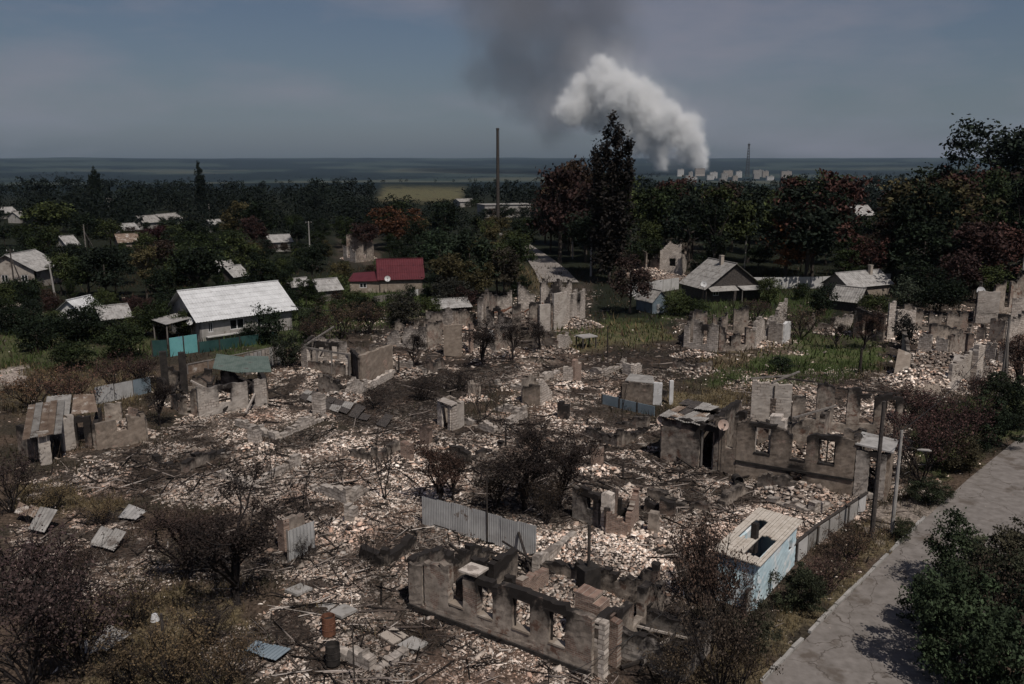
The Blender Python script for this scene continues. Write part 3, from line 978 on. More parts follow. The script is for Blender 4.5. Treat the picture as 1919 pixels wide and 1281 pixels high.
# ---- the foreground house
def house_a():
    r = ruin('burnt_house', 940, 1190, 'roofless burnt house in the foreground with a row of empty windows along its plastered front')
    A, B = G2(772, 1140), G2(1112, 1270)
    d = (B - A).normalized()
    n = Vector((-d.y, d.x, 0))
    L = (B - A).length
    ops = [(0.245, 0.33, 1.0, 9), (0.41, 0.495, 0.95, 2.28), (0.60, 0.692, 0.95, 2.32), (0.79, 0.872, 0.9, 2.3)]
    wall(r, A, B, 2.4, openings=[(0.085, 0.098, 0.45, 9)] + ops, profile=[(0, 2.3), (0.08, 2.35), (0.1, 2.6), (0.24, 2.7), (0.33, 2.6), (0.40, 2.7), (0.45, 2.75), (0.52, 2.7), (0.75, 2.75), (1, 2.65)], jag=0.14, seed=1, soot_shade=0.42, mat='plaster')
    for s, e, lo, hi in ops:
        sill(r, A, B, s, e, lo)
    frame_bars(r, A, B, 0.60, 0.692, 0.95, 2.32, mid=False)
    frame_bars(r, A, B, 0.79, 0.872, 0.9, 2.3, mid=False)
    pa, pb = A - n * 0.19 - d * 0.05, B - n * 0.19
    put(MB().bar((pa.x, pa.y, r.location.z + 0.12), (pb.x, pb.y, r.location.z + 0.12), 0.14, 0.2), 'plinth_ledge', 'soot_black', r)
    C, D = B + n * 6.3, A + n * 6.3
    wall(r, A - d * 0.02, D, 2.3, 1.5, jag=0.5, seed=2, soot_shade=0.7, profile=[(0, 2.3), (0.3, 2.2), (0.5, 1.1), (0.7, 1.6), (1, 0.9)])
    wall(r, D, D + d * L * 0.98, 1.7, 1.2, jag=0.5, seed=3, soot_shade=0.6)
    E = A + d * 2.55
    wall(r, E + n * 0.25, E + n * 4.6, 2.3, 1.4, openings=[(0.35, 0.55, 0.1, 2.0)], jag=0.4, seed=4, soot_shade=0.9, name='partition')
    Fp = A + d * 1.0 + n * 3.3
    wall(r, Fp, Fp + d * 2.6, 1.9, 1.7, openings=[(0.5, 0.75, 0.2, 9)], jag=0.5, seed=5, soot_shade=0.9, name='partition')
    Hh = A + d * 4.3 + n * 2.4
    wall(r, Hh, Hh + n * 2.2, 1.7, 1.1, jag=0.3, seed=6, mat='brick', soot_shade=0.25, name='partition')
    # right-hand rooms towards the lane
    wall(r, B, B + n * 6.2, 2.4, 1.7, openings=[(0.08, 0.26, 0.3, 2.1), (0.5, 0.66, 0.8, 9)], jag=0.3, seed=7, soot_shade=0.6)
    Q = B + n * 1.9 - d * 0.3
    wall(r, Q, Q + d * 3.2, 1.35, 1.2, jag=0.15, seed=8, soot_shade=0.6, mat='grey_plaster', name='partition')
    R2 = B + d * 2.9 + n * 1.9
    wall(r, R2, R2 + n * 2.6, 1.2, 1.2, jag=0.15, seed=9, soot_shade=0.6, mat='grey_plaster')
    wall(r, B + n * 4.5, B + n * 4.5 + d * 2.9, 1.2, 1.1, jag=0.2, seed=10, soot_shade=0.7, mat='grey_plaster')
    wall(r, Q + d * 0.25 - n * 1.7, Q + d * 0.75 - n * 1.7, 2.6, 2.5, jag=0.2, seed=11, mat='pale_stone', soot_shade=0.15, name='pillar')
    wall(r, B - d * 0.1 + n * 1.1, B + d * 0.55 + n * 1.1, 2.4, 2.2, jag=0.3, seed=12, mat='brick', soot_shade=0.35, name='pillar')
    z = r.location.z
    # stove stack with its pipe
    S = B - d * 0.9 + n * 1.6
    wall(r, S - d * 0.7, S + d * 0.5, 2.9, 2.4, jag=0.35, seed=13, mat='brick', soot_shade=0.2, th=0.8, name='stove')
    T = ground_at(1102, 1120)
    put(MB().tube([(T.x, T.y, 0.6), (T.x, T.y, 3.7)], [0.075, 0.075], 8), 'stove_pipe', 'iron', r)
    put(MB().box((T.x, T.y, 0.75), (0.9, 0.7, 1.7), 0.5), 'stove', 'soot_black', r)
    # a slab left on the pier, lintels, fallen beams
    p = A + d * 3.45
    put(MB().box((p.x + n.x * .15, p.y + n.y * .15, z + 2.72), (0.95, 0.9, 0.09), math.atan2(d.y, d.x)), 'lintel_slab', 'pale_stone', r)
    for t0, t1, zz in ((0.59, 0.702, 2.38), (0.78, 0.882, 2.36), (0.40, 0.505, 2.34)):
        p, q = A + d * L * t0 + n * 0.02, A + d * L * t1 + n * 0.02
        put(MB().bar((p.x, p.y, z + zz), (q.x, q.y, z + zz), 0.30, 0.12), 'lintel', 'charred_wood', r)
    c = A + d * 5.4 + n * 3.4
    rz = math.atan2(d.y, d.x)
    pile(r, c.x, c.y, 4.0, 3.2, 0.75, 5200, 1, rz=rz, tint=1.12, smin=0.05, smax=0.2)
    c2 = ground_at(1120, 1048)
    pile(r, c2.x, c2.y, 4.2, 2.6, 0.55, 5200, 7, rz=rz, tint=1.15, smin=0.05, smax=0.18)
    wall(r, G2(1003, 1082), G2(1075, 1018), 1.0, 0.7, jag=0.25, seed=14, soot_shade=0.3, mat='pale_stone')
    c = A + d * 1.2 + n * 1.6
    pile(r, c.x, c.y, 1.4, 1.9, 0.7, 900, 2, rz=rz, tint=0.7, smax=0.3)
    c = A + d * 1.6 + n * 4.6
    beams(r, ((c.x, c.y), (1.8, 1.4)), 14, 3, 1.2, 3.0, lift=1.3, w=0.1)
    c = B + d * 1.4 + n * 3.2
    beams(r, ((c.x, c.y), (1.6, 1.3)), 12, 4, 1.5, 3.4, lift=0.9, w=0.1)
    beams(r, ((c.x, c.y), (1.6, 1.3)), 5, 5, 1.5, 3.2, lift=0.9, w=0.12, mat='pale_wood', name='fallen_board')
house_a()

# ---- the house on the right with the round dishes
def house_b():
    r = ruin('burnt_house', 1500, 860, 'burnt plaster house by the tall wooden pole with gaping windows and collapsed inner walls')
    A, B = G2(1378, 890), G2(1597, 928)
    d = (B - A).normalized()
    n = Vector((-d.y, d.x, 0))
    L = (B - A).length
    ops = [(0.155, 0.30, 1.75, 3.5), (0.47, 0.60, 1.7, 3.6), (0.70, 0.84, 1.75, 3.3), (0.475, 0.58, 0.15, 0.85)]
    wall(r, A, B, 3.8, openings=ops, profile=[(0, 3.7), (0.1, 4.0), (0.16, 3.7), (0.3, 3.8), (0.45, 3.4), (0.6, 3.3), (0.68, 3.6), (0.86, 3.6), (1, 3.5)], jag=0.15, seed=21, soot_shade=0.40, mat='tan_plaster')
    for o in ops[:3]:
        sill(r, A, B, *o[:3], mat='soot_black')
    frame_bars(r, A, B, 0.155, 0.30, 1.75, 3.5, 'pale_wood', mid=False)
    frame_bars(r, A, B, 0.70, 0.84, 1.75, 3.3)
    q, p = A + d * L * 0.69, A + d * L * 0.85
    put(MB().bar((q.x, q.y, 3.42), (p.x, p.y, 3.4), 0.30, 0.14), 'lintel', 'charred_wood', r)
    a0, b0 = A - n * 0.2, B - n * 0.2
    put(MB().bar((a0.x, a0.y, 1.05), (b0.x, b0.y, 1.05), 0.12, 0.14), 'plinth_ledge', 'soot_black', r)
    # left wing corner and its window
    A2 = G2(1338, 882)
    wall(r, A2, A - d * 0.02, 3.7, 3.8, openings=[(0.50, 0.86, 1.8, 9)], jag=0.3, seed=22, soot_shade=0.5, mat='tan_plaster')
    wall(r, A2, A2 + n * 6.0, 3.7, 3.4, jag=0.3, seed=23, soot_shade=0.7)
    # back walls: pale blank gable with a slit, piers beyond
    K, M = G2(1404, 818), G2(1478, 824)
    hk = height_at(K, 716)
    wall(r, K, M, hk, hk - 0.1, openings=[(0.47, 0.62, 1.5, 3.0)], jag=0.05, seed=24, soot_shade=0.05, mat='grey_plaster')
    k = K + (M - K) * 0.535
    put(MB().bar((k.x, k.y - 0.24, 3.05), (k.x, k.y - 0.24, hk - 0.1), 0.07), 'drain_pipe', 'iron', r)
    M2 = G2(1684, 838)
    wall(r, M + Vector((0.1, 0, 0)), M2, 4.2, 3.9, openings=[(0.12, 0.22, 1.6, 9), (0.38, 0.50, 1.4, 9), (0.62, 0.75, 1.5, 3.4), (0.86, 0.94, 0.8, 3.4)], jag=0.6, seed=25, soot_shade=0.6)
    wall(r, B, B + n * 8.0, 3.5, 3.4, openings=[(0.30, 0.42, 1.6, 3.2), (0.60, 0.72, 1.6, 3.2)], jag=0.5, seed=26, soot_shade=0.6)
    c = A + d * L * 0.36
    wall(r, c + n * 1.1, c + n * 6.0, 3.6, 3.2, openings=[(0.45, 0.65, 0.8, 2.9)], jag=0.5, seed=27, soot_shade=0.5, name='partition')
    c = A + d * 0.5 + n * 3.8
    wall(r, c, c + d * L * 0.95, 3.3, 3.2, openings=[(0.10, 0.28, 0.8, 9), (0.48, 0.60, 1.0, 9), (0.68, 0.80, 1.0, 9)], jag=0.6, seed=28, soot_shade=0.6, name='partition')
    c = A + d * L * 0.62 + n * 4.2
    wall(r, c, c + n * 3.0, 3.2, 3.4, jag=0.6, seed=29, soot_shade=0.5, name='partition')
    s = A + d * L * 0.33 + n * 0.9
    wall(r, s - d * 0.5, s + d * 0.45, 4.1, 3.9, jag=0.15, seed=30, mat='pale_stone', soot_shade=0.12, th=0.75, name='stove')
    # porch at the street corner, half its flat roof left
    P0 = B + d * 0.05
    wall(r, P0, P0 + d * 1.7, 2.9, 2.9, openings=[(0.45, 0.8, 0.3, 2.6)], jag=0.06, seed=31, soot_shade=0.3, mat='grey_plaster')
    P2 = P0 + d * 1.7
    wall(r, P2, P2 + n * 2.6, 2.9, 2.9, jag=0.1, seed=32, soot_shade=0.3, mat='tan_plaster')
    z = r.location.z
    for k0, k1, dz in ((-0.25, 1.15, 0.0), (1.5, 2.9, -0.15)):
        q = [P0 + d * -0.1 + n * k0, P0 + d * 2.05 + n * k0, P0 + d * 2.05 + n * k1, P0 - d * 0.1 + n * k1]
        put(MB().slab([(v.x, v.y, z + 3.15 + dz + (0.12 if i in (0, 3) else -0.1)) for i, v in enumerate(q)], 0.09), 'porch_roof', 'slate_sheet', r)
    c = A + d * L * 0.74 + n * 3.0
    pile(r, c.x, c.y, 2.6, 2.2, 2.7, 3600, 21, tint=1.15, smin=0.05, smax=0.28)
    c = A + d * L * 0.3 + n * 4.6
    pile(r, c.x, c.y, 3.6, 3.4, 1.9, 3600, 22, tint=1.0, smin=0.05, smax=0.3)
    c = A + d * L * 0.72 + n * 6.2
    pile(r, c.x, c.y, 3.0, 1.8, 1.6, 1800, 23, tint=0.8, smin=0.05, smax=0.3)
    beams(r, ((c.x - 1.5, c.y - 1.6), (3.0, 2.2)), 16, 24, 1.5, 4.2, lift=2.6, w=0.11)
    for k0, (x0, y0, z0, x1_, y1_, z1_) in enumerate(((1400, 816, 4.4, 1470, 812, 4.5), (1420, 812, 4.5, 1520, 818, 4.2), (1440, 822, 4.3, 1490, 806, 4.6), (1560, 826, 4.0, 1680, 836, 3.9), (1480, 880, 3.6, 1560, 850, 3.5))):
        p, q = G2(x0, y0), G2(x1_, y1_)
        put(MB().bar((p.x, p.y, z0), (q.x, q.y, z1_), 0.14, 0.1), 'charred_beam' if k0 % 2 else 'fallen_board', 'charred_wood' if k0 % 2 else 'grey_wood', r)

    # the sooty outbuilding against it, its sheet roof sagging
    s = ruin('outbuilding', 1300, 860, 'sooty outbuilding with sagging sheet roof left of the house with gaping windows', 'outbuilding')
    a, b = G2(1240, 860), G2(1345, 884)
    dd = (b - a).normalized()
    nn = Vector((-dd.y, dd.x, 0))
    wall(s, a, b, 3.1, 3.1, openings=[(0.68, 0.93, -0.2, 2.6)], jag=0.08, seed=33, soot_shade=0.6, mat='plaster')
    wall(s, a, a + nn * 4.4, 3.0, 3.0, jag=0.1, seed=34, soot_shade=0.8)
    wall(s, a + nn * 4.4, b + nn * 4.4, 3.0, 3.0, jag=0.2, seed=35, soot_shade=0.8)
    La = (b - a).length
    rr = random.Random(9)
    for i in range(7):
        for j in range(3):
            if (i, j) in ((5, 0), (5, 1), (6, 2), (4, 2), (6, 1)): continue
            u0, u1 = La * i / 7 - 0.2, La * (i + 1) / 7 - 0.12
            w0, w1 = -0.35 + 1.45 * j, 1.2 + 1.45 * j
            q = [a + dd * u0 + nn * w0, a + dd * u1 + nn * w0, a + dd * u1 + nn * w1, a + dd * u0 + nn * w1]
            sag = -0.28 * math.sin(3.1 * (i + 0.5) / 7) * (1 if j == 1 else 0.4)
            put(corrugated([(v.x, v.y, 3.2 + 0.06 * j + sag + rr.uniform(-0.08, 0.1)) for v in q], 4, amp=0.018), 'roof_sheet', rr.choice(('grey_slate', 'slate_sheet', 'dark_wood', 'dark_wood', 'rust_sheet')), s)
    beams(s, ((b.x - 1, b.y + 2.2), (1.2, 1.2)), 7, 31, 1.5, 3.2, lift=3.2, w=0.1)
    put(MB().bar((b.x - dd.x * 1.2, b.y - dd.y * 1.2, 0), (b.x - dd.x * 1.2, b.y - dd.y * 1.2, 2.9), 0.12), 'door_post', 'grey_wood', s)
house_b()

def dish(px, py, foot, r, mat, label, yaw=0.3, base=None, tilt=0.9, mast=True):
    """a satellite dish on a bent arm standing at row foot, its face at row py"""
    c = ground_at(px, foot)
    c.z = height_at(c, py)
    o = empty('satellite_dish', (c.x, c.y, 0), label=label, cat='satellite dish')
    m = MB()
    ax = Vector((math.sin(yaw) * math.cos(tilt - 0.6), -math.cos(yaw) * math.cos(tilt - 0.6), math.sin(tilt - 0.6))).normalized()
    q = ax.to_track_quat('Z', 'Y').to_matrix()
    rings, k = 5, 20
    vs, fs = [c - ax * 0.0], []
    for side in (0, 1):
        for i in range(1, rings + 1):
            rr = r * i / rings
            for t in range(k):
                vs.append(c + q @ Vector((math.cos(2 * math.pi * t / k) * rr, math.sin(2 * math.pi * t / k) * rr, 0.28 * rr * rr / r - side * 0.03)))
    vs.append(c - ax * 0.03)
    last = len(vs) - 1
    for side in (0, 1):
        base0 = 1 + side * rings * k
        for t in range(k):
            fs.append((0 if not side else last, base0 + t, base0 + (t + 1) % k))
            for i in range(rings - 1):
                fs.append((base0 + i * k + t, base0 + i * k + (t + 1) % k, base0 + (i + 1) * k + (t + 1) % k, base0 + (i + 1) * k + t))
    for t in range(k):
        e = 1 + (rings - 1) * k
        fs.append((e + t, e + (t + 1) % k, e + rings * k + (t + 1) % k, e + rings * k + t))
    m.add(vs, fs)
    put(m, 'reflector', mat, o)
    f = c + ax * r * 1.1
    put(MB().tube([c - q @ Vector((0, r * 0.95, 0)), f], [0.015, 0.015], 5).box(f, (0.1, 0.1, 0.14)), 'feed_arm', 'iron', o)
    if mast:
        zb = z1(c.x, c.y) - 0.1 if base is None else base
        put(MB().tube([(c.x, c.y + 0.12, zb), (c.x, c.y + 0.12, c.z)], [0.03, 0.03], 6), 'mast', 'iron', o)
    return o
dish(1350, 796, 889, 0.36, 'dish_burnt', 'round pinkish scorched satellite dish on the outbuilding doorway', 0.05)
dish(1238, 787, 860, 0.38, 'dish_burnt', 'round dull satellite dish at the left end of the sooty outbuilding', -0.1)
dish(1831, 546, 600, 0.6, 'dish_white', 'white satellite dish above the ruins near the right edge', 0.1)
# ---- light blue shed by the lane fence
def shed_c():
    s = ruin('shed', 1412, 1110, 'small pale blue rendered shed with holes burnt through its flat board roof', 'shed')
    z = s.location.z
    N0 = ground_at(1411, 1142)
    Wp, Ep = ground_at(1352, 1098), ground_at(1484, 1058)
    du, dv = (Ep - N0), (Wp - N0)
    dv = Vector((-du.y, du.x, 0)).normalized() * 1.7
    C = N0 + du + dv
    for i, (a, b, ops) in enumerate(((N0 + dv, N0, [(0.40, 0.62, 0.9, 1.6)]), (N0, N0 + du, [(0.80, 0.90, 1.2, 1.75)]), (N0 + du, C, []), (C, N0 + dv, []))):
        wall(s, a, b, 2.25, 2.25, openings=ops, jag=0.0, seed=60 + i, soot_shade=0.05, mat='pale_blue_render', th=0.24)
        if i == 0:
            frame_bars(s, a, b, 0.40, 0.62, 0.9, 1.6, 'dark_wood', mid=False)
    u, v = du.normalized(), dv.normalized()
    lu, lv = du.length, dv.length
    e = 0.32
    # roof boards, each cut where the fire went through
    holes = [(0.08, 0.50, 0.14, 0.46), (0.36, 0.80, 0.56, 0.84)]
    nb = 16
    for i in range(nb):
        t0, t1 = -e + (lv + 2 * e) * i / nb, -e + (lv + 2 * e) * (i + 1) / nb - 0.02
        tm = (i + 0.5) / nb
        spans = [(-e, lu + e)]
        for h0, h1, w0, w1 in holes:
            if w0 < tm < w1:
                spans = [x for a, b in spans for x in ((a, h0 * lu + 0.12 * math.sin(i * 3)), (h1 * lu + 0.1 * math.cos(i * 5), b)) if x[1] - x[0] > 0.1 and x[0] >= a - 0.01 and x[1] <= b + 0.01]
        for a, b in spans:
            q = [N0 + u * a + v * t0, N0 + u * b + v * t0, N0 + u * b + v * t1, N0 + u * a + v * t1]
            hz = lambda p: z + 2.38 + 0.10 * ((p - N0).dot(v) / lv) + 0.01 * (i % 3)
            put(MB().slab([(p.x, p.y, hz(p)) for p in q], 0.05), 'roof_board', 'cream_board', s)
    c = N0 + u * lu * 0.40 + v * lv * 0.52
    put(MB().box((c.x, c.y, z + 2.45), (0.28, 0.28, 1.5), 0.8), 'chimney', 'soot_black', s)
    p, q = c - u * 1.0 - v * 0.2, c + u * 1.2 + v * 0.3
    put(MB().bar((p.x, p.y, z + 2.2), (q.x, q.y, z + 2.24), 0.14), 'rafter', 'charred_wood', s)
    fl = [N0 + u * .2 + v * .2, N0 + u * (lu - .2) + v * .2, N0 + u * (lu - .2) + v * (lv - .2), N0 + u * .2 + v * (lv - .2)]
    put(MB().slab([(p.x, p.y, z + 0.15) for p in fl], 0.1), 'floor', 'soot_black', s)
shed_c()

# ---- brick stove and wall stubs behind the foreground house
def stove_ruin():
    r = ruin('ruined_walls', 1140, 985, 'gray wall stub and brick stove standing behind the foreground house')
    a, b = G2(1076, 972), G2(1124, 990)
    wall(r, a, b, 2.0, 1.9, jag=0.35, seed=41, soot_shade=0.5, mat='grey_plaster', openings=[(0.55, 0.8, 0.9, 1.6)])
    p = G2(1128, 996)
    wall(r, p, p + Vector((0.55, -0.3, 0)), 2.3, 2.2, jag=0.1, seed=42, mat='pale_stone', soot_shade=0.1, th=0.45, name='pillar')
    a, b = G2(1136, 1005), G2(1176, 1012)
    d = (b - a).normalized(); n = Vector((-d.y, d.x, 0))
    wall(r, a, b, 1.6, 0.9, jag=0.25, seed=43, mat='brick', soot_shade=0.35, name='stove', th=0.3)
    wall(r, b, b + n * 1.7, 1.3, 2.2, jag=0.3, seed=44, mat='brick', soot_shade=0.2, name='stove', th=0.3)
    wall(r, a, a + n * 1.7, 1.6, 2.1, jag=0.3, seed=45, mat='brick', soot_shade=0.6, name='stove', th=0.3)
    wall(r, a + n * 1.7, b + n * 1.7, 2.2, 1.9, jag=0.4, seed=46, mat='brick', soot_shade=0.75, name='stove', th=0.3, openings=[(0.3, 0.6, 0.9, 1.5)])
    for px, py, h, sd in ((1236, 965, 1.8, 47), (1208, 955, 1.2, 48)):
        q = G2(px, py)
        wall(r, q, q + Vector((0.8, -0.35, 0)), h, h * 0.8, jag=0.5, seed=sd, mat='brick', soot_shade=0.8)
    c = a + d * 0.7 + n * 0.9
    pile(r, c.x, c.y, 1.5, 1.2, 0.6, 500, 41, tint=0.9, smax=0.3)
stove_ruin()

def stub(name, px, py, parts, label, heap=None, cat='ruin'):
    """a smaller ruin: parts are walls (x0,y0,x1,y1,h0,h1,mat,soot,openings,jag[,th])"""
    r = ruin(name, px, py, label, cat)
    for i, w in enumerate(parts):
        x0, y0, x1, y1, h0, h1, mat, so, ops, jag = w[:10]
        th = w[10] if len(w) > 10 else 0.34
        h0, h1 = (height_at(G2(x, y), h) if h > 50 else h for x, y, h in ((x0, y0, h0), (x1, y1, h1)))
        if py < 680: h0, h1 = h0 * 1.28, h1 * 1.28
        wall(r, G2(x0, y0), G2(x1, y1), h0, h1, openings=ops, jag=jag, seed=int(px) + i, soot_shade=so, mat=mat, th=th, cell=(0.3, 0.2))
    if heap:
        for k, (hx, hy, rx, ry, h, n, ti) in enumerate(heap):
            c = G2(hx, hy)
            pile(r, c.x, c.y, rx, ry, h, int(n * 1.6), int(px) + k, tint=ti * 0.92, smin=0.06, smax=0.3)
    return r

# privy of pale blocks
r = stub('privy', 845, 803, [(822, 797, 846, 808, 2.0, 2.0, 'pale_stone', 0.15, [(0.35, 0.8, 0, 1.7)], 0.05, 0.2), (846, 808, 868, 800, 2.0, 2.0, 'grey_plaster', 0.1, [], 0.05, 0.2), (844, 790, 868, 800, 2.0, 2.0, 'plaster', 0.3, [], 0.05, 0.2), (822, 797, 844, 790, 2.0, 2.0, 'plaster', 0.3, [], 0.05, 0.2)],
         'small pale block privy with a dark doorway in the middle of the rubble', cat='privy')
q = [G2(820, 799), G2(846, 810), G2(858, 806), G2(832, 795)]
put(MB().slab([(p.x, p.y, 2.1 + (0.1 if i > 1 else 0)) for i, p in enumerate(q)], 0.08), 'roof_board', 'pale_wood', r)
# brick stack with one sloping side, its lit and shaded faces coloured apart
stub('brick_stack', 1005, 755, [(980, 757, 1012, 760, 2.3, 2.2, 'tan_plaster', 0.5, [], 0.35, 0.3), (1012, 760, 1032, 748, 2.3, 0.7, 'pale_stone', 0.1, [], 0.3, 0.3), (980, 757, 998, 748, 2.3, 2.2, 'plaster', 0.4, [], 0.2, 0.3), (998, 748, 1030, 750, 2.1, 0.9, 'plaster', 0.4, [], 0.2, 0.3)],
     'brown rendered stack with one sloping side standing alone in the rubble', [(1005, 752, 0.8, 0.8, 0.8, 120, 0.6)])
stub('brick_stack', 1070, 722, [(1056, 722, 1072, 724, 1.6, 1.7, 'pale_stone', 0.1, [], 0.2, 0.3), (1074, 722, 1086, 716, 2.2, 2.0, 'brick', 0.1, [], 0.25, 0.35)],
     'pair of pale pinkish chimney stubs right of the brown stack', [(1070, 726, 1.6, 1.2, 0.4, 250, 1.2)])
stub('brick_stack', 1055, 785, [(1046, 783, 1066, 785, 1.3, 1.1, 'brick', 0.95, [], 0.4, 0.6)], 'low black charred stove stump below the pinkish chimney stubs')
stub('brick_stack', 1183, 702, [(1168, 700, 1184, 704, 1.3, 1.2, 'pale_stone', 0.25, [], 0.3, 0.3), (1184, 704, 1200, 696, 1.2, 0.7, 'pale_stone', 0.2, [], 0.3, 0.3)], 'small pale wall stub behind the long low shed wall')

# long low shed with a white end and a blue skirting
r = stub('shed_remains', 1205, 750, [(1166, 750, 1224, 757, 1.6, 1.6, 'tan_plaster', 0.45, [], 0.08), (1224, 757, 1240, 758, 1.9, 1.85, 'whitewash', 0.05, [], 0.1), (1166, 750, 1186, 738, 1.5, 1.2, 'plaster', 0.6, [], 0.3), (1186, 738, 1250, 744, 1.2, 1.0, 'plaster', 0.7, [], 0.4)],
         'long low shed wall with a whitewashed end and a leaning white post')
p = G2(1257, 757)
put(MB().box((p.x, p.y, 0.9), (0.32, 0.3, 2.3)), 'post', 'whitewash', r)
q = [G2(1170, 749), G2(1226, 755), G2(1222, 742), G2(1180, 737)]
put(MB().slab([(v.x, v.y, 1.72 + 0.1 * (i > 1)) for i, v in enumerate(q)], 0.05), 'roof_sheet', 'grey_slate', r)

# jagged pale walls behind the meadow
stub('burnt_house', 1370, 655, [(1282, 652, 1345, 660, 2.7, 2.9, 'pale_stone', 0.45, [(0.15, 0.27, 0.7, 9), (0.55, 0.68, 0.7, 2.2)], 0.7), (1345, 660, 1412, 655, 3.0, 2.6, 'plaster', 0.55, [(0.2, 0.33, 0.6, 2.1), (0.6, 0.74, 0.6, 9)], 0.8), (1412, 655, 1470, 618, 2.6, 3.0, 'pale_stone', 0.35, [(0.3, 0.4, 0.7, 9)], 0.7), (1290, 628, 1400, 626, 2.4, 2.6, 'plaster', 0.7, [(0.3, 0.4, 0.6, 9), (0.65, 0.75, 0.6, 9)], 0.8), (1345, 658, 1350, 630, 2.5, 2.0, 'plaster', 0.6, [], 0.8), (1282, 652, 1300, 628, 2.3, 2.3, 'plaster', 0.6, [], 0.8)],
     'jagged pale ruin with deeply broken wall tops behind the dry meadow', [(1370, 645, 4.5, 3, 0.9, 900, 1.0), (1300, 668, 2.5, 1.2, 0.5, 300, 1.0)])
stub('ruined_walls', 1455, 645, [(1440, 642, 1466, 646, 1.9, 1.8, 'grey_plaster', 0.3, [], 0.1), (1466, 646, 1478, 636, 1.9, 1.6, 'whitewash', 0.1, [], 0.1), (1440, 642, 1452, 632, 1.6, 1.2, 'plaster', 0.4, [], 0.3)],
     'small gray block ruin at the right end of the jagged pale ruin', [(1430, 648, 2, 1.2, 0.5, 250, 1.0)])

# left: lean-to with a rusty sheet roof on two piers, wall with a notch
r = stub('lean_to', 100, 862, [(76, 872, 98, 868, 2.3, 2.3, 'grey_plaster', 0.2, [], 0.1, 0.4), (118, 846, 142, 840, 2.4, 2.4, 'grey_plaster', 0.15, [], 0.1, 0.4), (40, 850, 76, 862, 2.0, 2.1, 'plaster', 0.95, [], 0.2), (142, 840, 175, 838, 2.4, 2.2, 'plaster', 0.9, [(0.2, 0.6, 0, 1.9)], 0.15)],
         'open lean-to at the left edge with rusty sheet roof resting on two gray piers', cat='lean-to')
for i in range(5):
    t0, t1 = i / 5, (i + 0.96) / 5
    A0, B0, C0, D0 = G2(48, 882), G2(122, 868), G2(130, 820), G2(62, 832)
    q = [A0.lerp(B0, t0), A0.lerp(B0, t1), D0.lerp(C0, t1), D0.lerp(C0, t0)]
    put(corrugated([(v.x, v.y, (2.15 if j < 2 else 2.95) + 0.05 * (i % 2)) for j, v in enumerate(q)], 5), 'roof_sheet', ('rust_sheet', 'grey_slate', 'rust_sheet')[i % 3], r)
for i, (a, b, c, d_, mt) in enumerate((((88, 842), (136, 836), (142, 810), (96, 815), 'grey_slate'), ((140, 838), (190, 832), (184, 812), (146, 814), 'rust_sheet'))):
    q = [G2(*a), G2(*b), G2(*c), G2(*d_)]
    put(corrugated([(v.x, v.y, (2.35 if j < 2 else 3.0) + 0.1 * i) for j, v in enumerate(q)], 7), 'roof_sheet', mt, r)
stub('ruined_walls', 235, 835, [(182, 845, 274, 828, 1.9, 2.0, 'tan_plaster', 0.3, [(0.42, 0.64, 1.1, 9)], 0.12), (274, 828, 262, 800, 1.9, 1.2, 'plaster', 0.5, [], 0.3), (200, 802, 262, 798, 1.8, 1.6, 'plaster', 0.4, [(0.5, 0.7, 0.6, 9)], 0.5), (182, 845, 190, 810, 1.9, 1.8, 'plaster', 0.7, [], 0.3)],
     'brown roofless room with a notched front wall beside the rusty lean-to', [(230, 818, 2.6, 1.6, 0.9, 700, 1.1)])
r = stub('burnt_house', 410, 785, [(338, 775, 372, 782, 2.0, 2.1, 'plaster', 0.6, [(0.3, 0.7, 0.1, 9)], 0.4), (372, 784, 500, 762, 2.3, 2.3, 'grey_plaster', 0.3, [(0.30, 0.48, 0.8, 2.0), (0.72, 0.82, 0.2, 9)], 0.25), (500, 762, 488, 735, 2.3, 2.2, 'plaster', 0.7, [], 0.2), (300, 752, 345, 775, 2.2, 2.0, 'plaster', 0.85, [(0.4, 0.6, 0.2, 9)], 0.5), (310, 735, 488, 735, 2.0, 2.0, 'plaster', 0.8, [(0.2, 0.3, 0.5, 9), (0.5, 0.6, 0.5, 9)], 0.6), (400, 778, 392, 740, 2.1, 1.8, 'plaster', 0.7, [], 0.4)],
         'burnt house left of centre with gray front wall, scorched window and bent green roof sheets', [(380, 755, 4, 2, 0.9, 800, 0.8)])
for i, (qd, zz) in enumerate((([(402, 742), (458, 748), (470, 724), (410, 720)], (2.5, 2.3, 2.7, 2.9)), ([(452, 748), (512, 746), (506, 722), (462, 722)], (2.4, 2.35, 2.75, 2.8)))):
    put(corrugated([(G2(*p).x, G2(*p).y, zz[j]) for j, p in enumerate(qd)], 14, amp=0.012), 'roof_sheet', 'green_sheet', r)
for px, py in ((312, 742), (347, 744)):
    c = G2(px, py)
    put(MB().box((c.x, c.y, 1.9), (0.6, 0.6, 4.2), 0.4), 'chimney', 'soot_black', r)
c = G2(400, 760)
beams(r, ((c.x, c.y), (4.0, 1.8)), 14, 51, 2, 4.5, lift=2.0)
beams(r, ((c.x, c.y), (4.0, 1.8)), 4, 52, 2, 4.0, mat='pale_wood', name='fallen_board', lift=1.6)

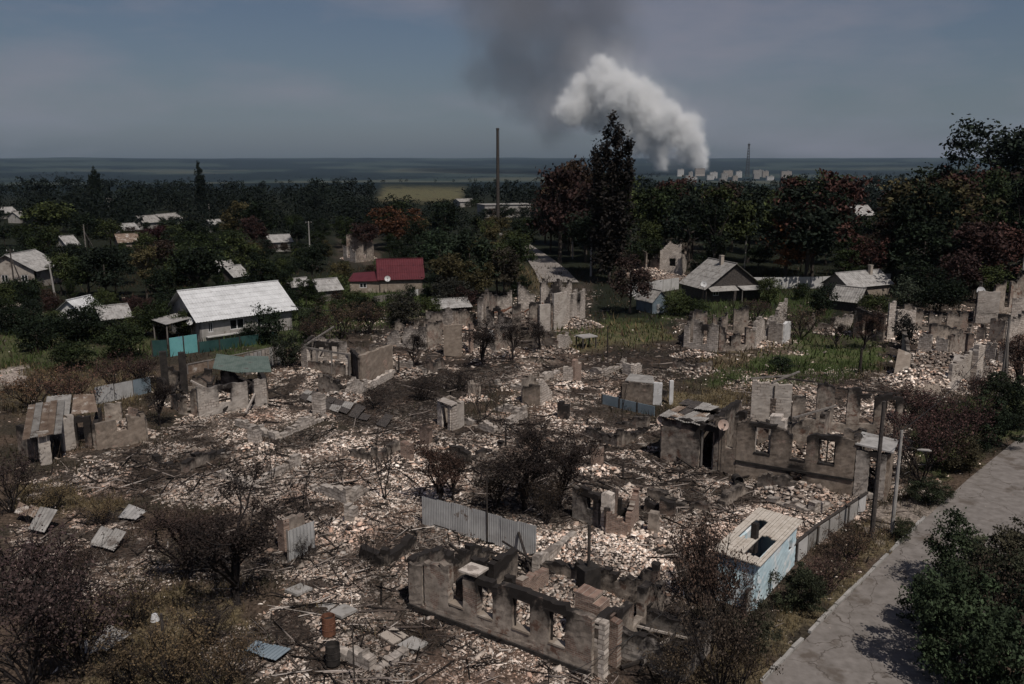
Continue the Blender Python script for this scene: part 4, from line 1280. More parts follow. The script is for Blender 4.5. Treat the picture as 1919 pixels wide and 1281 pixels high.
# frame house and the big tan block wall
r = stub('burnt_house', 620, 700, [(568, 690, 580, 694, 2.1, 2.1, 'pale_stone', 0.2, [], 0.05), (580, 694, 658, 706, 1.0, 1.0, 'plaster', 0.5, [], 0.2), (588, 680, 650, 686, 2.2, 2.4, 'pale_stone', 0.4, [(0.15, 0.35, 0.6, 1.7), (0.55, 0.75, 0.5, 1.9)], 0.3), (568, 690, 590, 672, 2.2, 2.6, 'plaster', 0.5, [(0.3, 0.6, 0.5, 1.7)], 0.2), (592, 670, 640, 668, 3.0, 2.2, 'pale_stone', 0.45, [], 0.5), (652, 706, 660, 700, 2.1, 2.0, 'pale_stone', 0.1, [], 0.1)],
         'gutted house with a bare post-and-rail front left of the big tan wall', [(625, 690, 3.5, 2, 0.5, 500, 1.0)])
a, b = G2(570, 692), G2(656, 707)
put(MB().bar((a.x, a.y, 2.25), (b.x, b.y, 2.2), 0.16), 'wall_plate', 'grey_wood', r)
for t in (0.3, 0.62, 1.0):
    p = a.lerp(b, t)
    put(MB().bar((p.x, p.y, 0), (p.x, p.y, 2.2), 0.14), 'post', 'grey_wood', r)
p0, p1 = G2(572, 690), G2(628, 670)
put(MB().bar((p0.x, p0.y, 2.3), (p1.x, p1.y, 3.3), 0.13), 'rafter', 'grey_wood', r)
r = stub('ruined_walls', 700, 712, [(676, 720, 734, 697, 2.7, 2.6, 'tan_plaster', 0.02, [], 0.05, 0.35), (660, 700, 676, 720, 2.4, 2.6, 'tan_plaster', 0.9, [], 0.1, 0.35), (660, 700, 718, 678, 2.4, 2.6, 'plaster', 0.5, [(0.4, 0.6, 0.8, 9)], 0.4), (734, 697, 724, 684, 2.6, 2.2, 'plaster', 0.4, [], 0.5), (690, 732, 738, 706, 0.7, 0.8, 'pale_stone', 0.05, [], 0.15)],  # left return wall darkened to paint in its shaded side
         'big blank tan block wall standing almost whole left of centre', [(715, 690, 2.2, 1.4, 1.6, 400, 0.9)])
r = stub('ruined_walls', 800, 650, [(728, 648, 800, 655, 1.8, 2.4, 'pale_stone', 0.5, [(0.3, 0.4, 0.5, 9)], 0.9), (800, 655, 828, 650, 2.4, 2.0, 'plaster', 0.6, [], 0.8), (740, 625, 830, 622, 2.4, 2.2, 'plaster', 0.6, [(0.5, 0.6, 0.5, 9)], 0.9), (832, 668, 866, 668, 2.6, 2.6, 'tan_plaster', 0.15, [], 0.1, 0.5), (880, 665, 886, 664, 2.6, 2.5, 'brick', 0.4, [], 0.1)],
         'sooty heap of wall stumps with one square brown pier right of the big tan wall', [(775, 640, 4.5, 2.5, 1.6, 1100, 0.8), (850, 655, 3, 2, 0.8, 400, 0.7)])
a, b = G2(830, 668), G2(888, 668)
put(MB().bar((a.x, a.y, 2.75), (b.x, b.y, 2.8), 0.18), 'lintel', 'charred_wood', r)

r = stub('burnt_house', 1000, 620, [(897, 612, 960, 622, 3.0, 2.8, 'pale_stone', 0.6, [(0.12, 0.26, 0.5, 9), (0.45, 0.6, 0.6, 2.3)], 0.8), (960, 622, 1012, 620, 2.7, 3.0, 'plaster', 0.85, [(0.3, 0.6, 0.1, 9)], 0.6), (1010, 622, 1030, 620, 3.2, 3.3, 'grey_plaster', 0.1, [], 0.4), (1036, 618, 1060, 614, 3.6, 3.5, 'grey_plaster', 0.1, [], 0.15), (1060, 614, 1094, 600, 4.2, 4.0, 'pale_stone', 0.35, [(0.15, 0.3, 0.8, 9), (0.55, 0.7, 0.8, 3.0)], 0.9), (930, 592, 1070, 582, 3.2, 3.8, 'pale_stone', 0.55, [(0.2, 0.28, 0.8, 9), (0.5, 0.58, 0.6, 9), (0.75, 0.82, 0.6, 2.6)], 1.0), (897, 612, 930, 592, 2.8, 3.0, 'plaster', 0.6, [], 0.8), (1035, 618, 1020, 590, 3.4, 3.2, 'plaster', 0.6, [], 0.8)],
         'tall shattered house shell at the foot of the lane with two pale upright piers', [(970, 605, 5, 3, 1.4, 900, 0.7), (1085, 612, 3, 2, 1.0, 500, 1.1)])
c = G2(960, 600)
beams(r, ((c.x, c.y), (5.0, 2.5)), 10, 61, 2, 5, lift=2.4, w=0.16, mat='rust_iron')

# right-hand ruins
stub('burnt_house', 1700, 640, [(1600, 632, 1655, 642, 2.6, 2.6, 'plaster', 0.75, [(0.25, 0.38, 0.5, 2.1), (0.62, 0.76, 0.5, 2.1)], 0.3), (1660, 640, 1672, 640, 4.0, 4.6, 'pale_stone', 0.15, [], 0.9), (1676, 638, 1710, 632, 3.8, 2.6, 'pale_stone', 0.25, [], 0.7), (1690, 620, 1810, 622, 2.4, 2.2, 'plaster', 0.6, [(0.3, 0.4, 0.5, 9), (0.6, 0.68, 0.5, 9)], 0.7), (1740, 645, 1800, 640, 1.5, 1.2, 'plaster', 0.7, [], 0.6), (1600, 632, 1620, 612, 2.4, 2.2, 'plaster', 0.6, [], 0.6)],
     'burnt house right of the meadow with one pointed pale pier rising above it', [(1720, 640, 4, 2.2, 1.1, 700, 1.0), (1640, 630, 3, 2, 0.7, 400, 0.8)])
r = stub('collapsed_house', 1770, 720, [(1778, 725, 1820, 712, 2.4, 2.9, 'grey_plaster', 0.1, [], 0.35), (1822, 716, 1834, 712, 3.4, 3.3, 'pale_stone', 0.1, [], 0.3, 0.5), (1690, 672, 1706, 690, 2.4, 1.9, 'grey_plaster', 0.5, [], 0.7), (1806, 690, 1816, 690, 3.6, 3.5, 'brick', 0.55, [], 0.15, 0.5), (1834, 712, 1880, 700, 2.6, 1.4, 'pale_stone', 0.5, [(0.3, 0.5, 0.4, 9)], 0.8), (1700, 700, 1730, 712, 1.6, 1.2, 'pale_stone', 0.3, [], 0.5)],
         'collapsed house with leaning wall slabs below the white satellite dish', [(1730, 718, 4, 2.4, 1.3, 900, 1.15), (1850, 700, 3.5, 2.5, 1.2, 800, 1.0), (1760, 680, 4, 2.5, 1.0, 700, 0.9)])
for i, (pts, mt) in enumerate((([(1672, 716, 0.1), (1700, 720, 0.2), (1704, 700, 2.0), (1680, 694, 2.2)], 'tan_plaster'), ([(1712, 732, 0.1), (1765, 738, 0.1), (1748, 714, 1.0), (1708, 716, 0.9)], 'tan_plaster'), ([(1766, 726, 0.2), (1792, 734, 0.0), (1806, 712, 2.3), (1786, 706, 2.3)], 'grey_plaster'))):
    put(MB().slab([(G2(x, y).x, G2(x, y).y, z) for x, y, z in pts], 0.28), 'fallen_wall', mt, r)
stub('burnt_house', 1880, 600, [(1826, 606, 1868, 608, 3.2, 3.2, 'grey_plaster', 0.12, [(0.02, 0.9, 1.3, 1.36)], 0.1), (1892, 610, 1925, 612, 3.4, 3.4, 'pale_stone', 0.25, [], 0.5), (1868, 608, 1892, 610, 1.0, 1.0, 'plaster', 0.9, [], 0.1), (1830, 590, 1925, 585, 4.0, 4.4, 'plaster', 0.6, [(0.2, 0.3, 0.8, 9), (0.5, 0.6, 0.8, 9)], 0.8), (1826, 606, 1832, 590, 3.2, 3.2, 'plaster', 0.6, [], 0.5)],
     'ruined house at the right edge with a square gray wall panel', [(1890, 640, 4, 2.5, 1.3, 800, 1.0)])
# far ruin between lane and wood
stub('burnt_house', 1240, 515, [(1236, 516, 1275, 518, 4.0, 4.6, 'pale_stone', 0.1, [(0.45, 0.75, 1.8, 3.2)], 0.6), (1195, 508, 1236, 516, 3.4, 3.0, 'plaster', 0.5, [(0.4, 0.6, 0.6, 9)], 1.0), (1275, 518, 1290, 500, 3.6, 2.6, 'pale_stone', 0.4, [], 0.8), (1195, 500, 1285, 496, 3.4, 3.4, 'plaster', 0.6, [(0.4, 0.5, 0.6, 9)], 1.0)],
     'far pale ruin with one dark square window in front of the wood', [(1215, 516, 5, 3, 1.4, 500, 1.1), (1255, 522, 5, 2, 0.9, 400, 1.2)])
stub('burnt_house', 672, 490, [(645, 488, 668, 492, 3.0, 2.6, 'pale_stone', 0.5, [(0.3, 0.55, 0.8, 9)], 0.9), (668, 492, 700, 488, 2.6, 3.0, 'plaster', 0.6, [(0.4, 0.6, 0.8, 9)], 0.9), (650, 478, 698, 476, 3.2, 3.6, 'plaster', 0.5, [], 0.9)],
     'far ruin among trees behind the red roofed house', [(672, 484, 4, 3, 1.0, 300, 1.1)])
# left foreground corner of a shed, and fallen roof pieces
r = stub('ruined_walls', 560, 1030, [(527, 1030, 540, 1038, 2.0, 2.0, 'brick', 0.2, [], 0.15), (540, 1052, 590, 1032, 0.5, 0.5, 'plaster', 0.6, [], 0.3), (527, 1030, 568, 1004, 1.9, 1.5, 'plaster', 0.3, [], 0.4)],
         'low brick corner with a leaning metal sheet in the left foreground')
a, b = G2(541, 1056), G2(592, 1034)
put(corrugated([(a.x, a.y, 0.1), (b.x, b.y, 0.1), (b.x, b.y, 1.75), (a.x, a.y, 1.75)], 8), 'metal_sheet', 'zinc_sheet', r)
put(MB().bar((a.x, a.y, 0), (a.x, a.y, 1.85), 0.07), 'post', 'grey_wood', r)

def fallen(px, py, quad, mat, label, zs, name='roof_sheet', waves=9):
    p = ground_at(px, py)
    o = empty('fallen_roof', (p.x, p.y, z1(p.x, p.y)), label=label, cat='roof sheet')
    rr = random.Random(int(px))
    for i, (qd, zz) in enumerate(zip(quad, zs)):
        Q = [Vector((G2(*q).x, G2(*q).y, 0)) for q in qd]
        k = max(1, round((Q[1] - Q[0]).length / 1.1))
        m = max(1, round((Q[3] - Q[0]).length / 1.3))
        for a in range(k):
            for b in range(m):
                if k * m > 2 and rr.random() < 0.16: continue
                pts = []
                for u_, v_ in ((a, b), (a + 0.97, b), (a + 0.97, b + 0.98), (a, b + 0.98)):
                    g = Q[0].lerp(Q[1], u_ / k).lerp(Q[3].lerp(Q[2], u_ / k), v_ / m)
                    zh = zz[0] * (1 - v_ / m) + zz[3] * v_ / m
                    pts.append((g.x + rr.uniform(-.06, .06), g.y + rr.uniform(-.06, .06), z1(g.x, g.y) + 0.08 + zh * 0.8 + rr.uniform(-0.05, 0.1)))
                put(corrugated(pts, 5, amp=0.016), name, mat[rr.randrange(len(mat))], o)
    return o
fallen(195, 1215, [[(160, 1215), (200, 1235), (250, 1212), (205, 1193)], [(135, 1222), (168, 1235), (205, 1228), (165, 1212)]], ['grey_slate', 'slate_sheet', 'grey_slate'], 'pale slate roof sheets lying in scorched weeds at the lower left', [(0.3, 0.35, 0.7, 0.6), (0.1, 0.1, 0.3, 0.3)])
fallen(235, 970, [[(222, 975), (258, 982), (280, 972), (245, 958)]], ['slate_sheet'], 'single white sheet lying on the ground left of the burnt tree', [(0.2, 0.1, 0.35, 0.5)])
fallen(70, 985, [[(52, 1000), (85, 1008), (112, 990), (80, 980)], [(28, 978), (70, 990), (78, 980), (40, 968)]], ['grey_slate', 'rust_sheet'], 'tilted broken roof sheets at the left edge above scorched weeds', [(0.2, 0.3, 1.1, 1.2), (0.6, 0.5, 0.9, 1.0)])
fallen(200, 1020, [[(170, 1030), (215, 1042), (240, 1018), (195, 1008)]], ['grey_slate'], 'bent slate sheet lying on bright rubble at the left', [(0.15, 0.1, 0.6, 0.7)])
fallen(1262, 1250, [[(1225, 1262), (1270, 1275), (1290, 1255), (1240, 1246)]], ['slate_sheet'], 'pale sheet lying in the weeds below the foreground house', [(0.2, 0.2, 0.3, 0.4)])
fallen(650, 775, [[(560, 750), (600, 762), (612, 748), (575, 738)], [(600, 764), (650, 780), (664, 764), (614, 750)], [(652, 782), (706, 800), (724, 780), (668, 766)], [(704, 802), (742, 812), (752, 796), (724, 782)]], ['dark_wood', 'grey_slate', 'dark_wood'], 'long collapsed slate roof bedded flat in black ash', [(0.02, 0.1, 0.35, 0.35)] * 4, waves=12)
fallen(490, 1235, [[(455, 1225), (520, 1250), (545, 1235), (480, 1212)]], ['blue_paint'], 'bluish crumpled sheet lying at the bottom left of the garden path', [(0.1, 0.1, 0.25, 0.3)])
fallen(960, 655, [[(905, 640), (935, 645), (940, 632), (910, 628)]], ['slate_sheet'], 'small tilted sheet between the shattered house shell and black ash', [(0.4, 0.4, 0.9, 0.9)])
p = ground_at(1098, 650)
o = empty('table', (p.x, p.y, z1(p.x, p.y)), label='low table with pale top standing in the dry meadow', cat='table')
put(MB().box((p.x, p.y, 1.25), (2.0, 1.6, 0.12), 0.5), 'table_top', 'concrete', o)
for sx, sy in ((-1, -1), (1, -1), (-1, 1), (1, 1)):
    q = Matrix.Rotation(0.5, 3, 'Z') @ Vector((sx * 0.85, sy * 0.65, 0))
    put(MB().box((p.x + q.x, p.y + q.y, 0.6), (0.12, 0.12, 1.3), 0.5), 'leg', 'dark_wood', o)

# ---- footings and low wall stumps of houses burnt to the ground
def footing(px, py, corners, label, h=0.6, mat='pale_stone', so=0.3):
    r = ruin('foundation', px, py, label)
    for i, (a, b) in enumerate(zip(corners, corners[1:])):
        wall(r, G2(*a), G2(*b), h, h * 0.7, jag=0.45, seed=int(px + 7 * i), soot_shade=so, mat=mat, th=0.42, cell=(0.3, 0.2))
    return r
footing(910, 800, [(868, 792), (930, 812), (985, 780), (925, 766)], 'low pale footing between the privy and the brown stack', 0.7)
footing(690, 850, [(630, 848), (700, 868), (775, 835)], 'low wall corner left of the bare twin-stemmed sapling', 0.7, 'plaster', 0.5)
footing(1140, 830, [(1095, 815), (1160, 838), (1215, 806), (1150, 790)], 'low square footing left of the sooty outbuilding', 0.8, 'plaster', 0.6)
footing(470, 890, [(395, 888), (470, 915), (560, 872)], 'low wall corner at the edge of the black ash strip', 0.6)
footing(690, 1045, [(640, 1030), (720, 1062), (775, 1022)], 'low black-edged wall corner left of the foreground house', 0.8, 'plaster', 0.8)
footing(620, 940, [(580, 915), (655, 948), (705, 915)], 'low pale wall corner above the low brick corner', 0.6)
footing(1270, 945, [(1215, 930), (1330, 962), (1395, 925)], 'long low wall stump above the pale blue shed', 0.6, 'plaster', 0.5)
footing(1010, 715, [(930, 722), (985, 735), (1045, 700)], 'low footing behind the brown stack', 0.8)
footing(860, 875, [(800, 842), (880, 868), (940, 838)], 'low footing above the burnt brown-leaved tree', 0.7, 'plaster', 0.6)
footing(530, 790, [(445, 800), (520, 822), (610, 786)], 'low wall corner right of the bent green roof sheets', 0.8)
footing(340, 870, [(290, 862), (345, 884), (420, 848)], 'low sooty wall corner right of the notched brown room', 0.7, 'plaster', 0.7)
footing(680, 1235, [(560, 1200), (700, 1262), (760, 1230)], 'low edging wall below the garden path', 0.35)
footing(1130, 700, [(1085, 690), (1130, 704), (1170, 684)], 'low pale footing right of the pinkish chimney stubs', 0.7)
footing(1500, 950, [(1440, 942), (1520, 968), (1590, 938)], 'low wall stump between the right-hand burnt house and the slab fence', 0.5)
for k, (px, py, h, lb) in enumerate(((600, 780, 2.2, 'small pale chimney stub right of the green roof sheets'), (1120, 880, 2.0, 'small pale wall tooth left of the short black iron post'), (890, 745, 1.7, 'small scorched stub at the edge of the long ash bed'), (480, 835, 1.6, 'small pale stub above the black ash strip'), (765, 870, 1.5, 'small pale stub beside the bare twin-stemmed sapling'), (1225, 1010, 1.6, 'small sooty stub right of the brick stove'), (660, 985, 1.3, 'small brick stub right of the leaning metal sheet'))):
    stub('brick_stack', px, py, [(px - 10, py, px + 8, py + 3, h, h * 0.8, ('pale_stone', 'brick', 'plaster')[k % 3], 0.3, [], 0.3, 0.5)], lb, [(px, py + 4, 1.4, 1.0, 0.4, 160, 1.1)])

# ---- more broken walls packed into the back and right plots
for px, py, ws, lb in (
    (920, 660, [(880, 655, 930, 665, 2.2, 1.8, 'pale_stone', 0.5, [(0.4, 0.6, 0.5, 9)], 0.8), (930, 665, 960, 648, 1.8, 2.4, 'plaster', 0.6, [], 0.8)], 'sooty wall corner between the square brown pier and the shattered house shell'),
    (1040, 655, [(1000, 650, 1046, 660, 1.8, 1.4, 'plaster', 0.5, [(0.3, 0.5, 0.5, 9)], 0.7), (1046, 660, 1070, 646, 1.4, 1.8, 'pale_stone', 0.3, [], 0.7)], 'low jagged wall corner left of the low table'),
    (770, 700, [(745, 695, 800, 706, 1.5, 1.1, 'pale_stone', 0.4, [(0.5, 0.65, 0.4, 9)], 0.7), (800, 706, 830, 690, 1.1, 1.6, 'plaster', 0.6, [], 0.7)], 'low jagged wall corner at the back of the long ash bed'),
    (850, 615, [(800, 612, 850, 618, 2.2, 2.6, 'pale_stone', 0.5, [(0.4, 0.55, 0.6, 9)], 0.9), (850, 618, 890, 606, 2.4, 1.8, 'plaster', 0.6, [], 0.9)], 'mottled wall remains left of the shattered house shell'),
    (1560, 620, [(1510, 618, 1560, 624, 1.8, 2.0, 'plaster', 0.5, [(0.3, 0.45, 0.5, 9)], 0.8), (1560, 624, 1595, 614, 1.8, 1.4, 'pale_stone', 0.4, [], 0.8)], 'broken walls behind the green meadow left of the pointed pale pier'),
    (1760, 660, [(1720, 662, 1775, 670, 2.0, 1.6, 'pale_stone', 0.3, [(0.45, 0.6, 0.5, 9)], 0.8), (1775, 670, 1815, 656, 1.8, 2.2, 'plaster', 0.5, [], 0.8)], 'jagged pale walls above the leaning wall slabs'),
    (1880, 690, [(1845, 688, 1890, 696, 2.4, 2.8, 'pale_stone', 0.4, [(0.4, 0.55, 0.7, 9)], 0.9), (1890, 696, 1925, 684, 2.6, 2.0, 'plaster', 0.5, [], 0.9)], 'tall jagged wall piece at the right edge left of the double pole'),
    (1870, 640, [(1830, 640, 1880, 648, 2.4, 2.0, 'plaster', 0.5, [(0.3, 0.45, 0.6, 9)], 0.9), (1880, 648, 1922, 640, 2.2, 2.6, 'pale_stone', 0.4, [], 0.9)], 'jagged wall row below the square gray wall panel at the right edge'),
    (640, 745, [(600, 735, 650, 748, 1.6, 1.2, 'plaster', 0.6, [], 0.7), (650, 748, 690, 730, 1.2, 1.6, 'pale_stone', 0.3, [], 0.7)], 'low broken wall corner below the gutted post-and-rail house'),
    (1300, 690, [(1262, 690, 1305, 698, 1.0, 0.8, 'plaster', 0.6, [], 0.5), (1305, 698, 1335, 684, 0.8, 1.0, 'plaster', 0.5, [], 0.5)], 'low wall corner at the left end of the green meadow'),
    (1490, 925, [(1420, 912, 1490, 930, 0.8, 0.6, 'plaster', 0.5, [], 0.5)], 'low plinth remains lying before the front of the right-hand burnt house'),
    (830, 845, [(790, 838, 835, 850, 1.6, 1.2, 'brick', 0.6, [(0.4, 0.6, 0.4, 9)], 0.6)], 'short scorched brick wall behind the burnt brown-leaved tree'),
):
    stub('ruined_wall', px, py, ws, lb, [(px, py + 4, 2.6, 1.6, 0.6, 320, 0.95)])
# ------------------------------------------------------------------ standing houses
def flat_wall(parent, a, b, h, mat, openings=(), gable=0.0, th=0.25, name='wall', win='whitewash', z=0.0, base=-0.4):
    """a clean wall with real openings, each with a frame and a dark pane set back"""
    a, b = Vector((a[0], a[1], 0)), Vector((b[0], b[1], 0))
    d = b - a
    L = d.length
    d.normalize()
    n = Vector((d.y, -d.x, 0))
    S = sorted({0, L} | {v for o in openings for v in o[:2]})
    Z = sorted({base, h} | {v for o in openings for v in o[2:4]})
    m = MB()
    for s0, s1 in zip(S, S[1:]):
        for k0, k1 in zip(Z, Z[1:]):
            sm, zm = (s0 + s1) / 2, (k0 + k1) / 2
            if any(o[0] < sm < o[1] and o[2] < zm < o[3] for o in openings): continue
            c = a + d * sm
            m.box((c.x - n.x * th / 2, c.y - n.y * th / 2, z + zm), (s1 - s0, th, k1 - k0), math.atan2(d.y, d.x))
    if gable:
        q = [a, b, a.lerp(b, 0.5)]
        vs = []
        for k in (0, th):
            vs += [(q[0].x - n.x * k, q[0].y - n.y * k, z + h), (q[1].x - n.x * k, q[1].y - n.y * k, z + h), (q[2].x - n.x * k, q[2].y - n.y * k, z + h + gable)]
        m.add(vs, [(0, 1, 2), (5, 4, 3), (0, 3, 4, 1), (1, 4, 5, 2), (2, 5, 3, 0)])
    w = put(m, name, mat, parent)
    for s0, s1, k0, k1 in openings:
        f = MB()
        p, q = a + d * s0 - n * 0.08, a + d * s1 - n * 0.08
        for r in (a + d * (s0 + 0.05) - n * 0.08, a + d * (s1 - 0.05) - n * 0.08, (p + q) / 2):
            f.bar((r.x, r.y, z + k0), (r.x, r.y, z + k1), 0.09)
        for zz in (k0 + 0.05, k1 - 0.05):
            f.bar((p.x, p.y, z + zz), (q.x, q.y, z + zz), 0.08, 0.09)
        wd = put(f, 'window', win, parent)
        c = (p + q) / 2 - n * 0.04
        pane = MB().box((c.x, c.y, z + (k0 + k1) / 2), (s1 - s0, 0.03, k1 - k0), math.atan2(d.y, d.x))
        put(pane, 'pane', 'glass', wd)
    return w

def roof_slope(parent, e0, e1, r1, r0, mat, rows=5, cols=0, t=0.05, waves=True, name='roof_sheet'):
    """eave e0-e1, ridge r0-r1 : overlapping rows of sheets, one object per row"""
    e0, e1, r0, r1 = (Vector(p) for p in (e0, e1, r0, r1))
    n = (e1 - e0).cross(r0 - e0).normalized()
    if n.z < 0: n = -n
    for i in range(rows):
        t0, t1 = i / rows, min((i + 1.06) / rows, 1)
        q = [e0.lerp(r0, t0) + n * 0.03, e1.lerp(r1, t0) + n * 0.03, e1.lerp(r1, t1), e0.lerp(r0, t1)]
        if waves:
            put(corrugated(q, max(6, int((e1 - e0).length / 0.34)), t=0.02, amp=0.025), name, mat, parent)
        else:
            put(MB().slab(q, t), name, mat, parent)

def gable_house(name, label, a, b, depth, h, rise, wallmat, roofmat, win=(), gwin=(), over=0.45, ridge_along=True, cat='house', rows=5, waves=True, chimney=None, gmat=None, z=None, group=None):
    """a, b: ground points of the front wall, left to right; depth goes away from the viewer"""
    a, b = Vector((a[0], a[1], 0)), Vector((b[0], b[1], 0))
    mid = (a + b) / 2
    z = z1(mid.x, mid.y) if z is None else z
    o = empty(name, (mid.x, mid.y, z), label=label, cat=cat, group=group)
    d = (b - a).normalized()
    n = Vector((-d.y, d.x, 0))
    c, e = b + n * depth, a + n * depth
    g = rise if not ridge_along else 0
    gs = rise if ridge_along else 0
    flat_wall(o, a, b, h, wallmat if not g or not gmat else wallmat, win, g, z=z)
    flat_wall(o, b, c, h, wallmat, (), gs, z=z)
    flat_wall(o, c, e, h, wallmat, (), g, z=z)
    flat_wall(o, e, a, h, wallmat, gwin, gs, z=z)
    H = h + rise + z
    E = h + z
    slope = rise / ((depth if ridge_along else (b - a).length) / 2)
    ov = over * slope
    up = lambda p, zz: (p.x, p.y, zz)
    if ridge_along:
        r0, r1 = (a + e) / 2 - d * over, (b + c) / 2 + d * over
        roof_slope(o, up(a - d * over - n * over, E - ov + 0.06), up(b + d * over - n * over, E - ov + 0.06), up(r1, H + 0.06), up(r0, H + 0.06), roofmat, rows, waves=waves)
        roof_slope(o, up(c + d * over + n * over, E - ov + 0.06), up(e - d * over + n * over, E - ov + 0.06), up(r0, H + 0.06), up(r1, H + 0.06), roofmat, max(2, rows // 2), waves=waves)
    else:
        r0, r1 = (a + b) / 2 - n * over, (c + e) / 2 + n * over
        roof_slope(o, up(e - d * over + n * over, E - ov + 0.06), up(a - d * over - n * over, E - ov + 0.06), up(r0, H + 0.06), up(r1, H + 0.06), roofmat, rows, waves=waves)
        roof_slope(o, up(b + d * over - n * over, E - ov + 0.06), up(c + d * over + n * over, E - ov + 0.06), up(r1, H + 0.06), up(r0, H + 0.06), roofmat, max(2, rows // 2), waves=waves)
    put(MB().bar(up(r0, H + 0.1), up(r1, H + 0.1), 0.22, 0.08), 'ridge_cap', roofmat, o)
    if chimney:
        p = r0.lerp(r1, chimney) - (n if ridge_along else d) * 0.6
        put(MB().box((p.x, p.y, H + 0.15), (0.5, 0.5, 1.5), math.atan2(d.y, d.x)).box((p.x, p.y, H + 0.93), (0.6, 0.6, 0.1), math.atan2(d.y, d.x)), 'chimney', 'brick', o)
    return o

# the long white-roofed house on the left
a, b = ground_at(376, 641), ground_at(548, 616)
o = gable_house('house', 'long single-storey house with a broad white slate roof', a, b, 8.2, 2.75, 2.7, 'concrete', 'white_slate',
            win=[(1.0, 1.6, 1.0, 2.2), (3.6, 5.4, 0.95, 2.2), (7.0, 9.0, 0.95, 2.2)], over=0.6, rows=7)
d = (b - a).normalized(); n = Vector((-d.y, d.x, 0))
p = a - d * 2.2 + n * 1.0
put(MB().slab([(v.x, v.y, z) for v, z in ((a - d * 3.4 + n * 1.0, 2.35), (a - d * 0.4 + n * 1.0, 2.75), (a - d * 0.4 + n * 5.2, 2.75), (a - d * 3.4 + n * 5.2, 2.35))], 0.06), 'porch_roof', 'slate_sheet', o)
for k in (1.2, 5.0):
    q = a - d * 3.2 + n * k
    put(MB().bar((q.x, q.y, 0), (q.x, q.y, 2.35), 0.12), 'porch_post', 'grey_wood', o)
q0, q1 = a + d * 0.6 - n * 0.35, a + d * 6.6 - n * 0.35
put(MB().bar((q0.x, q0.y, 0.55), (q1.x, q1.y, 0.55), 0.5, 0.12), 'wall_ledge', 'pale_concrete', o)
dish(360, 602, 640, 0.42, 'dish_white', 'white satellite dish by the gable of the white-roofed house', -0.2)

# fences in front of it
def panel_fence(name, label, pts, h, mat, panel=2.0, th=0.06, posts='iron', gap=0.03, corrug=0, cat='fence', lean=0.0, cap=False, miss=0.0, seed=0):
    rr = random.Random(seed)
    P = [Vector((p[0], p[1], 0)) for p in pts]
    o = empty(name, (P[0].x, P[0].y, z1(P[0].x, P[0].y)), label=label, cat=cat)
    for a, b in zip(P, P[1:]):
        L = (b - a).length
        k = max(1, round(L / panel))
        for i in range(k):
            p, q = a.lerp(b, i / k), a.lerp(b, (i + 1) / k)
            u = (q - p).normalized()
            nn = Vector((u.y, -u.x, 0))
            zz = z1(p.x, p.y)
            pb = p - nn * (0.09 if corrug else 0)
            put(MB().box((pb.x, pb.y, zz + h / 2 - (0.2 if corrug else 0.1)), (0.1, 0.1, h + (0.0 if corrug else 0.25)), math.atan2(u.y, u.x)), 'post', posts, o)
            if rr.random() < miss: continue
            ins = gap if corrug else 0.05 + gap
            p, q = p + u * ins, q - u * ins
            hh = h * rr.uniform(0.96, 1.0)
            ln = nn * (lean * rr.uniform(-1, 1))
            quad = [(p.x, p.y, zz), (q.x, q.y, zz), (q.x + ln.x, q.y + ln.y, zz + hh), (p.x + ln.x, p.y + ln.y, zz + hh)]
            if corrug:
                put(corrugated(quad, corrug * 2, t=0.012, amp=0.011), 'panel', mat if isinstance(mat, str) else mat[rr.randrange(len(mat))], o)
            else:
                c = (Vector(quad[0]) + Vector(quad[2])) / 2
                put(MB().box(c, ((q - p).length, th, hh), math.atan2(u.y, u.x)), 'panel', mat if isinstance(mat, str) else mat[rr.randrange(len(mat))], o)
        if cap:
            put(MB().bar((a.x, a.y, z1(a.x, a.y) + h + 0.06), (b.x, b.y, z1(b.x, b.y) + h + 0.06), 0.16, 0.08), 'rail', posts, o)
    return o
panel_fence('gate', 'bright teal metal gate in front of the white-roofed house', [ground_at(318, 667), ground_at(372, 658)], 2.0, 'teal_paint', 1.4, cat='gate')
panel_fence('fence', 'dark green metal fence running right of the teal gate', [ground_at(373, 660), ground_at(450, 650), ground_at(522, 640)], 1.2, 'dark_green_paint', 2.0)
panel_fence('fence', 'short dark green fence left of the teal gate', [ground_at(286, 668), ground_at(316, 667)], 1.8, 'dark_green_paint', 1.6)
panel_fence('fence', 'weathered plank fence end nearest the big tan wall', [ground_at(462, 702), ground_at(533, 680)], 2.0, ['grey_wood', 'pale_wood', 'slate_sheet'], 0.55, gap=-0.04, posts='grey_wood', lean=0.06, seed=2)
panel_fence('fence', 'low tan board fence sloping down to the dark chimneys', [ground_at(352, 700), ground_at(530, 664)], 0.9, ['pale_wood', 'rust_sheet'], 2.2, posts='grey_wood', cap=True, seed=3)
panel_fence('fence', 'corrugated gray metal fence behind the foreground house', [ground_at(792, 984), ground_at(1003, 1046)], 1.75, 'zinc_sheet', 1.05, corrug=5, gap=-0.04, posts='dark_wood', lean=0.05, seed=4)
panel_fence('fence', 'low pale blue metal fence before the long low shed wall', [ground_at(1128, 757), ground_at(1228, 780)], 0.85, 'blue_paint', 1.6, posts='iron')
panel_fence('fence', 'long pale concrete panel fence below the wood', [ground_at(1405, 541), ground_at(1540, 540), ground_at(1668, 533)], 1.9, 'pale_concrete', 2.1, posts='concrete', gap=0.02)
panel_fence('fence', 'pale concrete fence between the far pale ruin and the gable house', [ground_at(1178, 556), ground_at(1272, 541)], 1.9, 'pale_concrete', 2.1, posts='concrete', gap=0.02)
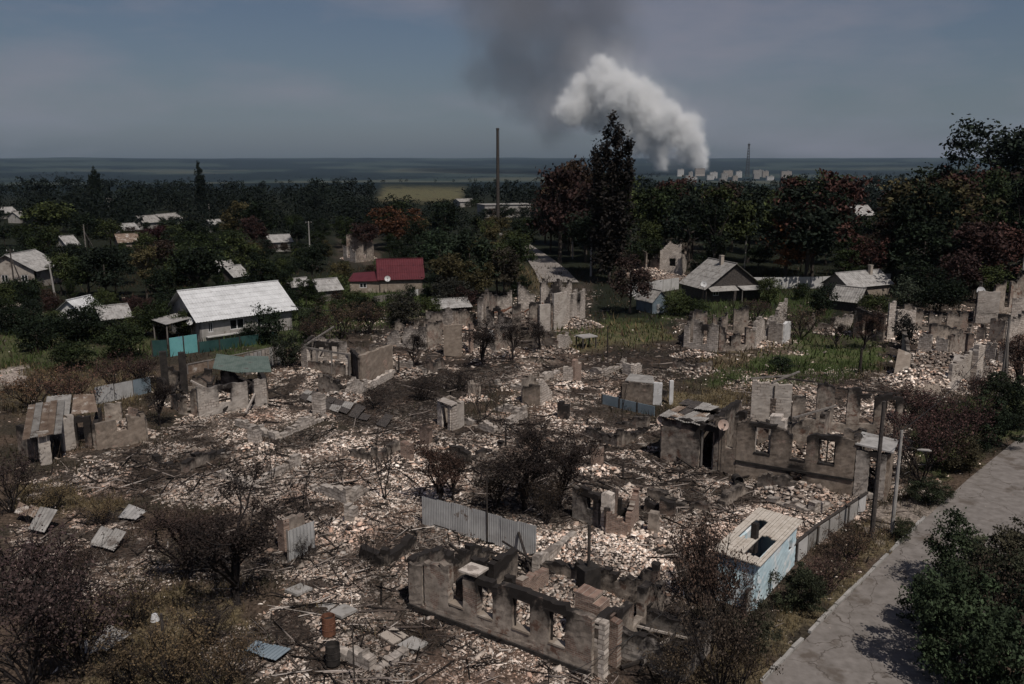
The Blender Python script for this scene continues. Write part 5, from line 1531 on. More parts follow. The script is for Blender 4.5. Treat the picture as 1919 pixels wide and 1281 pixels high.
panel_fence('fence', 'broken slab fence with a top rail along the lane verge', [ground_at(1396, 1150), ground_at(1470, 1072), ground_at(1530, 1020), ground_at(1622, 958)], 1.05, ['concrete', 'pale_concrete', 'grey_slate'], 1.25, posts='iron', gap=0.04, cap=True, miss=0.15, lean=0.1, seed=5)
panel_fence('fence', 'bluish sheet fence among scorched shrubs on the left', [ground_at(180, 758), ground_at(285, 735)], 1.5, ['blue_paint', 'zinc_sheet'], 1.8, corrug=6, posts='iron', seed=6, lean=0.1)
panel_fence('fence', 'thin board fence sloping up from the red-roofed yard', [ground_at(700, 568), ground_at(800, 550)], 1.0, ['grey_wood', 'whitewash'], 1.8, posts='grey_wood', seed=7)

# red-roofed house
a, b = ground_at(712, 548), ground_at(792, 546)
o = gable_house('house', 'house with a dark red metal roof among trees', a, b, 7.0, 2.2, 2.6, 'tan_plaster', 'red_roof', over=0.4, rows=3, waves=True)
d = (b - a).normalized(); n = Vector((-d.y, d.x, 0))
put(MB().slab([(v.x, v.y, z) for v, z in ((a - d * 5.0 - n * 0.2, 1.9), (a - d * 0.0 - n * 0.4, 1.9), (a + d * 0.3 + n * 4, 2.9), (a - d * 4.0 + n * 4, 2.7))], 0.06), 'annex_roof', 'red_roof', o)
flat_wall(o, a - d * 4.6, a - d * 0.1, 1.85, 'tan_plaster', [(1.5, 2.6, 0.8, 1.6)])
dish(727, 522, 551, 0.45, 'dish_white', 'white satellite dish before the dark red roof', 0.2)

# gable house, gray slates, dark boarded gable to the right
a, b = ground_at(1322, 566), ground_at(1424, 560)
o = gable_house('house', 'gray slate gable house with a dark boarded front right of the lane', a, b, 6.8, 2.2, 3.3, 'dark_wood', 'grey_slate',
            win=[(1.2, 2.2, 0.9, 1.8), (4.6, 5.4, 2.4, 2.41)][:1], ridge_along=False, over=0.5, rows=5, chimney=0.4)
d = (b - a).normalized(); n = Vector((-d.y, d.x, 0))
m = (a + b) / 2
put(MB().slab([(v.x, v.y, z) for v, z in ((m + d * 0.6 - n * 1.7, 1.75), (b + d * 0.4 - n * 1.7, 1.75), (b + d * 0.4 - n * 0.02, 2.15), (m + d * 0.6 - n * 0.02, 2.15))], 0.06), 'porch_roof', 'slate_sheet', o)
put(MB().slab([(v.x, v.y, z) for v, z in ((a + d * 0.2 - n * 1.2, 1.7), (m + d * 0.2 - n * 1.2, 1.7), (m + d * 0.2 - n * 0.02, 2.25), (a + d * 0.2 - n * 0.02, 2.25))], 0.06), 'porch_roof', 'grey_slate', o)
for t in (0.55, 1.02):
    q = a.lerp(b, t) - n * 1.6
    put(MB().bar((q.x, q.y, 0), (q.x, q.y, 1.75), 0.11), 'porch_post', 'grey_wood', o)
dish(1317, 532, 568, 0.45, 'dish_white', 'white satellite dish at the left corner of the gray gable house', -0.1)
a, b = ground_at(1222, 588), ground_at(1251, 585)
gable_house('shed', 'little gray-roofed shed with a bluish gable left of the gable house', a, b, 3.6, 1.7, 1.3, 'blue_paint', 'grey_slate', ridge_along=False, over=0.25, rows=3, win=[(0.8, 1.3, 0.1, 1.3)], cat='shed')
a, b = ground_at(1590, 560), ground_at(1668, 552)
gable_house('house', 'low slate-roofed house in front of the concrete panel fence', a, b, 5.0, 1.9, 1.7, 'tan_plaster', 'slate_sheet', over=0.4, rows=4, chimney=0.7)
a, b = ground_at(1556, 578), ground_at(1606, 584)
gable_house('shed', 'gray corrugated shed leaning toward the low slate-roofed house', a, b, 3.6, 1.5, 1.6, 'dark_wood', 'grey_slate', over=0.3, rows=3, cat='shed')
a, b = ground_at(-30, 540), ground_at(70, 540)
gable_house('house', 'pale plastered gable house at the left edge', a, b, 8.0, 3.0, 2.4, 'grey_plaster', 'slate_sheet', ridge_along=False, over=0.5, rows=4, win=[(3.0, 4.1, 1.0, 2.2), (6.2, 7.3, 1.0, 2.2)])

# roofs showing between the trees on the left
far_roofs = [
    ((155, 606), (192, 596), 3.4, 'whitewash', 'white_slate', 'small white-roofed outhouse left of the long house', 1.6, 1.3),
    ((195, 618), (246, 612), 3.6, 'dark_wood', 'slate_sheet', 'patched slate roof of a low shed left of the long house', 1.4, 1.2),
    ((412, 532), (440, 530), 4.0, 'concrete', 'slate_sheet', 'small white roof just behind the long white-roofed house', 2.0, 1.6),
    ((440, 538), (466, 534), 4.0, 'dark_wood', 'slate_sheet', 'second small roof just behind the long white-roofed house', 1.8, 1.4),
    ((236, 446), (262, 444), 7, 'concrete', 'slate_sheet', 'far house with a plain pale roof, lowest of the three among the dark trees', 3, 2.6),
    ((270, 430), (302, 427), 7, 'concrete', 'slate_sheet', 'far white-roofed house, middle one of the three among the dark trees', 3, 3.0),
    ((306, 424), (342, 420), 7, 'concrete', 'slate_sheet', 'far house with a long pale roof, uppermost of the three among the dark trees', 3, 2.6),
    ((400, 436), (422, 434), 6, 'concrete', 'slate_sheet', 'far white house right of the three far roofs', 3, 2.4),
    ((4, 410), (34, 408), 8, 'concrete', 'slate_sheet', 'far white house at the left edge above the pale gable house', 3, 3),
    ((38, 418), (62, 416), 7, 'concrete', 'grey_slate', 'far gray-roofed house beside the far white house at the left edge', 3, 2.6),
    ((128, 478), (150, 476), 5, 'concrete', 'slate_sheet', 'small pale shed roof beside the far propped pole', 2.2, 1.8),
    ((185, 388), (216, 386), 8, 'concrete', 'slate_sheet', 'tiny far white roof near the top of the left trees', 3, 2.6),
    ((225, 474), (262, 472), 6, 'tan_plaster', 'rust_sheet', 'far brownish roof below the three far roofs', 2.4, 1.6),
    ((508, 472), (548, 470), 6, 'concrete', 'slate_sheet', 'pale gray shed roof left of the far ruin among trees', 2.2, 1.4),
    ((862, 388), (890, 387), 9, 'concrete', 'slate_sheet', 'small far white building left of the long block under the chimney', 3.5, 1.8),
    ((1604, 440), (1636, 439), 7, 'concrete', 'slate_sheet', 'white wall of a house showing inside the wood on the right', 5.5, 2.5),
    ((600, 566), (640, 562), 4.0, 'grey_wood', 'slate_sheet', 'small white roof between the long house and the red-roofed house', 1.7, 1.3),
    ((550, 560), (585, 556), 4.0, 'dark_wood', 'slate_sheet', 'low gray lean-to roof at the right end of the long house', 1.9, 0.9),
    ((820, 592), (880, 588), 4.0, 'dark_wood', 'slate_sheet', 'low flat pale roof left of the shattered house shell', 1.1, 0.8),
]
for a, b, dp, wm, rm, lb, h, rs in far_roofs:
    if a[1] < 470 and h < 5: dp, h, rs, rm = dp * 0.7, h * 0.7, rs * 0.62, ('grey_slate' if a[0] % 4 else 'slate_sheet')
    gable_house('shed' if h < 2.3 else 'house', lb, ground_at(*a), ground_at(*b), dp, h, rs, wm, rm, over=0.35, rows=2, cat='shed' if h < 2.3 else 'house', waves=h < 2.3)

# long block below the chimney and the chimney itself
p0, p1 = ground_at(908, 408), ground_at(996, 406)
o = empty('warehouse', ((p0.x + p1.x) / 2, p0.y, 0), label='long pale flat-roofed block below the tall dark chimney', cat='building')
u = (p1 - p0).normalized(); n = Vector((-u.y, u.x, 0))
flat_wall(o, p0, p1, 4.6, 'concrete', [(2.2, 3.2, 1.4, 3.0), (6.5, 7.4, 1.4, 3.0), (9.6, 10.6, 0.2, 2.8)])
flat_wall(o, p1, p1 + n * 9, 4.6, 'concrete'); flat_wall(o, p0 + n * 9, p0, 4.6, 'concrete')
put(MB().slab([(v.x, v.y, 4.75) for v in (p0 - n * .3 - u * .3, p1 - n * .3 + u * .3, p1 + n * 9 + u * .3, p0 + n * 9 - u * .3)], 0.2), 'roof', 'grey_slate', o)
p = ground_at(933, 412)
H = height_at(p, 240)
o = empty('chimney', (p.x, p.y, 0), label='tall thin dark chimney rising above the horizon', cat='chimney')
put(MB().tube([(p.x, p.y, -1), (p.x, p.y, H * 0.5), (p.x, p.y, H)], [0.62, 0.54, 0.46], 14), 'stack', 'iron', o)
put(MB().tube([(p.x, p.y, H - 0.5), (p.x, p.y, H + 0.05)], [0.56, 0.56], 14), 'rim', 'iron', o)
lad = MB()
for zz in np.arange(2, H, 1.0):
    lad.bar((p.x + 0.62, p.y - 0.25, zz), (p.x + 0.62, p.y + 0.25, zz), 0.05)
put(lad.bar((p.x + 0.62, p.y - .25, 0), (p.x + 0.62, p.y - .25, H), .05).bar((p.x + 0.62, p.y + .25, 0), (p.x + 0.62, p.y + .25, H), .05), 'ladder', 'iron', o)

# ------------------------------------------------------------------ poles and wires
POLE_TOPS = {}
def pole(key, px, py, top, label, mat='grey_wood', r=0.11, arm=None, lamp=False, brace=None, cat='utility pole', lean=0.0, name='utility_pole'):
    p = ground_at(px, py)
    h = height_at(p, top)
    z = z1(p.x, p.y)
    o = empty(name, (p.x, p.y, z), label=label, cat=cat)
    tx = p.x + lean
    put(MB().tube([(p.x, p.y, z - 0.4), (p.x + lean * .5, p.y, h / 2), (tx, p.y, h)], [r * 1.2, r, r * 0.8], 8), 'pole', mat, o)
    if arm:
        put(MB().box((tx, p.y, h - 0.35), (arm, 0.1, 0.1), 0.5), 'cross_arm', 'dark_wood', o)
        for s in (-0.42, 0, 0.42):
            put(MB().tube([(tx + s * arm * .88, p.y + s * arm * .48, h - 0.30), (tx + s * arm * .88, p.y + s * arm * .48, h - 0.08)], [0.045, 0.03], 6), 'insulator', 'dish_white', o)
    if brace:
        q = ground_at(*brace)
        put(MB().tube([(q.x, q.y, z1(q.x, q.y) - 0.3), (tx, p.y, h * 0.8)], [r, r * .8], 7), 'brace', mat, o)
    if lamp:
        q = (tx + 0.95, p.y - 0.55, h - 0.95)
        put(MB().tube([(tx, p.y, h - 1.15), (tx + 0.45, p.y - 0.25, h - 0.88), q], [0.03, 0.028, 0.026], 6), 'lamp_arm', 'iron', o)
        lm = MB()
        lm.tube([(tx + 0.72, p.y - 0.42, h - 0.95), (tx + 0.9, p.y - 0.52, h - 0.93), (tx + 1.2, p.y - 0.7, h - 0.9), (tx + 1.32, p.y - 0.77, h - 0.9)], [0.04, 0.08, 0.085, 0.03], 8)
        put(lm, 'lamp_head', 'concrete', o)
    POLE_TOPS[key] = (tx, p.y, h)
    return o
pole('a', 1633, 1010, 752, 'tall dark wooden pole standing at the corner of the right-hand burnt house', 'dark_wood', 0.12)
pole('b', 1671, 1000, 806, 'gray concrete street lamp pole by the lane verge', 'concrete', 0.10, lamp=True, cat='street lamp', name='street_lamp')
pole('c', 1874, 748, 594, 'tall double pole among the ruins near the right edge', 'grey_wood', 0.12, brace=(1884, 750))
pole('d', 1107, 518, 444, 'gray pole right of the lane at the foot of the tall poplar', 'concrete', 0.14, arm=1.4)
pole('e', 1395, 505, 440, 'thin gray pole before the wood above the gable house', 'concrete', 0.13, arm=1.2)
pole('f', 581, 475, 414, 'pale pole among trees above the white-roofed house', 'concrete', 0.13, arm=1.4)
pole('g', 163, 486, 420, 'far propped pole with a slanting brace on the left', 'grey_wood', 0.13, brace=(186, 482))
pole('h', 105, 565, 495, 'leaning pale pole right of the pale gable house', 'concrete', 0.13, arm=1.3, lean=-0.4)
pole('i', 28, 545, 466, 'dark propped pole in front of the pale gable house', 'dark_wood', 0.12, brace=(48, 545), arm=1.1)
pole('j', 912, 545, 488, 'thin pole behind the shattered house shell', 'grey_wood', 0.10)
pole('k', 1910, 560, 470, 'pole at the right edge before the wood', 'concrete', 0.13)
pole('l', 393, 408, 382, 'far small pale pole above the dark trees', 'concrete', 0.16)
pole('m', 1073, 485, 436, 'far pole at the lane edge left of the poplar', 'concrete', 0.13)
pole('n', 1168, 900, 865, 'short black iron post standing in bright rubble', 'iron', 0.07, cat='post', name='post')
pole('o', 1611, 700, 652, 'charred post at the right end of the green meadow', 'charred_wood', 0.14, cat='post', name='post')
pole('p', 748, 706, 664, 'thin charred post right of the big tan wall', 'charred_wood', 0.08, cat='post', name='post')
pole('q', 948, 838, 800, 'thin charred post below the brown stack', 'charred_wood', 0.07, cat='post', name='post')
pole('r', 1138, 668, 612, 'thin dark post beside the low table', 'charred_wood', 0.07, cat='post', name='post')
pole('s', 1275, 668, 640, 'thin dark post before the jagged pale ruin', 'charred_wood', 0.07, cat='post', name='post')
pole('t', 913, 1020, 880, 'thin iron mast rising from the corrugated fence', 'iron', 0.035, cat='post', name='post')
pole('u', 308, 1215, 1150, 'wooden post in brown weeds at the lower left', 'dark_wood', 0.07, cat='post', name='post')
pole('v', 665, 1290, 1165, 'thin iron pipe standing at the bottom left of the foreground house', 'iron', 0.03, cat='post', name='post')
p = Vector(POLE_TOPS['u'])
lampo = empty('bucket', (p.x - 0.28, p.y, p.z - 0.35), label='white enamel bucket hung upside down on a post at the lower left', cat='bucket')
put(MB().tube([(p.x - .28, p.y, p.z - .02), (p.x - .28, p.y, p.z - .30)], [0.12, 0.19], 12), 'pail', 'dish_white', lampo)
put(MB().tube([(p.x - .47, p.y, p.z - .30), (p.x - .28, p.y, p.z - .42), (p.x - .09, p.y, p.z - .30)], [0.012] * 3, 5), 'bail', 'iron', lampo)

def wire(a, b, sag, label, r=0.014):
    a, b = Vector(a), Vector(b)
    pts = []
    for i in range(15):
        t = i / 14
        q = a.lerp(b, t)
        q.z -= sag * 4 * t * (1 - t)
        pts.append(q)
    m = MB().tube(pts, [r] * 15, 4)
    me = m.mesh('wire', MATS['wire'])
    return link('wire', me, label=label, cat='wire')
T = POLE_TOPS
wire(T['b'], T['c'], 0.9, 'slack black cable from the street lamp to the double pole', 0.02)
wire(T['a'], T['b'], 0.1, 'short cable between the wooden pole and the street lamp', 0.015)
q = ground_at(1240, 1150, 1.6)
wire((q.x, q.y, q.z), ground_at(1000, 1290, 1.2), 0.3, 'fallen cable hanging across the front of the foreground house', 0.015)
q0, q1 = ground_at(545, 573, 3.0), ground_at(622, 582, 2.4)
wire(q0, q1, 0.1, 'pale pipe running right from the white-roofed house', 0.05)
wire(T['d'], T['m'], 0.4, 'cable between the two poles beside the lane', 0.02)

# rusty drums and a few loose things in the near rubble
def drum(px, py, label, mat='rust_iron', tip=False, r=0.29, h=0.85):
    p = ground_at(px, py)
    z = z1(p.x, p.y) + 0.05
    o = empty('drum', (p.x, p.y, z), label=label, cat='drum')
    prof = [(r, 0), (r, h * .3), (r * 1.05, h * .33), (r, h * .36), (r, h * .63), (r * 1.05, h * .66), (r, h * .69), (r, h), (r * .93, h), (r * .93, h - 0.25)]
    R = Matrix.Rotation(1.45, 3, 'X') if tip else Matrix.Identity(3)
    m = MB()
    k = 18
    vs = [Vector((p.x, p.y, z + (r if tip else 0))) + R @ Vector((math.cos(2 * math.pi * t / k) * q, math.sin(2 * math.pi * t / k) * q, zz)) for q, zz in prof for t in range(k)]
    fs = [(i * k + t, i * k + (t + 1) % k, (i + 1) * k + (t + 1) % k, (i + 1) * k + t) for i in range(len(prof) - 1) for t in range(k)]
    put(m.add(vs, fs), 'shell', mat, o)
    put(MB().tube([Vector((p.x, p.y, z + (r if tip else 0))) + R @ Vector((0, 0, h - 0.26)), Vector((p.x, p.y, z + (r if tip else 0))) + R @ Vector((0, 0, h - 0.2))], [r * .92, r * .92], 18), 'bottom', 'soot_black', o)
    return o
drum(617, 1196, 'rusty red drum standing on the garden path edge')
drum(625, 1252, 'black burnt drum below the rusty red drum', 'soot_black')
drum(1378, 905, 'dark crumpled drum lying before the right-hand burnt house', 'soot_black', tip=True)

# ------------------------------------------------------------------ the far town
def far_town():
    rr = random.Random(3)
    spots = [(1262, 314, 20), (1285, 316, 16), (1300, 312, 22), (1322, 315, 20), (1338, 318, 18), (1352, 313, 24), (1372, 317, 14), (1398, 312, 26), (1412, 316, 18), (1428, 322, 26), (1340, 326, 20), (1362, 324, 16), (1312, 322, 18), (1272, 321, 16), (1448, 313, 24), (1290, 325, 14), (1404, 322, 14)]
    tone = {'pale_concrete': 'whitish', 'concrete': 'gray', 'grey_plaster': 'beige'}
    for k, (px, top, w) in enumerate(spots):
        top += rr.uniform(1, 8)
        px += rr.uniform(-5, 5)
        w *= rr.uniform(0.45, 0.8)
        d = 4300 - (top - 312) * 70 + rr.uniform(-60, 60)
        x = (px - PH_W / 2) / F_PX * d / CP
        zt = CAM_H - (top - HORIZON) / F_PX * d
        zb = float(far_height(np.array([x]), np.array([d]))[0]) - 3
        W, Dp = w / F_PX * d, 16.0
        mt = ('pale_concrete', 'concrete', 'grey_plaster')[k % 3]
        o = empty('apartment_block', (x, d, zb), label=f'far {tone[mt]} apartment block in the town below the smoke', cat='building', group=f'{tone[mt]} apartment blocks of the far town')
        put(MB().box((x, d, (zt + zb) / 2), (W, Dp, zt - zb)), 'wall', mt, o)
        put(MB().box((x, d, zt + 0.6), (W + 1, Dp + 1, 1.2)).box((x + W * .2, d, zt + 2.4), (6, 6, 2.6)), 'roof', 'grey_slate', o)
        fl = max(2, int((zt - max(zb, zt - 26)) / 3.2))
        for f in range(fl):
            wn_ = MB()
            for c in range(int(W / 4.5)):
                wn_.box((x - W / 2 + 2.4 + c * 4.5, d - Dp / 2 - 0.02, zt - 2.2 - f * 3.2), (1.9, 0.2, 1.6))
            if wn_.v: put(wn_, 'windows', 'glass', o, kind='stuff')
far_town()
p = Vector(((1383 - PH_W / 2) / F_PX * 3900 / CP, 3900, 0))
zt = CAM_H + (HORIZON - 272) / F_PX * 3900
zb = float(far_height(np.array([p.x]), np.array([p.y]))[0]) - 2
o = empty('lattice_tower', (p.x, p.y, zb), label='far dark lattice tower standing above the town', cat='tower')
legs = [[(p.x + sx * (7.5 * (1 - t) + 2.6 * t), p.y + sy * (7.5 * (1 - t) + 2.6 * t), zb + (zt - zb) * t) for t in (0, 0.35, 0.7, 1)] for sx, sy in ((-1, -1), (1, -1), (1, 1), (-1, 1))]
for lg in legs:
    put(MB().tube(lg, [0.9, 0.8, 0.7, 0.6], 5), 'leg', 'iron', o)
br = MB()
for k in range(12):
    t0, t1 = k / 12, (k + 1) / 12
    for i in range(4):
        f = lambda q, t: Vector(q[0]).lerp(Vector(q[3]), t)
        br.tube([f(legs[i], t0), f(legs[(i + 1) % 4], t1)], [0.4, 0.4], 4).tube([f(legs[(i + 1) % 4], t0), f(legs[i], t1)], [0.4, 0.4], 4)
put(br, 'bracing', 'iron', o)
put(MB().box((p.x, p.y, zt), (9, 9, 7)).tube([(p.x, p.y, zt), (p.x, p.y, zt + 12)], [0.8, 0.3], 5), 'platform', 'iron', o)
# ------------------------------------------------------------------ plants
material('leaf', (0.75, 0.75, 0.75), (1.2, 1.2, 1.15), scale=0.6, rough=0.8, attr='Col', objcol=True, spec=0.12)

def leaf_mesh(name, P, size, tone, rng, up=0.35, lean=None):
    """one pointed four-sided leaf (or leaf spray) at each point"""
    n = len(P)
    nor = rng.normal(0, 1, (n, 3))
    nor[:, 2] += up * 2
    nor /= np.linalg.norm(nor, axis=1, keepdims=True)
    t = rng.normal(0, 1, (n, 3))
    t -= (t * nor).sum(1, keepdims=True) * nor
    t /= np.linalg.norm(t, axis=1, keepdims=True)
    b = np.cross(nor, t)
    s = (np.asarray(size) * rng.uniform(0.6, 1.35, n))[:, None]
    V = np.stack([P - t * s * 0.55, P - b * s * 0.3 + nor * s * 0.08, P + t * s * 0.55, P + b * s * 0.3 - nor * s * 0.04], 1).reshape(-1, 3)
    Fc = np.arange(4 * n).reshape(n, 4)
    C = np.repeat(np.clip(tone, 0.2, 2.2)[:, None] * np.array([[1, 1, 1]]), 4, axis=0)
    return mesh_np(name, V, Fc, MATS['leaf'], C)

def crown_points(rng, lobes, clumps, per, cr):
    """clumps spread through the lobes, thicker towards the outside, with gaps between"""
    P, T = [], []
    w = np.array([l[3] * l[4] * l[5] for l in lobes]); w = w / w.sum()
    for _ in range(clumps):
        l = lobes[rng.choice(len(lobes), p=w)]
        v = rng.normal(0, 1, 3)
        v /= np.linalg.norm(v)
        r = rng.uniform(0.35, 1.0) ** 0.5 * rng.uniform(0.85, 1.12)
        c = np.array(l[:3]) + v * r * np.array(l[3:6])
        k = int(per * rng.uniform(0.5, 1.5))
        q = rng.normal(0, 1, (k, 3)) * cr * np.array([1.0, 1.0, 0.6]) * rng.uniform(0.7, 1.4)
        P.append(c + q)
        T.append(np.full(k, rng.uniform(0.5, 1.6)) * rng.uniform(0.6, 1.5, k))  # leaf tones spread wide so the brighter ones pass for sunlit tips
    return np.concatenate(P), np.concatenate(T)

def limb_mesh(name, rng, h, r, spread, limbs=6, mat='bark', start=0.3):
    m = MB()
    m.tube([(0, 0, -0.03 * h), (0.01 * h, 0, h * 0.35), (-0.01 * h, 0.01 * h, h * 0.75)], [r, r * 0.75, r * 0.3], 6)
    for i in range(limbs):
        a = 2 * math.pi * i / limbs + rng.uniform(-0.4, 0.4)
        z = h * rng.uniform(start, 0.6)
        e = Vector((math.cos(a) * spread * rng.uniform(0.6, 1), math.sin(a) * spread * rng.uniform(0.6, 1), z + h * rng.uniform(0.12, 0.3)))
        mid = Vector((e.x * 0.45, e.y * 0.45, z + (e.z - z) * 0.35))
        m.tube([(0, 0, z), mid, e], [r * 0.45, r * 0.28, r * 0.1], 5)
    return m.mesh(name, MATS[mat])

# prototypes, one unit tall; copies are scaled
PROTO = {}
def make_protos():
    rng = np.random.default_rng(77)
    for i in range(6):                                           # rounded broadleaf trees
        L = [(0, 0, 0.62, 0.26, 0.26, 0.30)]
        for k in range(5):
            a = rng.uniform(0, 6.28)
            L.append((math.cos(a) * 0.2, math.sin(a) * 0.2, rng.uniform(0.42, 0.78), rng.uniform(0.12, 0.2), rng.uniform(0.12, 0.2), rng.uniform(0.12, 0.2)))
        P, T = crown_points(rng, L, 78, 46, 0.042)
        PROTO['round', i] = (limb_mesh('trunk', rng, 0.85, 0.024, 0.25), leaf_mesh('crown', P, 0.036, T, rng))
    for i in range(3):                                           # tall open trees
        L = [(rng.uniform(-0.06, 0.06), rng.uniform(-0.06, 0.06), 0.45 + 0.14 * k, rng.uniform(0.10, 0.15), rng.uniform(0.10, 0.15), 0.10) for k in range(4)]
        L += [(rng.uniform(-0.15, 0.15), rng.uniform(-0.15, 0.15), rng.uniform(0.3, 0.8), 0.08, 0.08, 0.10) for k in range(5)]
        P, T = crown_points(rng, L, 62, 46, 0.034)
        PROTO['tall', i] = (limb_mesh('trunk', rng, 0.95, 0.018, 0.16, 9), leaf_mesh('crown', P, 0.028, T, rng))
    for i in range(2):                                           # poplars: bundled upright spires
        P, T = [], []
        spires = [(0, 0, 1.0, 0.050), (-0.04, 0.02, 0.94, 0.040), (0.045, -0.02, 0.91, 0.044), (-0.090, 0.0, 0.87, 0.034), (0.085, 0.03, 0.83, 0.046), (0.02, 0.05, 0.86, 0.05), (-0.02, -0.05, 0.86, 0.05), (0.11, -0.02, 0.77, 0.045), (-0.105, 0.02, 0.74, 0.045)]
        for sx, sy, top, w in spires[:9 - 3 * i]:
            for k in range(int(44 * top)):
                f = rng.uniform(0, 1) ** 0.9
                z = 0.10 + (top - 0.10) * f
                ww = w * (1.0 - 0.8 * f ** 3.5) + 0.006
                a_ = rng.uniform(0, 6.28)
                rr_ = ww * rng.uniform(0.2, 1.0)
                c = np.array([sx * (0.55 + 0.45 * f) + math.cos(a_) * rr_, sy + math.sin(a_) * rr_, z])
                q = rng.normal(0, 1, (34, 3)) * np.array([0.012, 0.012, 0.020])
                P.append(c + q)
                T.append(np.full(34, rng.uniform(0.6, 1.4)) * rng.uniform(0.7, 1.3, 34))
        P, T = np.concatenate(P), np.concatenate(T)
        PROTO['poplar', i] = (limb_mesh('trunk', rng, 0.9, 0.012, 0.05, 8, start=0.15), leaf_mesh('crown', P, 0.020, T, rng))
    for i in range(3):                                           # garden shrubs for the middle distance
        L = [(0, 0, 0.5, 0.42, 0.42, 0.4)] + [(rng.uniform(-.4, .4), rng.uniform(-.4, .4), rng.uniform(0.3, 0.7), 0.25, 0.25, 0.25) for _ in range(4)]
        P, T = crown_points(rng, L, 60, 60, 0.075)
        P[:, 2] = np.abs(P[:, 2])
        PROTO['shrub', i] = (limb_mesh('stem', rng, 0.6, 0.03, 0.3), leaf_mesh('foliage', P, 0.05, T, rng))
    for i in range(3):                                           # near leafy bushes
        L = [(0, 0, 0.42, 0.36, 0.36, 0.36)] + [(rng.uniform(-.5, .5), rng.uniform(-.5, .5), rng.uniform(0.2, 0.85), rng.uniform(0.08, 0.26), rng.uniform(0.08, 0.26), rng.uniform(0.12, 0.28)) for _ in range(9)]
        P, T = crown_points(rng, L, 150, 64, 0.042)
        P[:, 2] = np.abs(P[:, 2])
        PROTO['bush', i] = (limb_mesh('stem', rng, 0.75, 0.02, 0.35, 9, start=0.1), leaf_mesh('foliage', P, 0.034, T, rng))

def twig_tree(seed, levels=4, first=5, length=0.42, ang=0.55, thick=0.018, tips=True, updraft=0.25, base_stems=1):
    """bare branching wood, one unit tall; returns mesh builder and tip points"""
    rr = random.Random(seed)
    m = MB()
    tip = []
    def grow(p, d, l, r, lev):
        q = p + d * l
        mid = p.lerp(q, 0.5) + Vector((rr.uniform(-1, 1), rr.uniform(-1, 1), rr.uniform(-.4, .4))) * l * 0.08
        m.tube([p, mid, q], [r, r * 0.8, r * 0.58], 5 if lev == 0 else 3, cap=False)
        if lev >= levels:
            tip.append(q)
            tip.append(mid)
            return
        if lev >= 2: tip.append(q)
        for _ in range(rr.choice((2, 3, 3)) if lev else first):
            a = Vector((rr.uniform(-1, 1), rr.uniform(-1, 1), rr.uniform(-0.3, 0.8))).normalized()
            nd = (d + a * ang * rr.uniform(0.7, 1.5) + Vector((0, 0, updraft * rr.random()))).normalized()
            s = rr.uniform(0.35, 1.0)
            grow(p.lerp(q, s), nd, l * rr.uniform(0.5, 0.78), r * 0.55, lev + 1)
    for k in range(base_stems):
        a = 2 * math.pi * k / max(base_stems, 1) + rr.uniform(-0.4, 0.4)
        t = (0.0 if base_stems == 1 else rr.uniform(0.2, 0.75))
        grow(Vector((0, 0, -0.02)), Vector((math.cos(a) * t, math.sin(a) * t, 1)).normalized(), length * rr.uniform(0.8, 1.1), thick, 0)
    return m, np.array([tuple(t) for t in tip])

def make_burnt():
    rng = np.random.default_rng(99)
    for i in range(3):                                           # burnt fruit trees, black, a few curled leaves left
        m, tip = twig_tree(i + 5, levels=5, first=6, length=0.40, ang=0.75, thick=0.022)
        k = np.repeat(tip, 7, axis=0) + rng.normal(0, 0.022, (len(tip) * 7, 3))
        PROTO['burnt', i] = (m.mesh('trunk', MATS['burnt_bark']), leaf_mesh('withered_leaves', k, 0.013, rng.uniform(0.5, 1.4, len(k)), rng, up=0))
    for i in range(3):                                           # scorched shrubs: many stems, brown leaves
        m, tip = twig_tree(i + 25, levels=3, first=5, length=0.5, ang=0.7, thick=0.011, base_stems=7, updraft=0.05)
        tip = tip[rng.uniform(0, 1, len(tip)) < 0.62 + 0.3 * np.sin(tip[:, 0] * 14) * np.sin(tip[:, 1] * 13 + tip[:, 2] * 11)]
        k = np.repeat(tip, 6, axis=0) + rng.normal(0, 0.032, (len(tip) * 6, 3))
        k[:, 2] = np.abs(k[:, 2])
        PROTO['scorched', i] = (m.mesh('stem', MATS['burnt_bark']), leaf_mesh('withered_leaves', k, 0.026, rng.uniform(0.45, 1.6, len(k)) * (1 + 1.6 * (rng.uniform(0, 1, len(k)) > 0.90)), rng, up=0))
    for i in range(2):                                           # bare saplings
        m, tip = twig_tree(i + 45, levels=3, first=4, length=0.62, ang=0.4, thick=0.014, base_stems=2 + i)
        PROTO['sapling', i] = (m.mesh('stem', MATS['burnt_bark']), None)
make_protos()
make_burnt()
def normalise():
    """every kind one unit tall; near plants also one unit wide, so that width is a plain ratio"""
    for (kind, i), (wood, leaves) in PROTO.items():
        co = []
        for me in (wood, leaves):
            if me is None: continue
            a = np.empty(len(me.vertices) * 3, np.float32)
            me.vertices.foreach_get('co', a)
            co.append(a.reshape(-1, 3))
        allc = np.concatenate(co)
        top = np.percentile(allc[:, 2], 99.5)
        rad = np.percentile(np.hypot(allc[:, 0], allc[:, 1]), 94)
        for me, a in zip([m for m in (wood, leaves) if m is not None], co):
            k = 1 / top if kind in ('round', 'tall', 'poplar') else 0.5 / rad      # far trees keep their shape
            a = a * np.array([k, k, 1 / top], np.float32)
            me.vertices.foreach_set('co', np.ascontiguousarray(a, np.float32).ravel())
            me.update()
normalise()

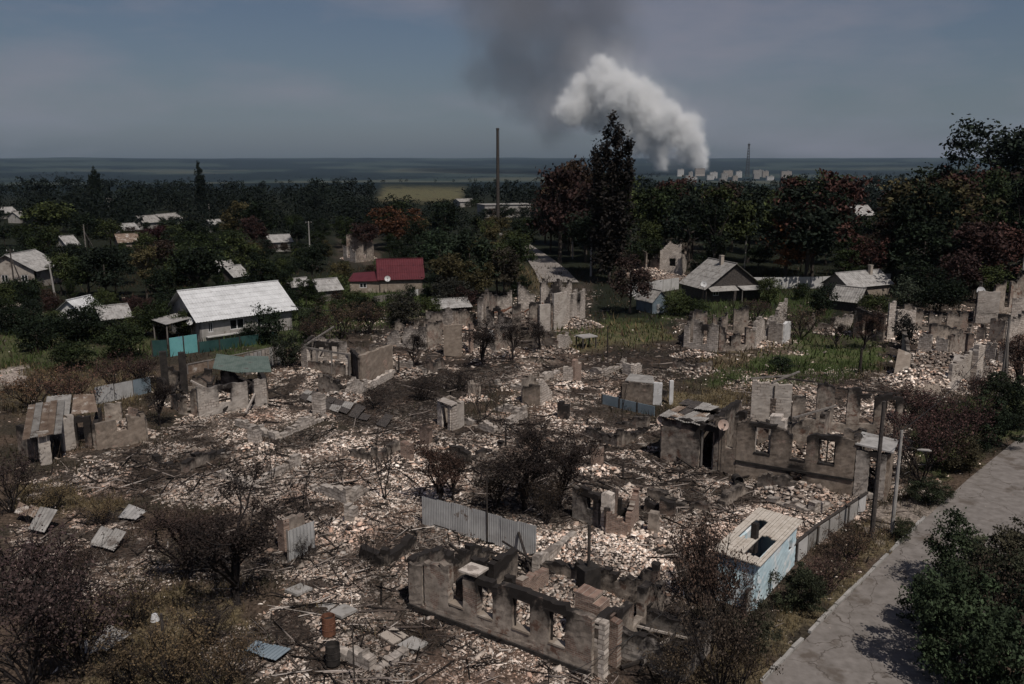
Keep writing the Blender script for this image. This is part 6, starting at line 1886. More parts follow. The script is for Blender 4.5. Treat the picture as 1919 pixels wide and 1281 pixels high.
def plant(kind, i, loc, h, label, cat, color, name, group=None, width=1.0, rz=None):
    wood, leaves = PROTO[kind, i]
    o = empty(name, loc, random.uniform(0, 6.28) if rz is None else rz, label=label, cat=cat, group=group)
    o.scale = (h * width, h * width, h)
    t = link(wood.name.split('.')[0], wood, o)
    if leaves is not None:
        c = link(leaves.name.split('.')[0], leaves, o)
        j = random.uniform(0.8, 1.2)
        c.color = (color[0] * j, color[1] * j, color[2] * j, 1)
    return o

GREEN_A, GREEN_B, GREEN_C = (0.010, 0.015, 0.008), (0.018, 0.025, 0.010), (0.036, 0.044, 0.016)
BROWN, RUST, RED, DARKRED, OLIVE = (0.032, 0.021, 0.016), (0.125, 0.055, 0.026), (0.050, 0.024, 0.020), (0.032, 0.018, 0.016), (0.055, 0.046, 0.022)
SCORCH, BLACKB = (0.060, 0.036, 0.028), (0.022, 0.016, 0.014)

# what must stay in sight: column range, row range, how far away it stands
KEEP = [(320, 515, 552, 606, 640), (292, 590, 545, 660, 672), (700, 486, 785, 528, 550), (652, 526, 725, 545, 552), (158, 560, 240, 590, 612), (0, 462, 62, 520, 545), (992, 468, 1062, 522, 492), (910, 378, 992, 400, 408), (725, 346, 862, 368, 346),
        (238, 420, 262, 432, 446), (272, 398, 300, 412, 430), (310, 394, 340, 406, 424), (402, 412, 420, 422, 436), (6, 386, 32, 398, 410), (412, 508, 462, 520, 534), (650, 455, 700, 488, 492), (512, 455, 545, 462, 472), (1196, 456, 1290, 518, 518), (1284, 484, 1424, 548, 568), (1200, 538, 1250, 578, 588),
        (1410, 515, 1665, 532, 541), (1560, 514, 1665, 560, 578), (1215, 538, 1272, 552, 556), (1600, 414, 1636, 432, 440), (577, 414, 586, 450, 475), (160, 420, 168, 450, 486), (98, 495, 108, 540, 565), (1392, 440, 1398, 490, 505), (1104, 446, 1110, 500, 518),
        (928, 240, 938, 400, 410), (1255, 305, 1335, 326, 320), (1370, 270, 1460, 330, 320), (862, 376, 890, 384, 390), (600, 552, 640, 560, 566), (1120, 225, 1165, 430, 530), (895, 532, 1095, 620, 622), (1280, 568, 1475, 650, 650), (725, 600, 890, 660, 668), (1600, 570, 1919, 660, 640)]
KEEP = [(a, b, c, d, ground_at((a + c) / 2, e).y - 1.5) for a, b, c, d, e in KEEP]
HOUSES = [(Vector(o.location), 4.6 if o.get('category') in ('house', 'building', 'ruin') else 2.0) for o in list(COL.objects) if o.parent is None and o.get('category') in ('house', 'shed', 'building', 'ruin', 'outbuilding', 'privy', 'chimney')]
PLACED = []

def clear(p, h, w, gap):
    """True when nothing that shows in the photograph would be hidden, and nothing is stood upon"""
    for q, r in HOUSES:
        if (q.x - p.x) ** 2 + (q.y - p.y) ** 2 < (r + w * 0.35) ** 2: return False
    for q, r in PLACED:
        if (q[0] - p.x) ** 2 + (q[1] - p.y) ** 2 < (gap * (w + r) * 0.5) ** 2: return False
    xs, ys = survey(np.array([p.x, p.x, p.x]), np.array([p.y, p.y, p.y]), np.array([p.z, p.z + h, p.z]))
    k = F_PX / p.y * w * 0.45
    x0, x1, y0, y1 = xs[0] - k, xs[0] + k, ys[1], ys[0]
    for a, b, c, d, dist in KEEP:
        if p.y < dist and x1 > a and x0 < c and y1 > b and y0 < d: return False
    return True

SKYLINE_X = [-100, 0, 60, 150, 200, 260, 330, 450, 520, 600, 690, 720, 860, 872, 1000, 1010, 1060, 1100, 1200, 1250, 1290, 1330, 1380, 1440, 1480, 1560, 1650, 1720, 1760, 1919, 2050]
SKYLINE_Y = [335, 338, 316, 322, 322, 336, 330, 330, 342, 332, 326, 352, 374, 334, 336, 312, 300, 302, 312, 326, 336, 330, 326, 342, 316, 310, 312, 302, 296, 302, 305]
GREENS = [GREEN_A, GREEN_A, GREEN_B, GREEN_B, GREEN_C, (0.012, 0.017, 0.011), GREEN_C]

def tree_rows():
    rr = random.Random(8)
    count = {'tree': 0, 'shrub': 0}
    rows = [(97, 0), (104, 0), (112, 0), (121, 0), (131, 0.1), (143, 0.2), (157, 0.3), (173, 0.4), (192, 0.5), (210, 0.6)]
    for y0, back in rows:
        half = 0.63 * y0
        if y0 > 150: half = 0.62 * y0
        step = max(3.6, y0 * 0.029)
        x = -half
        while x < half:
            x += step * rr.uniform(0.65, 1.35)
            y = y0 * (1 + rr.uniform(-0.035, 0.035))
            p = Vector((x, y, z1(x, y) - 0.05))
            px = float(survey(np.array([x]), np.array([y]), np.array([0.0]))[0][0])
            if 985 < px < 1065 and y < 170: continue
            if 1000 < px < 1690 and y0 < 134: continue
            if px >= 1690 and y0 < 116: continue
            if 560 < px <= 1000 and y0 < (108 if px < 900 else 126): continue
            right = px > 1000
            sky = np.interp(px, SKYLINE_X, SKYLINE_Y)
            hs = height_at(p, sky + rr.uniform(1, 18)) - p.z
            if right:
                h = hs * (rr.uniform(0.86, 1.0) if rr.random() < 0.72 else rr.uniform(0.45, 0.8))
                if y0 < 140: h *= 0.6
                if y0 < 122: h = rr.uniform(2.6, 6)
                h = max(3.0, min(h, 21))
            else:
                h = min(hs, rr.uniform(4.2, 8.5)) if back < 0.6 else min(hs, rr.uniform(6.5, 12))
                if y0 <= 112: h = rr.uniform(2.4, 5)
            for shrink in (1.0, 0.6, 0.36):
                hh = h * shrink
                wd = rr.uniform(0.9, 1.35)
                w = hh * 0.62 * wd
                if hh > 1.3 and clear(p, hh, w, 0.5): break
            else:
                continue
            low = hh < (3.2 if right else 4.3)
            t = rr.random()
            if right:
                col = rr.choice(GREENS) if t < 0.72 else rr.choice((BROWN, DARKRED, OLIVE, BROWN, RED))
            else:
                col = rr.choice(GREENS) if t < 0.88 else rr.choice((BROWN, DARKRED, OLIVE))
            warm = col in (BROWN, DARKRED, OLIVE, RED)
            kind = 'shrub' if low else ('round' if rr.random() < 0.8 else 'tall')
            if count['shrub' if low else 'tree'] >= (290 if low else 290): continue
            PLACED.append((p, w))
            where = 'in the dense wood on the right' if right else 'among the houses on the left'
            hue = 'browned' if warm else 'dark green'
            tall = 'low' if low else ('tall' if hh > 12 else ('middling' if hh > 6 else 'small'))
            near = 'in the front rank' if y0 < 125 else ('in the middle ranks' if y0 < 200 else 'in the far ranks')
            noun = 'shrub' if low else 'tree'
            count[noun] += 1
            plant(kind, rr.randrange(6 if kind == 'round' else 3), p, hh, f'{tall} {hue} {noun} {near} {where}', noun, col, 'garden_shrub' if low else 'broadleaf_tree', f'{tall} {hue} {noun}s {near} {where}', wd)
    return count

def special(kind, i, px, py, top, label, cat, col, name, width=1.0, guard=False, group=None):
    p = ground_at(px, py)
    h = height_at(p, top)
    p.z = z1(p.x, p.y) - 0.05
    o = plant(kind, i, p, max(h - p.z, 0.4), label, cat, col, name, group, width)
    PLACED.append((p, h * 0.5 * width))
    return o

special('poplar', 0, 1142, 530, 222, 'very tall dark brown poplar rising above the wood beside the lane', 'tree', (0.018, 0.015, 0.013), 'poplar_tree', 1.05)
special('poplar', 1, 379, 408, 305, 'dark slender poplar on the left skyline', 'tree', (0.012, 0.017, 0.013), 'poplar_tree', 0.95)
special('poplar', 0, 183, 396, 314, 'small dark poplar left of the slender skyline poplar', 'tree', (0.014, 0.019, 0.013), 'poplar_tree', 1.1)
special('tall', 0, 1782, 470, 226, 'tall open tree on the right skyline, left one of the pair', 'tree', (0.014, 0.020, 0.013), 'broadleaf_tree', 1.0)
special('tall', 1, 1858, 468, 234, 'tall open tree on the right skyline with spreading top, right one of the pair', 'tree', (0.014, 0.020, 0.013), 'broadleaf_tree', 1.25)
special('tall', 2, 1915, 470, 240, 'tall open tree cut by the right edge on the skyline', 'tree', (0.014, 0.020, 0.013), 'broadleaf_tree', 1.1)
special('round', 1, 1470, 530, 412, 'bright rust-orange tree above the concrete panel fence', 'tree', RUST, 'broadleaf_tree', 1.2)
special('round', 2, 1738, 520, 372, 'orange-red tree in the wood on the right', 'tree', (0.085, 0.040, 0.026), 'broadleaf_tree', 0.9)
special('round', 3, 1842, 480, 318, 'dull red tree below the tall skyline pair', 'tree', RED, 'broadleaf_tree', 0.9)
special('round', 4, 1272, 480, 335, 'dull red tree standing behind the far pale ruin', 'tree', RED, 'broadleaf_tree', 0.8)
special('round', 5, 745, 470, 388, 'rusty brown tree below the dry field', 'tree', (0.09, 0.040, 0.022), 'broadleaf_tree', 1.5)
special('round', 0, 1072, 480, 300, 'broad browned tree left of the tallest poplar', 'tree', (0.050, 0.032, 0.022), 'broadleaf_tree', 0.8)
special('round', 2, 1065, 470, 372, 'yellowish green tree in front of the browned tree by the lane', 'tree', (0.10, 0.085, 0.03), 'broadleaf_tree', 0.8)
special('round', 3, 1180, 588, 480, 'dark browned tree overhanging the foot of the lane', 'tree', (0.034, 0.022, 0.019), 'broadleaf_tree', 1.0)
special('round', 4, 880, 560, 440, 'broad dark tree between the red roof and the lane', 'tree', (0.017, 0.024, 0.014), 'broadleaf_tree', 1.15)
special('round', 5, 945, 560, 462, 'browned tree at the left side of the lane', 'tree', (0.030, 0.025, 0.018), 'broadleaf_tree', 1.0)
special('round', 1, 825, 530, 430, 'dense dark tree just right of the red roof', 'tree', (0.017, 0.026, 0.014), 'broadleaf_tree', 1.1)
special('round', 0, 300, 480, 422, 'dark red tree below the three far roofs', 'tree', (0.034, 0.014, 0.016), 'broadleaf_tree', 1.2)
N_TREES = tree_rows()

# shrubs that hide the lower walls of the far houses
def screen_far_houses():
    rr = random.Random(14)
    for a, b, dp, wm, rm, lb, h, rs in far_roofs + [((908, 408), (996, 406), 9, '', '', '', 4.6, 0)]:
        A, B = ground_at(*a), ground_at(*b)
        n = Vector((A.x, A.y, 0)).normalized()
        if A.y < 105: continue
        k = max(2, int((B - A).length / 3.2))
        for i in range(k + 1):
            if rr.random() < 0.15: continue
            p = A.lerp(B, (i + rr.uniform(-0.3, 0.3)) / k) - n * rr.uniform(2.0, 4.5)
            p.z = z1(p.x, p.y) - 0.05
            hh = h * rr.uniform(0.75, 1.25)
            plant('shrub', rr.randrange(3), p, hh, 'dark shrub hiding the lower wall of a far house', 'shrub', rr.choice((GREEN_A, GREEN_B, GREEN_A, BROWN)), 'garden_shrub', 'shrubs against the far houses', rr.uniform(0.9, 1.4))
screen_far_houses()

def far_wood():
    """woods too far off to tell the trees apart: one mass"""
    rng = np.random.default_rng(5)
    P, S, T = [], [], []
    for y0, k, hmin, hmax in ((228, 60, 6, 10), (250, 70, 6, 11), (275, 75, 6, 12), (305, 80, 7, 12), (340, 90, 7, 12), (400, 120, 7, 11), (480, 130, 7, 11), (580, 120, 7, 10), (700, 90, 6, 9), (1000, 90, 8, 12), (1400, 110, 9, 13), (1900, 120, 10, 14), (2400, 120, 10, 14), (3600, 160, 14, 20), (4200, 160, 14, 20)):
        x = rng.uniform(-0.66, 0.66, k) * y0
        y = y0 * rng.uniform(0.92, 1.08, k)
        px, _ = survey(x, y, np.zeros(k))
        z = far_height(x, y)
        for xx, yy, zz, pp in zip(x, y, z, px):
            if 700 < pp < 880 and 400 < yy < 760: continue
            hmx = CAM_H - (np.interp(pp, SKYLINE_X, SKYLINE_Y) + rng.uniform(-2, 16) - HORIZON) / F_PX * yy - zz
            h = min(rng.uniform(hmin, hmax), max(hmx, 4))
            if y0 < 390 and not clear(Vector((xx, yy, zz)), h, h * 0.8, 0): continue
            w = h * rng.uniform(0.38, 0.6)
            q = 420 if y0 < 390 else (110 if y0 < 800 else 40)
            v = rng.normal(0, 1, (q, 3))
            v /= np.linalg.norm(v, axis=1, keepdims=True)
            v *= rng.uniform(0.6, 1.05, (q, 1))
            v[:, 2] = np.maximum(v[:, 2], -0.95)
            P.append(np.stack([xx + v[:, 0] * w, yy + v[:, 1] * w, zz + h * 0.55 + v[:, 2] * h * 0.46], 1))
            S.append(np.full(q, h * (0.075 if y0 < 390 else 0.15 if y0 < 800 else 0.26)))
            T.append(np.full(q, rng.uniform(0.5, 1.3)))
    P, S, T = np.concatenate(P), np.concatenate(S), np.concatenate(T)
    me = leaf_mesh('far_wood', P, S, T, rng)
    o = link('far_wood', me, label='distant dark woods beyond the village reading as one mass', kind='stuff')
    o.color = (0.008, 0.012, 0.009, 1)
far_wood()

# ---- near and middle plants, one by one
NEAR = [
    # kind, variant, px, py, top, width, colour, name, cat, label
    ('burnt', 0, 822, 948, 800, 0.75, SCORCH, 'burnt_tree', 'tree', 'burnt brown-leaved tree left end of the corrugated fence'),
    ('burnt', 1, 848, 940, 830, 0.7, BLACKB, 'burnt_tree', 'tree', 'smaller black tree right behind the burnt brown-leaved tree'),
    ('sapling', 0, 722, 940, 770, 0.55, BLACKB, 'burnt_sapling', 'sapling', 'bare twin-stemmed sapling on bright rubble'),
    ('sapling', 1, 902, 800, 700, 0.6, BLACKB, 'burnt_sapling', 'sapling', 'bare forked sapling right of the privy'),
    ('sapling', 0, 935, 790, 712, 0.5, BLACKB, 'burnt_sapling', 'sapling', 'bare leaning sapling left of the brown stack'),
    ('sapling', 1, 568, 985, 850, 0.4, BLACKB, 'burnt_sapling', 'sapling', 'tall bare stem above the low brick corner'),
    ('burnt', 2, 445, 1132, 900, 1.05, BLACKB, 'burnt_tree', 'tree', 'large black burnt tree in the left foreground'),
    ('burnt', 0, 345, 1085, 915, 0.95, (0.045, 0.030, 0.026), 'burnt_tree', 'tree', 'burnt tree with curled brown leaves left of the large black one'),
    ('burnt', 1, 985, 960, 800, 1.1, BLACKB, 'burnt_tree', 'tree', 'black twiggy tree in the dark plot behind the corrugated fence'),
    ('scorched', 0, 1025, 985, 890, 0.9, (0.030, 0.022, 0.016), 'scorched_shrub', 'shrub', 'black shrub against the right half of the corrugated fence'),
    ('scorched', 1, 930, 955, 870, 0.9, (0.030, 0.023, 0.016), 'scorched_shrub', 'shrub', 'black shrub behind the left half of the corrugated fence'),
    ('burnt', 2, 1052, 955, 790, 0.8, BLACKB, 'burnt_tree', 'tree', 'thin black tree left of the brick stove'),
    ('scorched', 2, 1318, 1205, 985, 0.55, (0.062, 0.040, 0.031), 'scorched_shrub', 'shrub', 'tall browned shrub between the foreground house and the pale blue shed'),
    ('scorched', 0, 1362, 1200, 1050, 0.6, (0.055, 0.036, 0.030), 'scorched_shrub', 'shrub', 'browned shrub in front of the pale blue shed'),
    ('scorched', 1, 1305, 1130, 945, 0.5, (0.050, 0.034, 0.028), 'scorched_shrub', 'shrub', 'browned shrub behind and left of the pale blue shed'),
    ('scorched', 2, 1350, 1295, 1110, 0.75, (0.048, 0.036, 0.028), 'scorched_shrub', 'shrub', 'browned shrub at the bottom below the pale blue shed'),
    ('bush', 0, 1412, 1225, 1130, 0.8, (0.034, 0.034, 0.022), 'bush', 'bush', 'dull green bush at the near end of the slab fence'),
    ('scorched', 0, 1385, 1300, 1180, 0.8, (0.055, 0.040, 0.028), 'scorched_shrub', 'shrub', 'browned shrub beside the kerb at the bottom'),
    ('scorched', 1, 1255, 1300, 1200, 1.0, (0.060, 0.044, 0.030), 'scorched_shrub', 'shrub', 'scorched weeds below the right corner of the foreground house'),
    ('bush', 1, 1500, 1140, 1045, 0.95, (0.030, 0.034, 0.020), 'bush', 'bush', 'dull green bush outside the slab fence'),
    ('scorched', 2, 1545, 1115, 1030, 1.2, (0.060, 0.036, 0.030), 'scorched_shrub', 'shrub', 'reddish brown shrub on the verge outside the slab fence'),
    ('scorched', 1, 1590, 1050, 985, 1.5, (0.070, 0.046, 0.032), 'scorched_shrub', 'shrub', 'low brown shrub at the foot of the tall wooden pole'),
    ('bush', 2, 1690, 1010, 975, 1.3, (0.030, 0.034, 0.018), 'bush', 'bush', 'small green bush at the foot of the street lamp'),
    ('bush', 0, 1800, 1120, 968, 1.1, (0.024, 0.032, 0.017), 'bush', 'bush', 'dark green bush right of the road, farthest of the big ones'),
    ('bush', 1, 1905, 1090, 965, 1.2, (0.040, 0.036, 0.024), 'bush', 'bush', 'olive brown bush at the right edge beside the road'),
    ('bush', 2, 1790, 1290, 1085, 1.0, (0.030, 0.042, 0.022), 'bush', 'bush', 'big green bush at the bottom right over the road edge'),
    ('bush', 0, 1900, 1310, 1110, 1.15, (0.024, 0.034, 0.019), 'bush', 'bush', 'big dark green bush in the bottom right corner'),
    ('bush', 1, 1745, 1190, 1050, 0.95, (0.027, 0.036, 0.020), 'bush', 'bush', 'green bush leaning over the middle of the road edge'),
    ('scorched', 0, 1900, 1210, 1040, 1.0, (0.055, 0.040, 0.030), 'scorched_shrub', 'shrub', 'browned shrub among the green bushes at the right edge'),
    ('bush', 2, 1835, 1190, 1030, 1.0, (0.034, 0.036, 0.022), 'bush', 'bush', 'dull bush in the middle of the clump right of the road'),
    ('sapling', 0, 640, 905, 800, 0.35, BLACKB, 'burnt_sapling', 'sapling', 'thin bare stem above the pale wall corner in the left rubble'),
    ('sapling', 1, 1000, 850, 770, 0.4, BLACKB, 'burnt_sapling', 'sapling', 'thin forked stem right below the brown stack'),
    ('sapling', 0, 1165, 790, 700, 0.35, BLACKB, 'burnt_sapling', 'sapling', 'thin bare stem left of the low blue fence'),
    ('sapling', 1, 510, 900, 800, 0.4, BLACKB, 'burnt_sapling', 'sapling', 'thin bare stem on the black ash strip'),
    ('sapling', 0, 1105, 905, 800, 0.4, BLACKB, 'burnt_sapling', 'sapling', 'thin bare stem behind the gray wall stub'),
    ('sapling', 1, 690, 1075, 960, 0.4, BLACKB, 'burnt_sapling', 'sapling', 'thin forked stem left of the foreground house'),
    ('burnt', 1, 300, 800, 690, 0.6, BLACKB, 'burnt_tree', 'tree', 'thin black tree before the two dark chimneys'),
    ('burnt', 0, 775, 690, 605, 0.6, BLACKB, 'burnt_tree', 'tree', 'thin black tree right of the big tan wall'),
    ('burnt', 2, 1385, 610, 560, 0.8, BLACKB, 'burnt_tree', 'tree', 'black twiggy tree behind the jagged pale ruin'),
    ('burnt', 1, 1565, 655, 590, 0.7, BLACKB, 'burnt_tree', 'tree', 'black twiggy tree at the far end of the green meadow'),
    # verge beyond the street lamp
    ('scorched', 0, 1725, 905, 770, 1.1, (0.050, 0.028, 0.025), 'scorched_shrub', 'shrub', 'dark red-brown shrub just right of the street lamp'),
    ('scorched', 1, 1745, 850, 740, 1.3, (0.052, 0.028, 0.026), 'scorched_shrub', 'shrub', 'dark red-brown shrub behind the one by the street lamp'),
    ('scorched', 2, 1800, 840, 735, 1.2, (0.048, 0.026, 0.024), 'scorched_shrub', 'shrub', 'red-brown shrub halfway up the road verge'),
    ('bush', 0, 1790, 885, 800, 1.3, (0.040, 0.034, 0.020), 'bush', 'bush', 'olive bush on the verge halfway up the road'),
    ('bush', 1, 1850, 835, 745, 1.2, (0.020, 0.028, 0.016), 'bush', 'bush', 'dark green bush where the road meets the right edge'),
    ('bush', 2, 1900, 800, 700, 1.2, (0.022, 0.029, 0.016), 'bush', 'bush', 'dark green bush cut by the right edge above the road'),
    ('bush', 0, 1735, 945, 890, 1.5, (0.022, 0.027, 0.015), 'bush', 'bush', 'low dark bush at the kerb right of the street lamp'),
    ('scorched', 1, 1700, 790, 715, 1.4, (0.056, 0.034, 0.028), 'scorched_shrub', 'shrub', 'browned shrub behind the right-hand burnt house'),
    ('scorched', 0, 1840, 770, 690, 1.2, (0.050, 0.030, 0.026), 'scorched_shrub', 'shrub', 'browned shrub before the collapsed house'),
    ('burnt', 1, 1905, 735, 610, 0.8, SCORCH, 'burnt_tree', 'tree', 'burnt tree at the right edge beside the double pole'),
    ('shrub', 0, 1692, 655, 586, 0.75, (0.010, 0.010, 0.009), 'bush', 'bush', 'black conical bush between the right-hand ruins'),
    ('scorched', 2, 1500, 635, 570, 1.2, (0.060, 0.042, 0.030), 'scorched_shrub', 'shrub', 'brown shrub right of the jagged pale ruin'),
    ('scorched', 0, 1420, 600, 560, 1.6, (0.050, 0.028, 0.026), 'scorched_shrub', 'shrub', 'dark red shrub below the porch of the gable house'),
    ('burnt', 0, 1620, 655, 570, 0.8, SCORCH, 'burnt_tree', 'tree', 'burnt tree left of the pointed pale pier'),
    # left foreground
    ('scorched', 0, 55, 1290, 1050, 1.1, (0.050, 0.034, 0.032), 'scorched_shrub', 'shrub', 'grayish brown shrub in the bottom left corner'),
    ('scorched', 1, 150, 1270, 1070, 1.0, (0.048, 0.032, 0.030), 'scorched_shrub', 'shrub', 'grayish brown shrub right of the one in the bottom left corner'),
    ('scorched', 2, 40, 1150, 985, 1.1, (0.046, 0.030, 0.030), 'scorched_shrub', 'shrub', 'dark brown shrub at the left edge below the tilted roof sheets'),
    ('scorched', 0, 130, 1130, 1010, 1.2, (0.050, 0.034, 0.028), 'scorched_shrub', 'shrub', 'dark brown shrub on bright rubble at the left'),
    ('scorched', 1, 250, 1180, 1080, 1.2, (0.062, 0.046, 0.028), 'scorched_shrub', 'shrub', 'olive brown shrub left of the bucket post'),
    ('scorched', 2, 330, 1290, 1160, 1.2, (0.080, 0.056, 0.032), 'scorched_shrub', 'shrub', 'yellowish brown weeds right of the bucket post at the bottom'),
    ('scorched', 0, 420, 1300, 1190, 1.3, (0.075, 0.052, 0.032), 'scorched_shrub', 'shrub', 'yellowish brown weeds at the bottom left of the garden path'),
    ('scorched', 1, 235, 1300, 1190, 1.2, (0.070, 0.050, 0.032), 'scorched_shrub', 'shrub', 'brown weeds at the bottom beside the slate sheets'),
    ('scorched', 2, 395, 1210, 1120, 1.1, (0.040, 0.032, 0.028), 'scorched_shrub', 'shrub', 'dark shrub between the bucket post and the large black tree'),
    ('scorched', 0, 20, 960, 850, 1.1, (0.040, 0.028, 0.026), 'scorched_shrub', 'shrub', 'dark shrub at the left edge under the lean-to'),
    ('scorched', 1, 100, 955, 905, 1.8, (0.085, 0.062, 0.034), 'scorched_shrub', 'shrub', 'dry yellow-brown weeds below the lean-to'),
    ('scorched', 2, 190, 985, 935, 1.6, (0.080, 0.056, 0.032), 'scorched_shrub', 'shrub', 'dry brown weeds left of the single white sheet'),
    ('scorched', 0, 570, 1055, 1010, 1.0, BLACKB, 'scorched_shrub', 'shrub', 'black shrub in front of the leaning metal sheet'),
    # left middle
    ('scorched', 1, 130, 775, 690, 1.3, (0.072, 0.040, 0.030), 'scorched_shrub', 'shrub', 'red-brown shrub behind the lean-to'),
    ('scorched', 2, 60, 770, 690, 1.4, (0.080, 0.048, 0.030), 'scorched_shrub', 'shrub', 'rusty brown shrub behind the left edge ruins'),
    ('scorched', 0, 215, 735, 665, 1.3, (0.060, 0.034, 0.028), 'scorched_shrub', 'shrub', 'dark brown shrub behind the bluish sheet fence'),
    ('scorched', 1, 265, 725, 660, 1.2, (0.052, 0.032, 0.028), 'scorched_shrub', 'shrub', 'brown shrub left of the two dark chimneys'),
    ('shrub', 1, 140, 690, 640, 1.5, GREEN_B, 'bush', 'bush', 'dark green bush left of the teal gate, farther one'),
    ('shrub', 2, 230, 670, 605, 1.3, GREEN_B, 'bush', 'bush', 'dark green bush just left of the teal gate'),
    ('shrub', 0, 70, 655, 590, 1.4, GREEN_A, 'bush', 'bush', 'dark bush below the pale gable house'),
    ('shrub', 1, 30, 625, 575, 1.4, GREEN_A, 'bush', 'bush', 'dark bush at the left edge below the pale gable house'),
    ('shrub', 2, 150, 640, 575, 1.4, GREEN_A, 'bush', 'bush', 'dark bush below the small white-roofed outhouse'),
    ('shrub', 0, 260, 630, 580, 1.2, GREEN_C, 'bush', 'bush', 'light green bush at the porch of the white-roofed house'),
    ('shrub', 1, 470, 640, 612, 1.6, (0.012, 0.017, 0.010), 'bush', 'bush', 'dark bush under the windows of the white-roofed house'),
    ('shrub', 2, 582, 640, 575, 0.9, (0.020, 0.026, 0.014), 'bush', 'bush', 'dark green bush at the right end of the white-roofed house'),
    ('scorched', 2, 640, 635, 560, 1.2, (0.064, 0.044, 0.030), 'scorched_shrub', 'shrub', 'brown shrub right of the white-roofed house'),
    ('scorched', 0, 590, 650, 590, 1.2, (0.055, 0.036, 0.028), 'scorched_shrub', 'shrub', 'brown shrub behind the gutted post-and-rail house'),
    ('scorched', 1, 690, 625, 560, 1.2, (0.055, 0.036, 0.026), 'scorched_shrub', 'shrub', 'brown shrub behind the big tan wall'),
    ('shrub', 0, 545, 690, 620, 0.9, (0.016, 0.019, 0.012), 'bush', 'bush', 'black-green bush left of the gutted post-and-rail house'),
    ('shrub', 1, 755, 610, 555, 1.3, (0.026, 0.024, 0.018), 'bush', 'bush', 'dark bush above the sooty wall stumps'),
    ('shrub', 2, 850, 580, 520, 1.3, (0.020, 0.020, 0.016), 'bush', 'bush', 'dark bush left of the shattered house shell'),
    ('burnt', 1, 905, 690, 590, 0.8, BLACKB, 'burnt_tree', 'tree', 'black bare tree right of the square brown pier'),
    ('burnt', 2, 960, 680, 590, 0.75, BLACKB, 'burnt_tree', 'tree', 'black bare tree below the shattered house shell'),
    ('burnt', 0, 1010, 660, 585, 0.7, BLACKB, 'burnt_tree', 'tree', 'black bare tree left of the low table'),
    ('scorched', 2, 860, 730, 690, 1.5, BLACKB, 'scorched_shrub', 'shrub', 'black shrub in the long ash bed'),
    ('scorched', 0, 700, 765, 725, 1.6, BLACKB, 'scorched_shrub', 'shrub', 'black shrub at the left end of the long ash bed'),
    ('scorched', 1, 790, 750, 705, 1.6, BLACKB, 'scorched_shrub', 'shrub', 'black shrub in the middle of the long ash bed'),
    # around the gable house
    ('shrub', 0, 1265, 590, 545, 1.3, GREEN_C, 'bush', 'bush', 'green bush between the little shed and the gable house'),
    ('shrub', 1, 1305, 590, 560, 1.6, GREEN_B, 'bush', 'bush', 'low green bush in front of the gable house'),
    ('shrub', 2, 1440, 565, 520, 1.1, GREEN_C, 'bush', 'bush', 'green bush right of the gable house'),
    ('shrub', 0, 1540, 590, 530, 1.0, GREEN_A, 'bush', 'bush', 'dark round bush left of the gray corrugated shed'),
    ('shrub', 1, 1640, 590, 552, 1.5, GREEN_C, 'bush', 'bush', 'light green bush before the low slate-roofed house'),
    ('shrub', 2, 1500, 560, 530, 1.2, GREEN_B, 'bush', 'bush', 'green bush before the concrete panel fence'),
    ('shrub', 0, 1700, 585, 520, 1.1, (0.030, 0.036, 0.024), 'bush', 'bush', 'gray-green bush right of the low slate-roofed house'),
    ('shrub', 1, 1760, 590, 520, 1.2, GREEN_A, 'bush', 'bush', 'dark bush behind the pointed pale pier'),
    ('round', 2, 1790, 570, 470, 1.2, (0.038, 0.022, 0.020), 'broadleaf_tree', 'tree', 'dark red-brown tree behind the white satellite dish'),
    ('shrub', 2, 660, 575, 545, 1.5, GREEN_C, 'bush', 'bush', 'light green bush before the red-roofed house'),
    ('shrub', 0, 740, 575, 545, 1.4, GREEN_B, 'bush', 'bush', 'green bush before the right half of the red roof'),
    ('shrub', 1, 1465, 700, 668, 1.4, (0.018, 0.026, 0.014), 'bush', 'bush', 'dark clump in the green meadow'),
]
for kind, i, px, py, top, wd, col, name, cat, lb in NEAR:
    special(kind, i, px, py, top, lb, cat, col, name, wd)
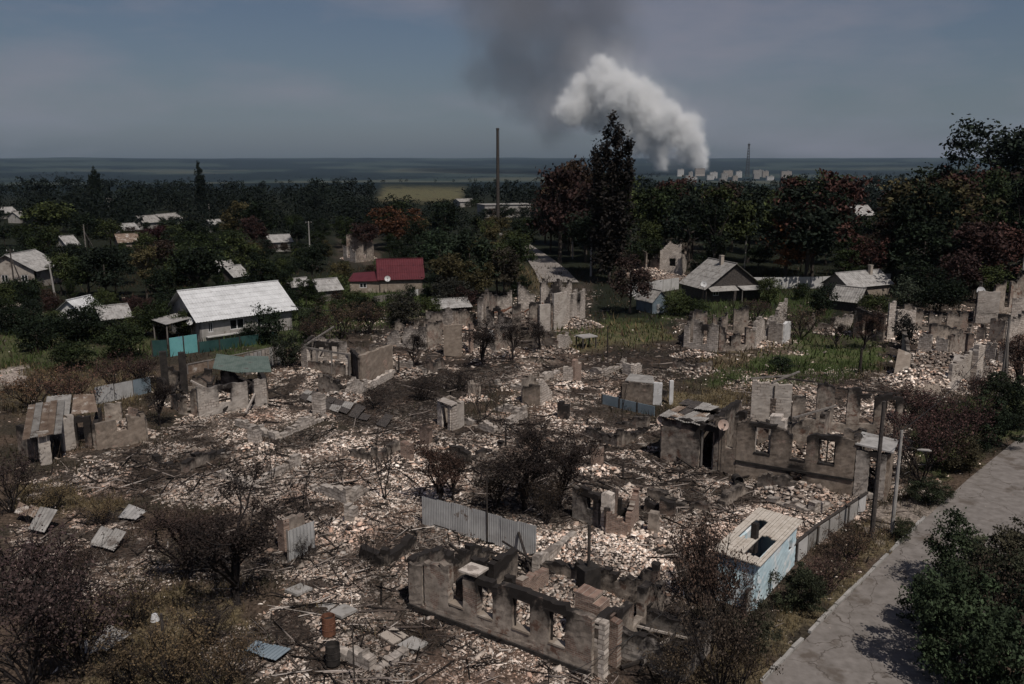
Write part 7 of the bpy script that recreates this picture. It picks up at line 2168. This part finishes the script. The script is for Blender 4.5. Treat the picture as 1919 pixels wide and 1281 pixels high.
# ------------------------------------------------------------------ weeds and grass
def build_weeds():
    rng = np.random.default_rng(31)
    V, C = [], []
    def blades(n, lo, hi, hmin, hmax, wd):
        y = np.sqrt(rng.uniform(lo ** 2, hi ** 2, n))
        x = rng.uniform(-0.63, 0.63, n) * y
        x += rng.normal(0, 0.25, n)
        rub, ash, gr, dry, bare, z, rd = lookup(x, y)
        patch = fbm(x * 0.5, y * 0.5, 3, 141)
        want = np.clip(gr * 1.0 + dry * 0.9 + 0.55 * smooth(0.42, 0.6, patch) * (1 - np.clip(rub * 1.3, 0, 1)), 0, 1) * (1 - ash * 0.85) * (1 - bare)
        keep = (rng.uniform(0, 1, n) < want) & (rd > ROAD_W / 2 + 0.25 * rng.uniform(-0.6, 1.6, n))
        x, y, z, gr, dry = x[keep], y[keep], z[keep], gr[keep], dry[keep]
        k = len(x)
        h = rng.uniform(hmin, hmax, k) * (0.6 + 0.8 * patch[keep])
        a = rng.uniform(0, 6.28, k)
        w = wd * rng.uniform(0.6, 1.4, k)
        lx, ly = rng.normal(0, 0.35, k) * h, rng.normal(0, 0.35, k) * h
        b0 = np.stack([x - np.cos(a) * w, y - np.sin(a) * w, z - 0.05], 1)
        b1 = np.stack([x + np.cos(a) * w, y + np.sin(a) * w, z - 0.05], 1)
        t = np.stack([x + lx, y + ly, z + h], 1)
        V.append(np.stack([b0, b1, t], 1).reshape(-1, 3))
        g = (gr > rng.uniform(0, 1, k) * 0.8)
        dr = (dry > rng.uniform(0, 1, k)) & ~g
        c = np.tile(np.array([[0.062, 0.044, 0.030]]), (k, 1))
        dk = rng.uniform(0, 1, k) < 0.35
        c[dk] = (0.034, 0.034, 0.018)
        c[dr] = (0.14, 0.105, 0.055)
        c[g] = (0.052, 0.072, 0.024)
        c *= rng.uniform(0.6, 1.35, (k, 1))
        C.append(np.repeat(c, 3, axis=0))
    blades(90000, 23, 50, 0.12, 0.5, 0.02)
    blades(80000, 48, 85, 0.18, 0.6, 0.035)
    blades(50000, 80, 165, 0.3, 0.9, 0.08)
    V_, C_ = np.concatenate(V), np.concatenate(C)
    m = material('weed', (0.85, 0.85, 0.85), (1.1, 1.1, 1.1), scale=1.0, rough=0.9, attr='Col', spec=0.1)
    link('weeds', mesh_np('weeds', V_, np.arange(len(V_)).reshape(-1, 3), m, C_), label='dry and green weeds growing between the ruins', kind='stuff')
build_weeds()
# ------------------------------------------------------------------ smoke over the far town
def build_smoke(name, puffs, dist, color, density, outer, inner, rough, scale, label, seed, g=0.0, voxel=9.0, step=0.25):
    """soft puffs: the density falls off from each puff's heart and is torn by noise; the mesh is a loose hull round them"""
    rr = random.Random(seed)
    k = dist / F_PX / CP
    bm = bmesh.new()
    m = bpy.data.materials.new(name)
    m.use_nodes = True
    N, L = m.node_tree.nodes, m.node_tree.links
    N.remove(N['Principled BSDF'])
    geo = N.new('ShaderNodeNewGeometry')
    near = None
    for px, py, r in puffs:
        x, y = (px - PH_W / 2) / F_PX, -(py - PH_H / 2) / F_PX
        D = dist + rr.uniform(-0.5, 0.5) * r * k
        t = D / (CP + y * SP)
        c = Vector((t * x, D, CAM_H + t * (-SP + y * CP)))
        bmesh.ops.create_icosphere(bm, subdivisions=2, radius=r * k * (outer + rough * 0.5) * 1.05, matrix=Matrix.Translation(c))
        dn = N.new('ShaderNodeVectorMath')
        dn.operation = 'DISTANCE'
        dn.inputs[1].default_value = c
        L.new(geo.outputs['Position'], dn.inputs[0])
        sc = N.new('ShaderNodeMath')
        sc.operation = 'MULTIPLY'
        sc.inputs[1].default_value = 1 / (r * k)
        L.new(dn.outputs['Value'], sc.inputs[0])
        if near is None:
            near = sc
        else:
            mn = N.new('ShaderNodeMath')
            mn.operation = 'SMOOTH_MIN'
            mn.inputs[2].default_value = 0.05
            L.new(near.outputs[0], mn.inputs[0])
            L.new(sc.outputs[0], mn.inputs[1])
            near = mn
    me = bpy.data.meshes.new(name)
    bm.to_mesh(me)
    bm.free()
    o = bpy.data.objects.new(name, me)
    COL.objects.link(o)
    md = o.modifiers.new('skin', 'REMESH')
    md.mode = 'VOXEL'
    md.voxel_size = voxel
    dg = bpy.context.evaluated_depsgraph_get()
    me2 = bpy.data.meshes.new_from_object(o.evaluated_get(dg))
    bpy.data.objects.remove(o)
    me2.name = name
    v = N.new('ShaderNodeVolumePrincipled')
    v.inputs['Color'].default_value = (*color, 1)
    v.inputs['Anisotropy'].default_value = g
    nz = N.new('ShaderNodeTexNoise')
    nz.inputs['Scale'].default_value = scale
    nz.inputs['Detail'].default_value = 5
    nz.inputs['Roughness'].default_value = 0.62
    nz.inputs['Distortion'].default_value = 0.6
    L.new(geo.outputs['Position'], nz.inputs['Vector'])
    n2 = N.new('ShaderNodeTexNoise')
    n2.inputs['Scale'].default_value = scale * 3.3
    n2.inputs['Detail'].default_value = 4
    L.new(geo.outputs['Position'], n2.inputs['Vector'])
    m0 = N.new('ShaderNodeMath')
    m0.operation = 'MULTIPLY_ADD'
    m0.inputs[1].default_value = -0.6 * rough
    L.new(n2.outputs['Fac'], m0.inputs[0])
    L.new(near.outputs[0], m0.inputs[2])
    ma = N.new('ShaderNodeMath')
    ma.operation = 'MULTIPLY_ADD'
    ma.inputs[1].default_value = -1.5 * rough
    L.new(nz.outputs['Fac'], ma.inputs[0])
    L.new(m0.outputs[0], ma.inputs[2])
    mr = N.new('ShaderNodeMapRange')
    mr.interpolation_type = 'SMOOTHSTEP'
    mr.inputs['From Min'].default_value = outer - 1.05 * rough
    mr.inputs['From Max'].default_value = inner - 1.05 * rough
    mr.inputs['To Max'].default_value = density
    L.new(ma.outputs[0], mr.inputs['Value'])
    L.new(mr.outputs[0], v.inputs['Density'])
    L.new(v.outputs[0], N['Material Output'].inputs['Volume'])
    m.cycles.volume_step_rate = step
    me2.materials.clear()
    me2.materials.append(m)
    link(name, me2, label=label, kind='stuff')

build_smoke('white_smoke', [
    (1240, 303, 16), (1234, 288, 21), (1226, 270, 26), (1216, 248, 32), (1200, 220, 40), (1182, 192, 42), (1155, 176, 42), (1136, 154, 38), (1130, 130, 25), (1196, 180, 32), (1214, 232, 30),
    (1310, 303, 19), (1302, 286, 25), (1292, 264, 30), (1282, 242, 31), (1258, 234, 31), (1232, 228, 32), (1266, 258, 20), (1206, 204, 34),
    (1112, 180, 40), (1088, 196, 36), (1066, 208, 28), (1130, 200, 36), (1150, 216, 30), (1178, 242, 28), (1202, 264, 22), (1250, 212, 26), (1222, 186, 24), (1170, 152, 22), (1280, 290, 18), (1150, 240, 22), (1118, 222, 26), (1190, 276, 18), (1092, 165, 26)], 4600, (0.99, 0.985, 0.975), 0.034, 1.22, 0.40, 1.10, 0.0135,
    'billowing white smoke rising in two columns from the far town', 5, g=-0.2, voxel=12.0, step=0.13)
build_smoke('thin_smoke', [
    (1110, 150, 60), (1070, 180, 55), (1150, 130, 55), (1180, 170, 60), (1230, 210, 56), (1280, 240, 46), (1040, 200, 50), (1260, 280, 34), (1090, 110, 50)], 4900, (0.80, 0.80, 0.82), 0.0048, 1.25, 0.0, 0.9, 0.006,
    'thin pale smoke veil around the white column', 8, voxel=18.0, step=0.22)
build_smoke('grey_smoke', [
    (1060, 190, 60), (1010, 150, 84), (955, 110, 84), (1050, 70, 94), (975, 40, 100), (1090, 110, 70), (1000, -20, 114), (1110, 30, 90), (1090, -70, 124), (950, -80, 124), (1040, 235, 42), (1150, 80, 60), (900, 130, 50)], 5100, (0.40, 0.40, 0.43), 0.0036, 1.25, 0.1, 1.0, 0.0042,
    'thin dark grey smoke drifting up left of the white column', 6, voxel=24.0, step=0.22)
# ------------------------------------------------------------------ air
def build_haze():
    m = bpy.data.materials.new('air')
    m.use_nodes = True
    N, L = m.node_tree.nodes, m.node_tree.links
    N.remove(N['Principled BSDF'])
    v = N.new('ShaderNodeVolumePrincipled')
    v.inputs['Color'].default_value = (0.62, 0.80, 1.0, 1)
    v.inputs['Density'].default_value = 0.000024
    v.inputs['Anisotropy'].default_value = 0.1
    L.new(v.outputs[0], N['Material Output'].inputs['Volume'])
    MB().box((0, 11000, 485), (44000, 23000, 1130)).build('haze', m, label='thin blue haze lying over the village and plain', kind='stuff')
build_haze()
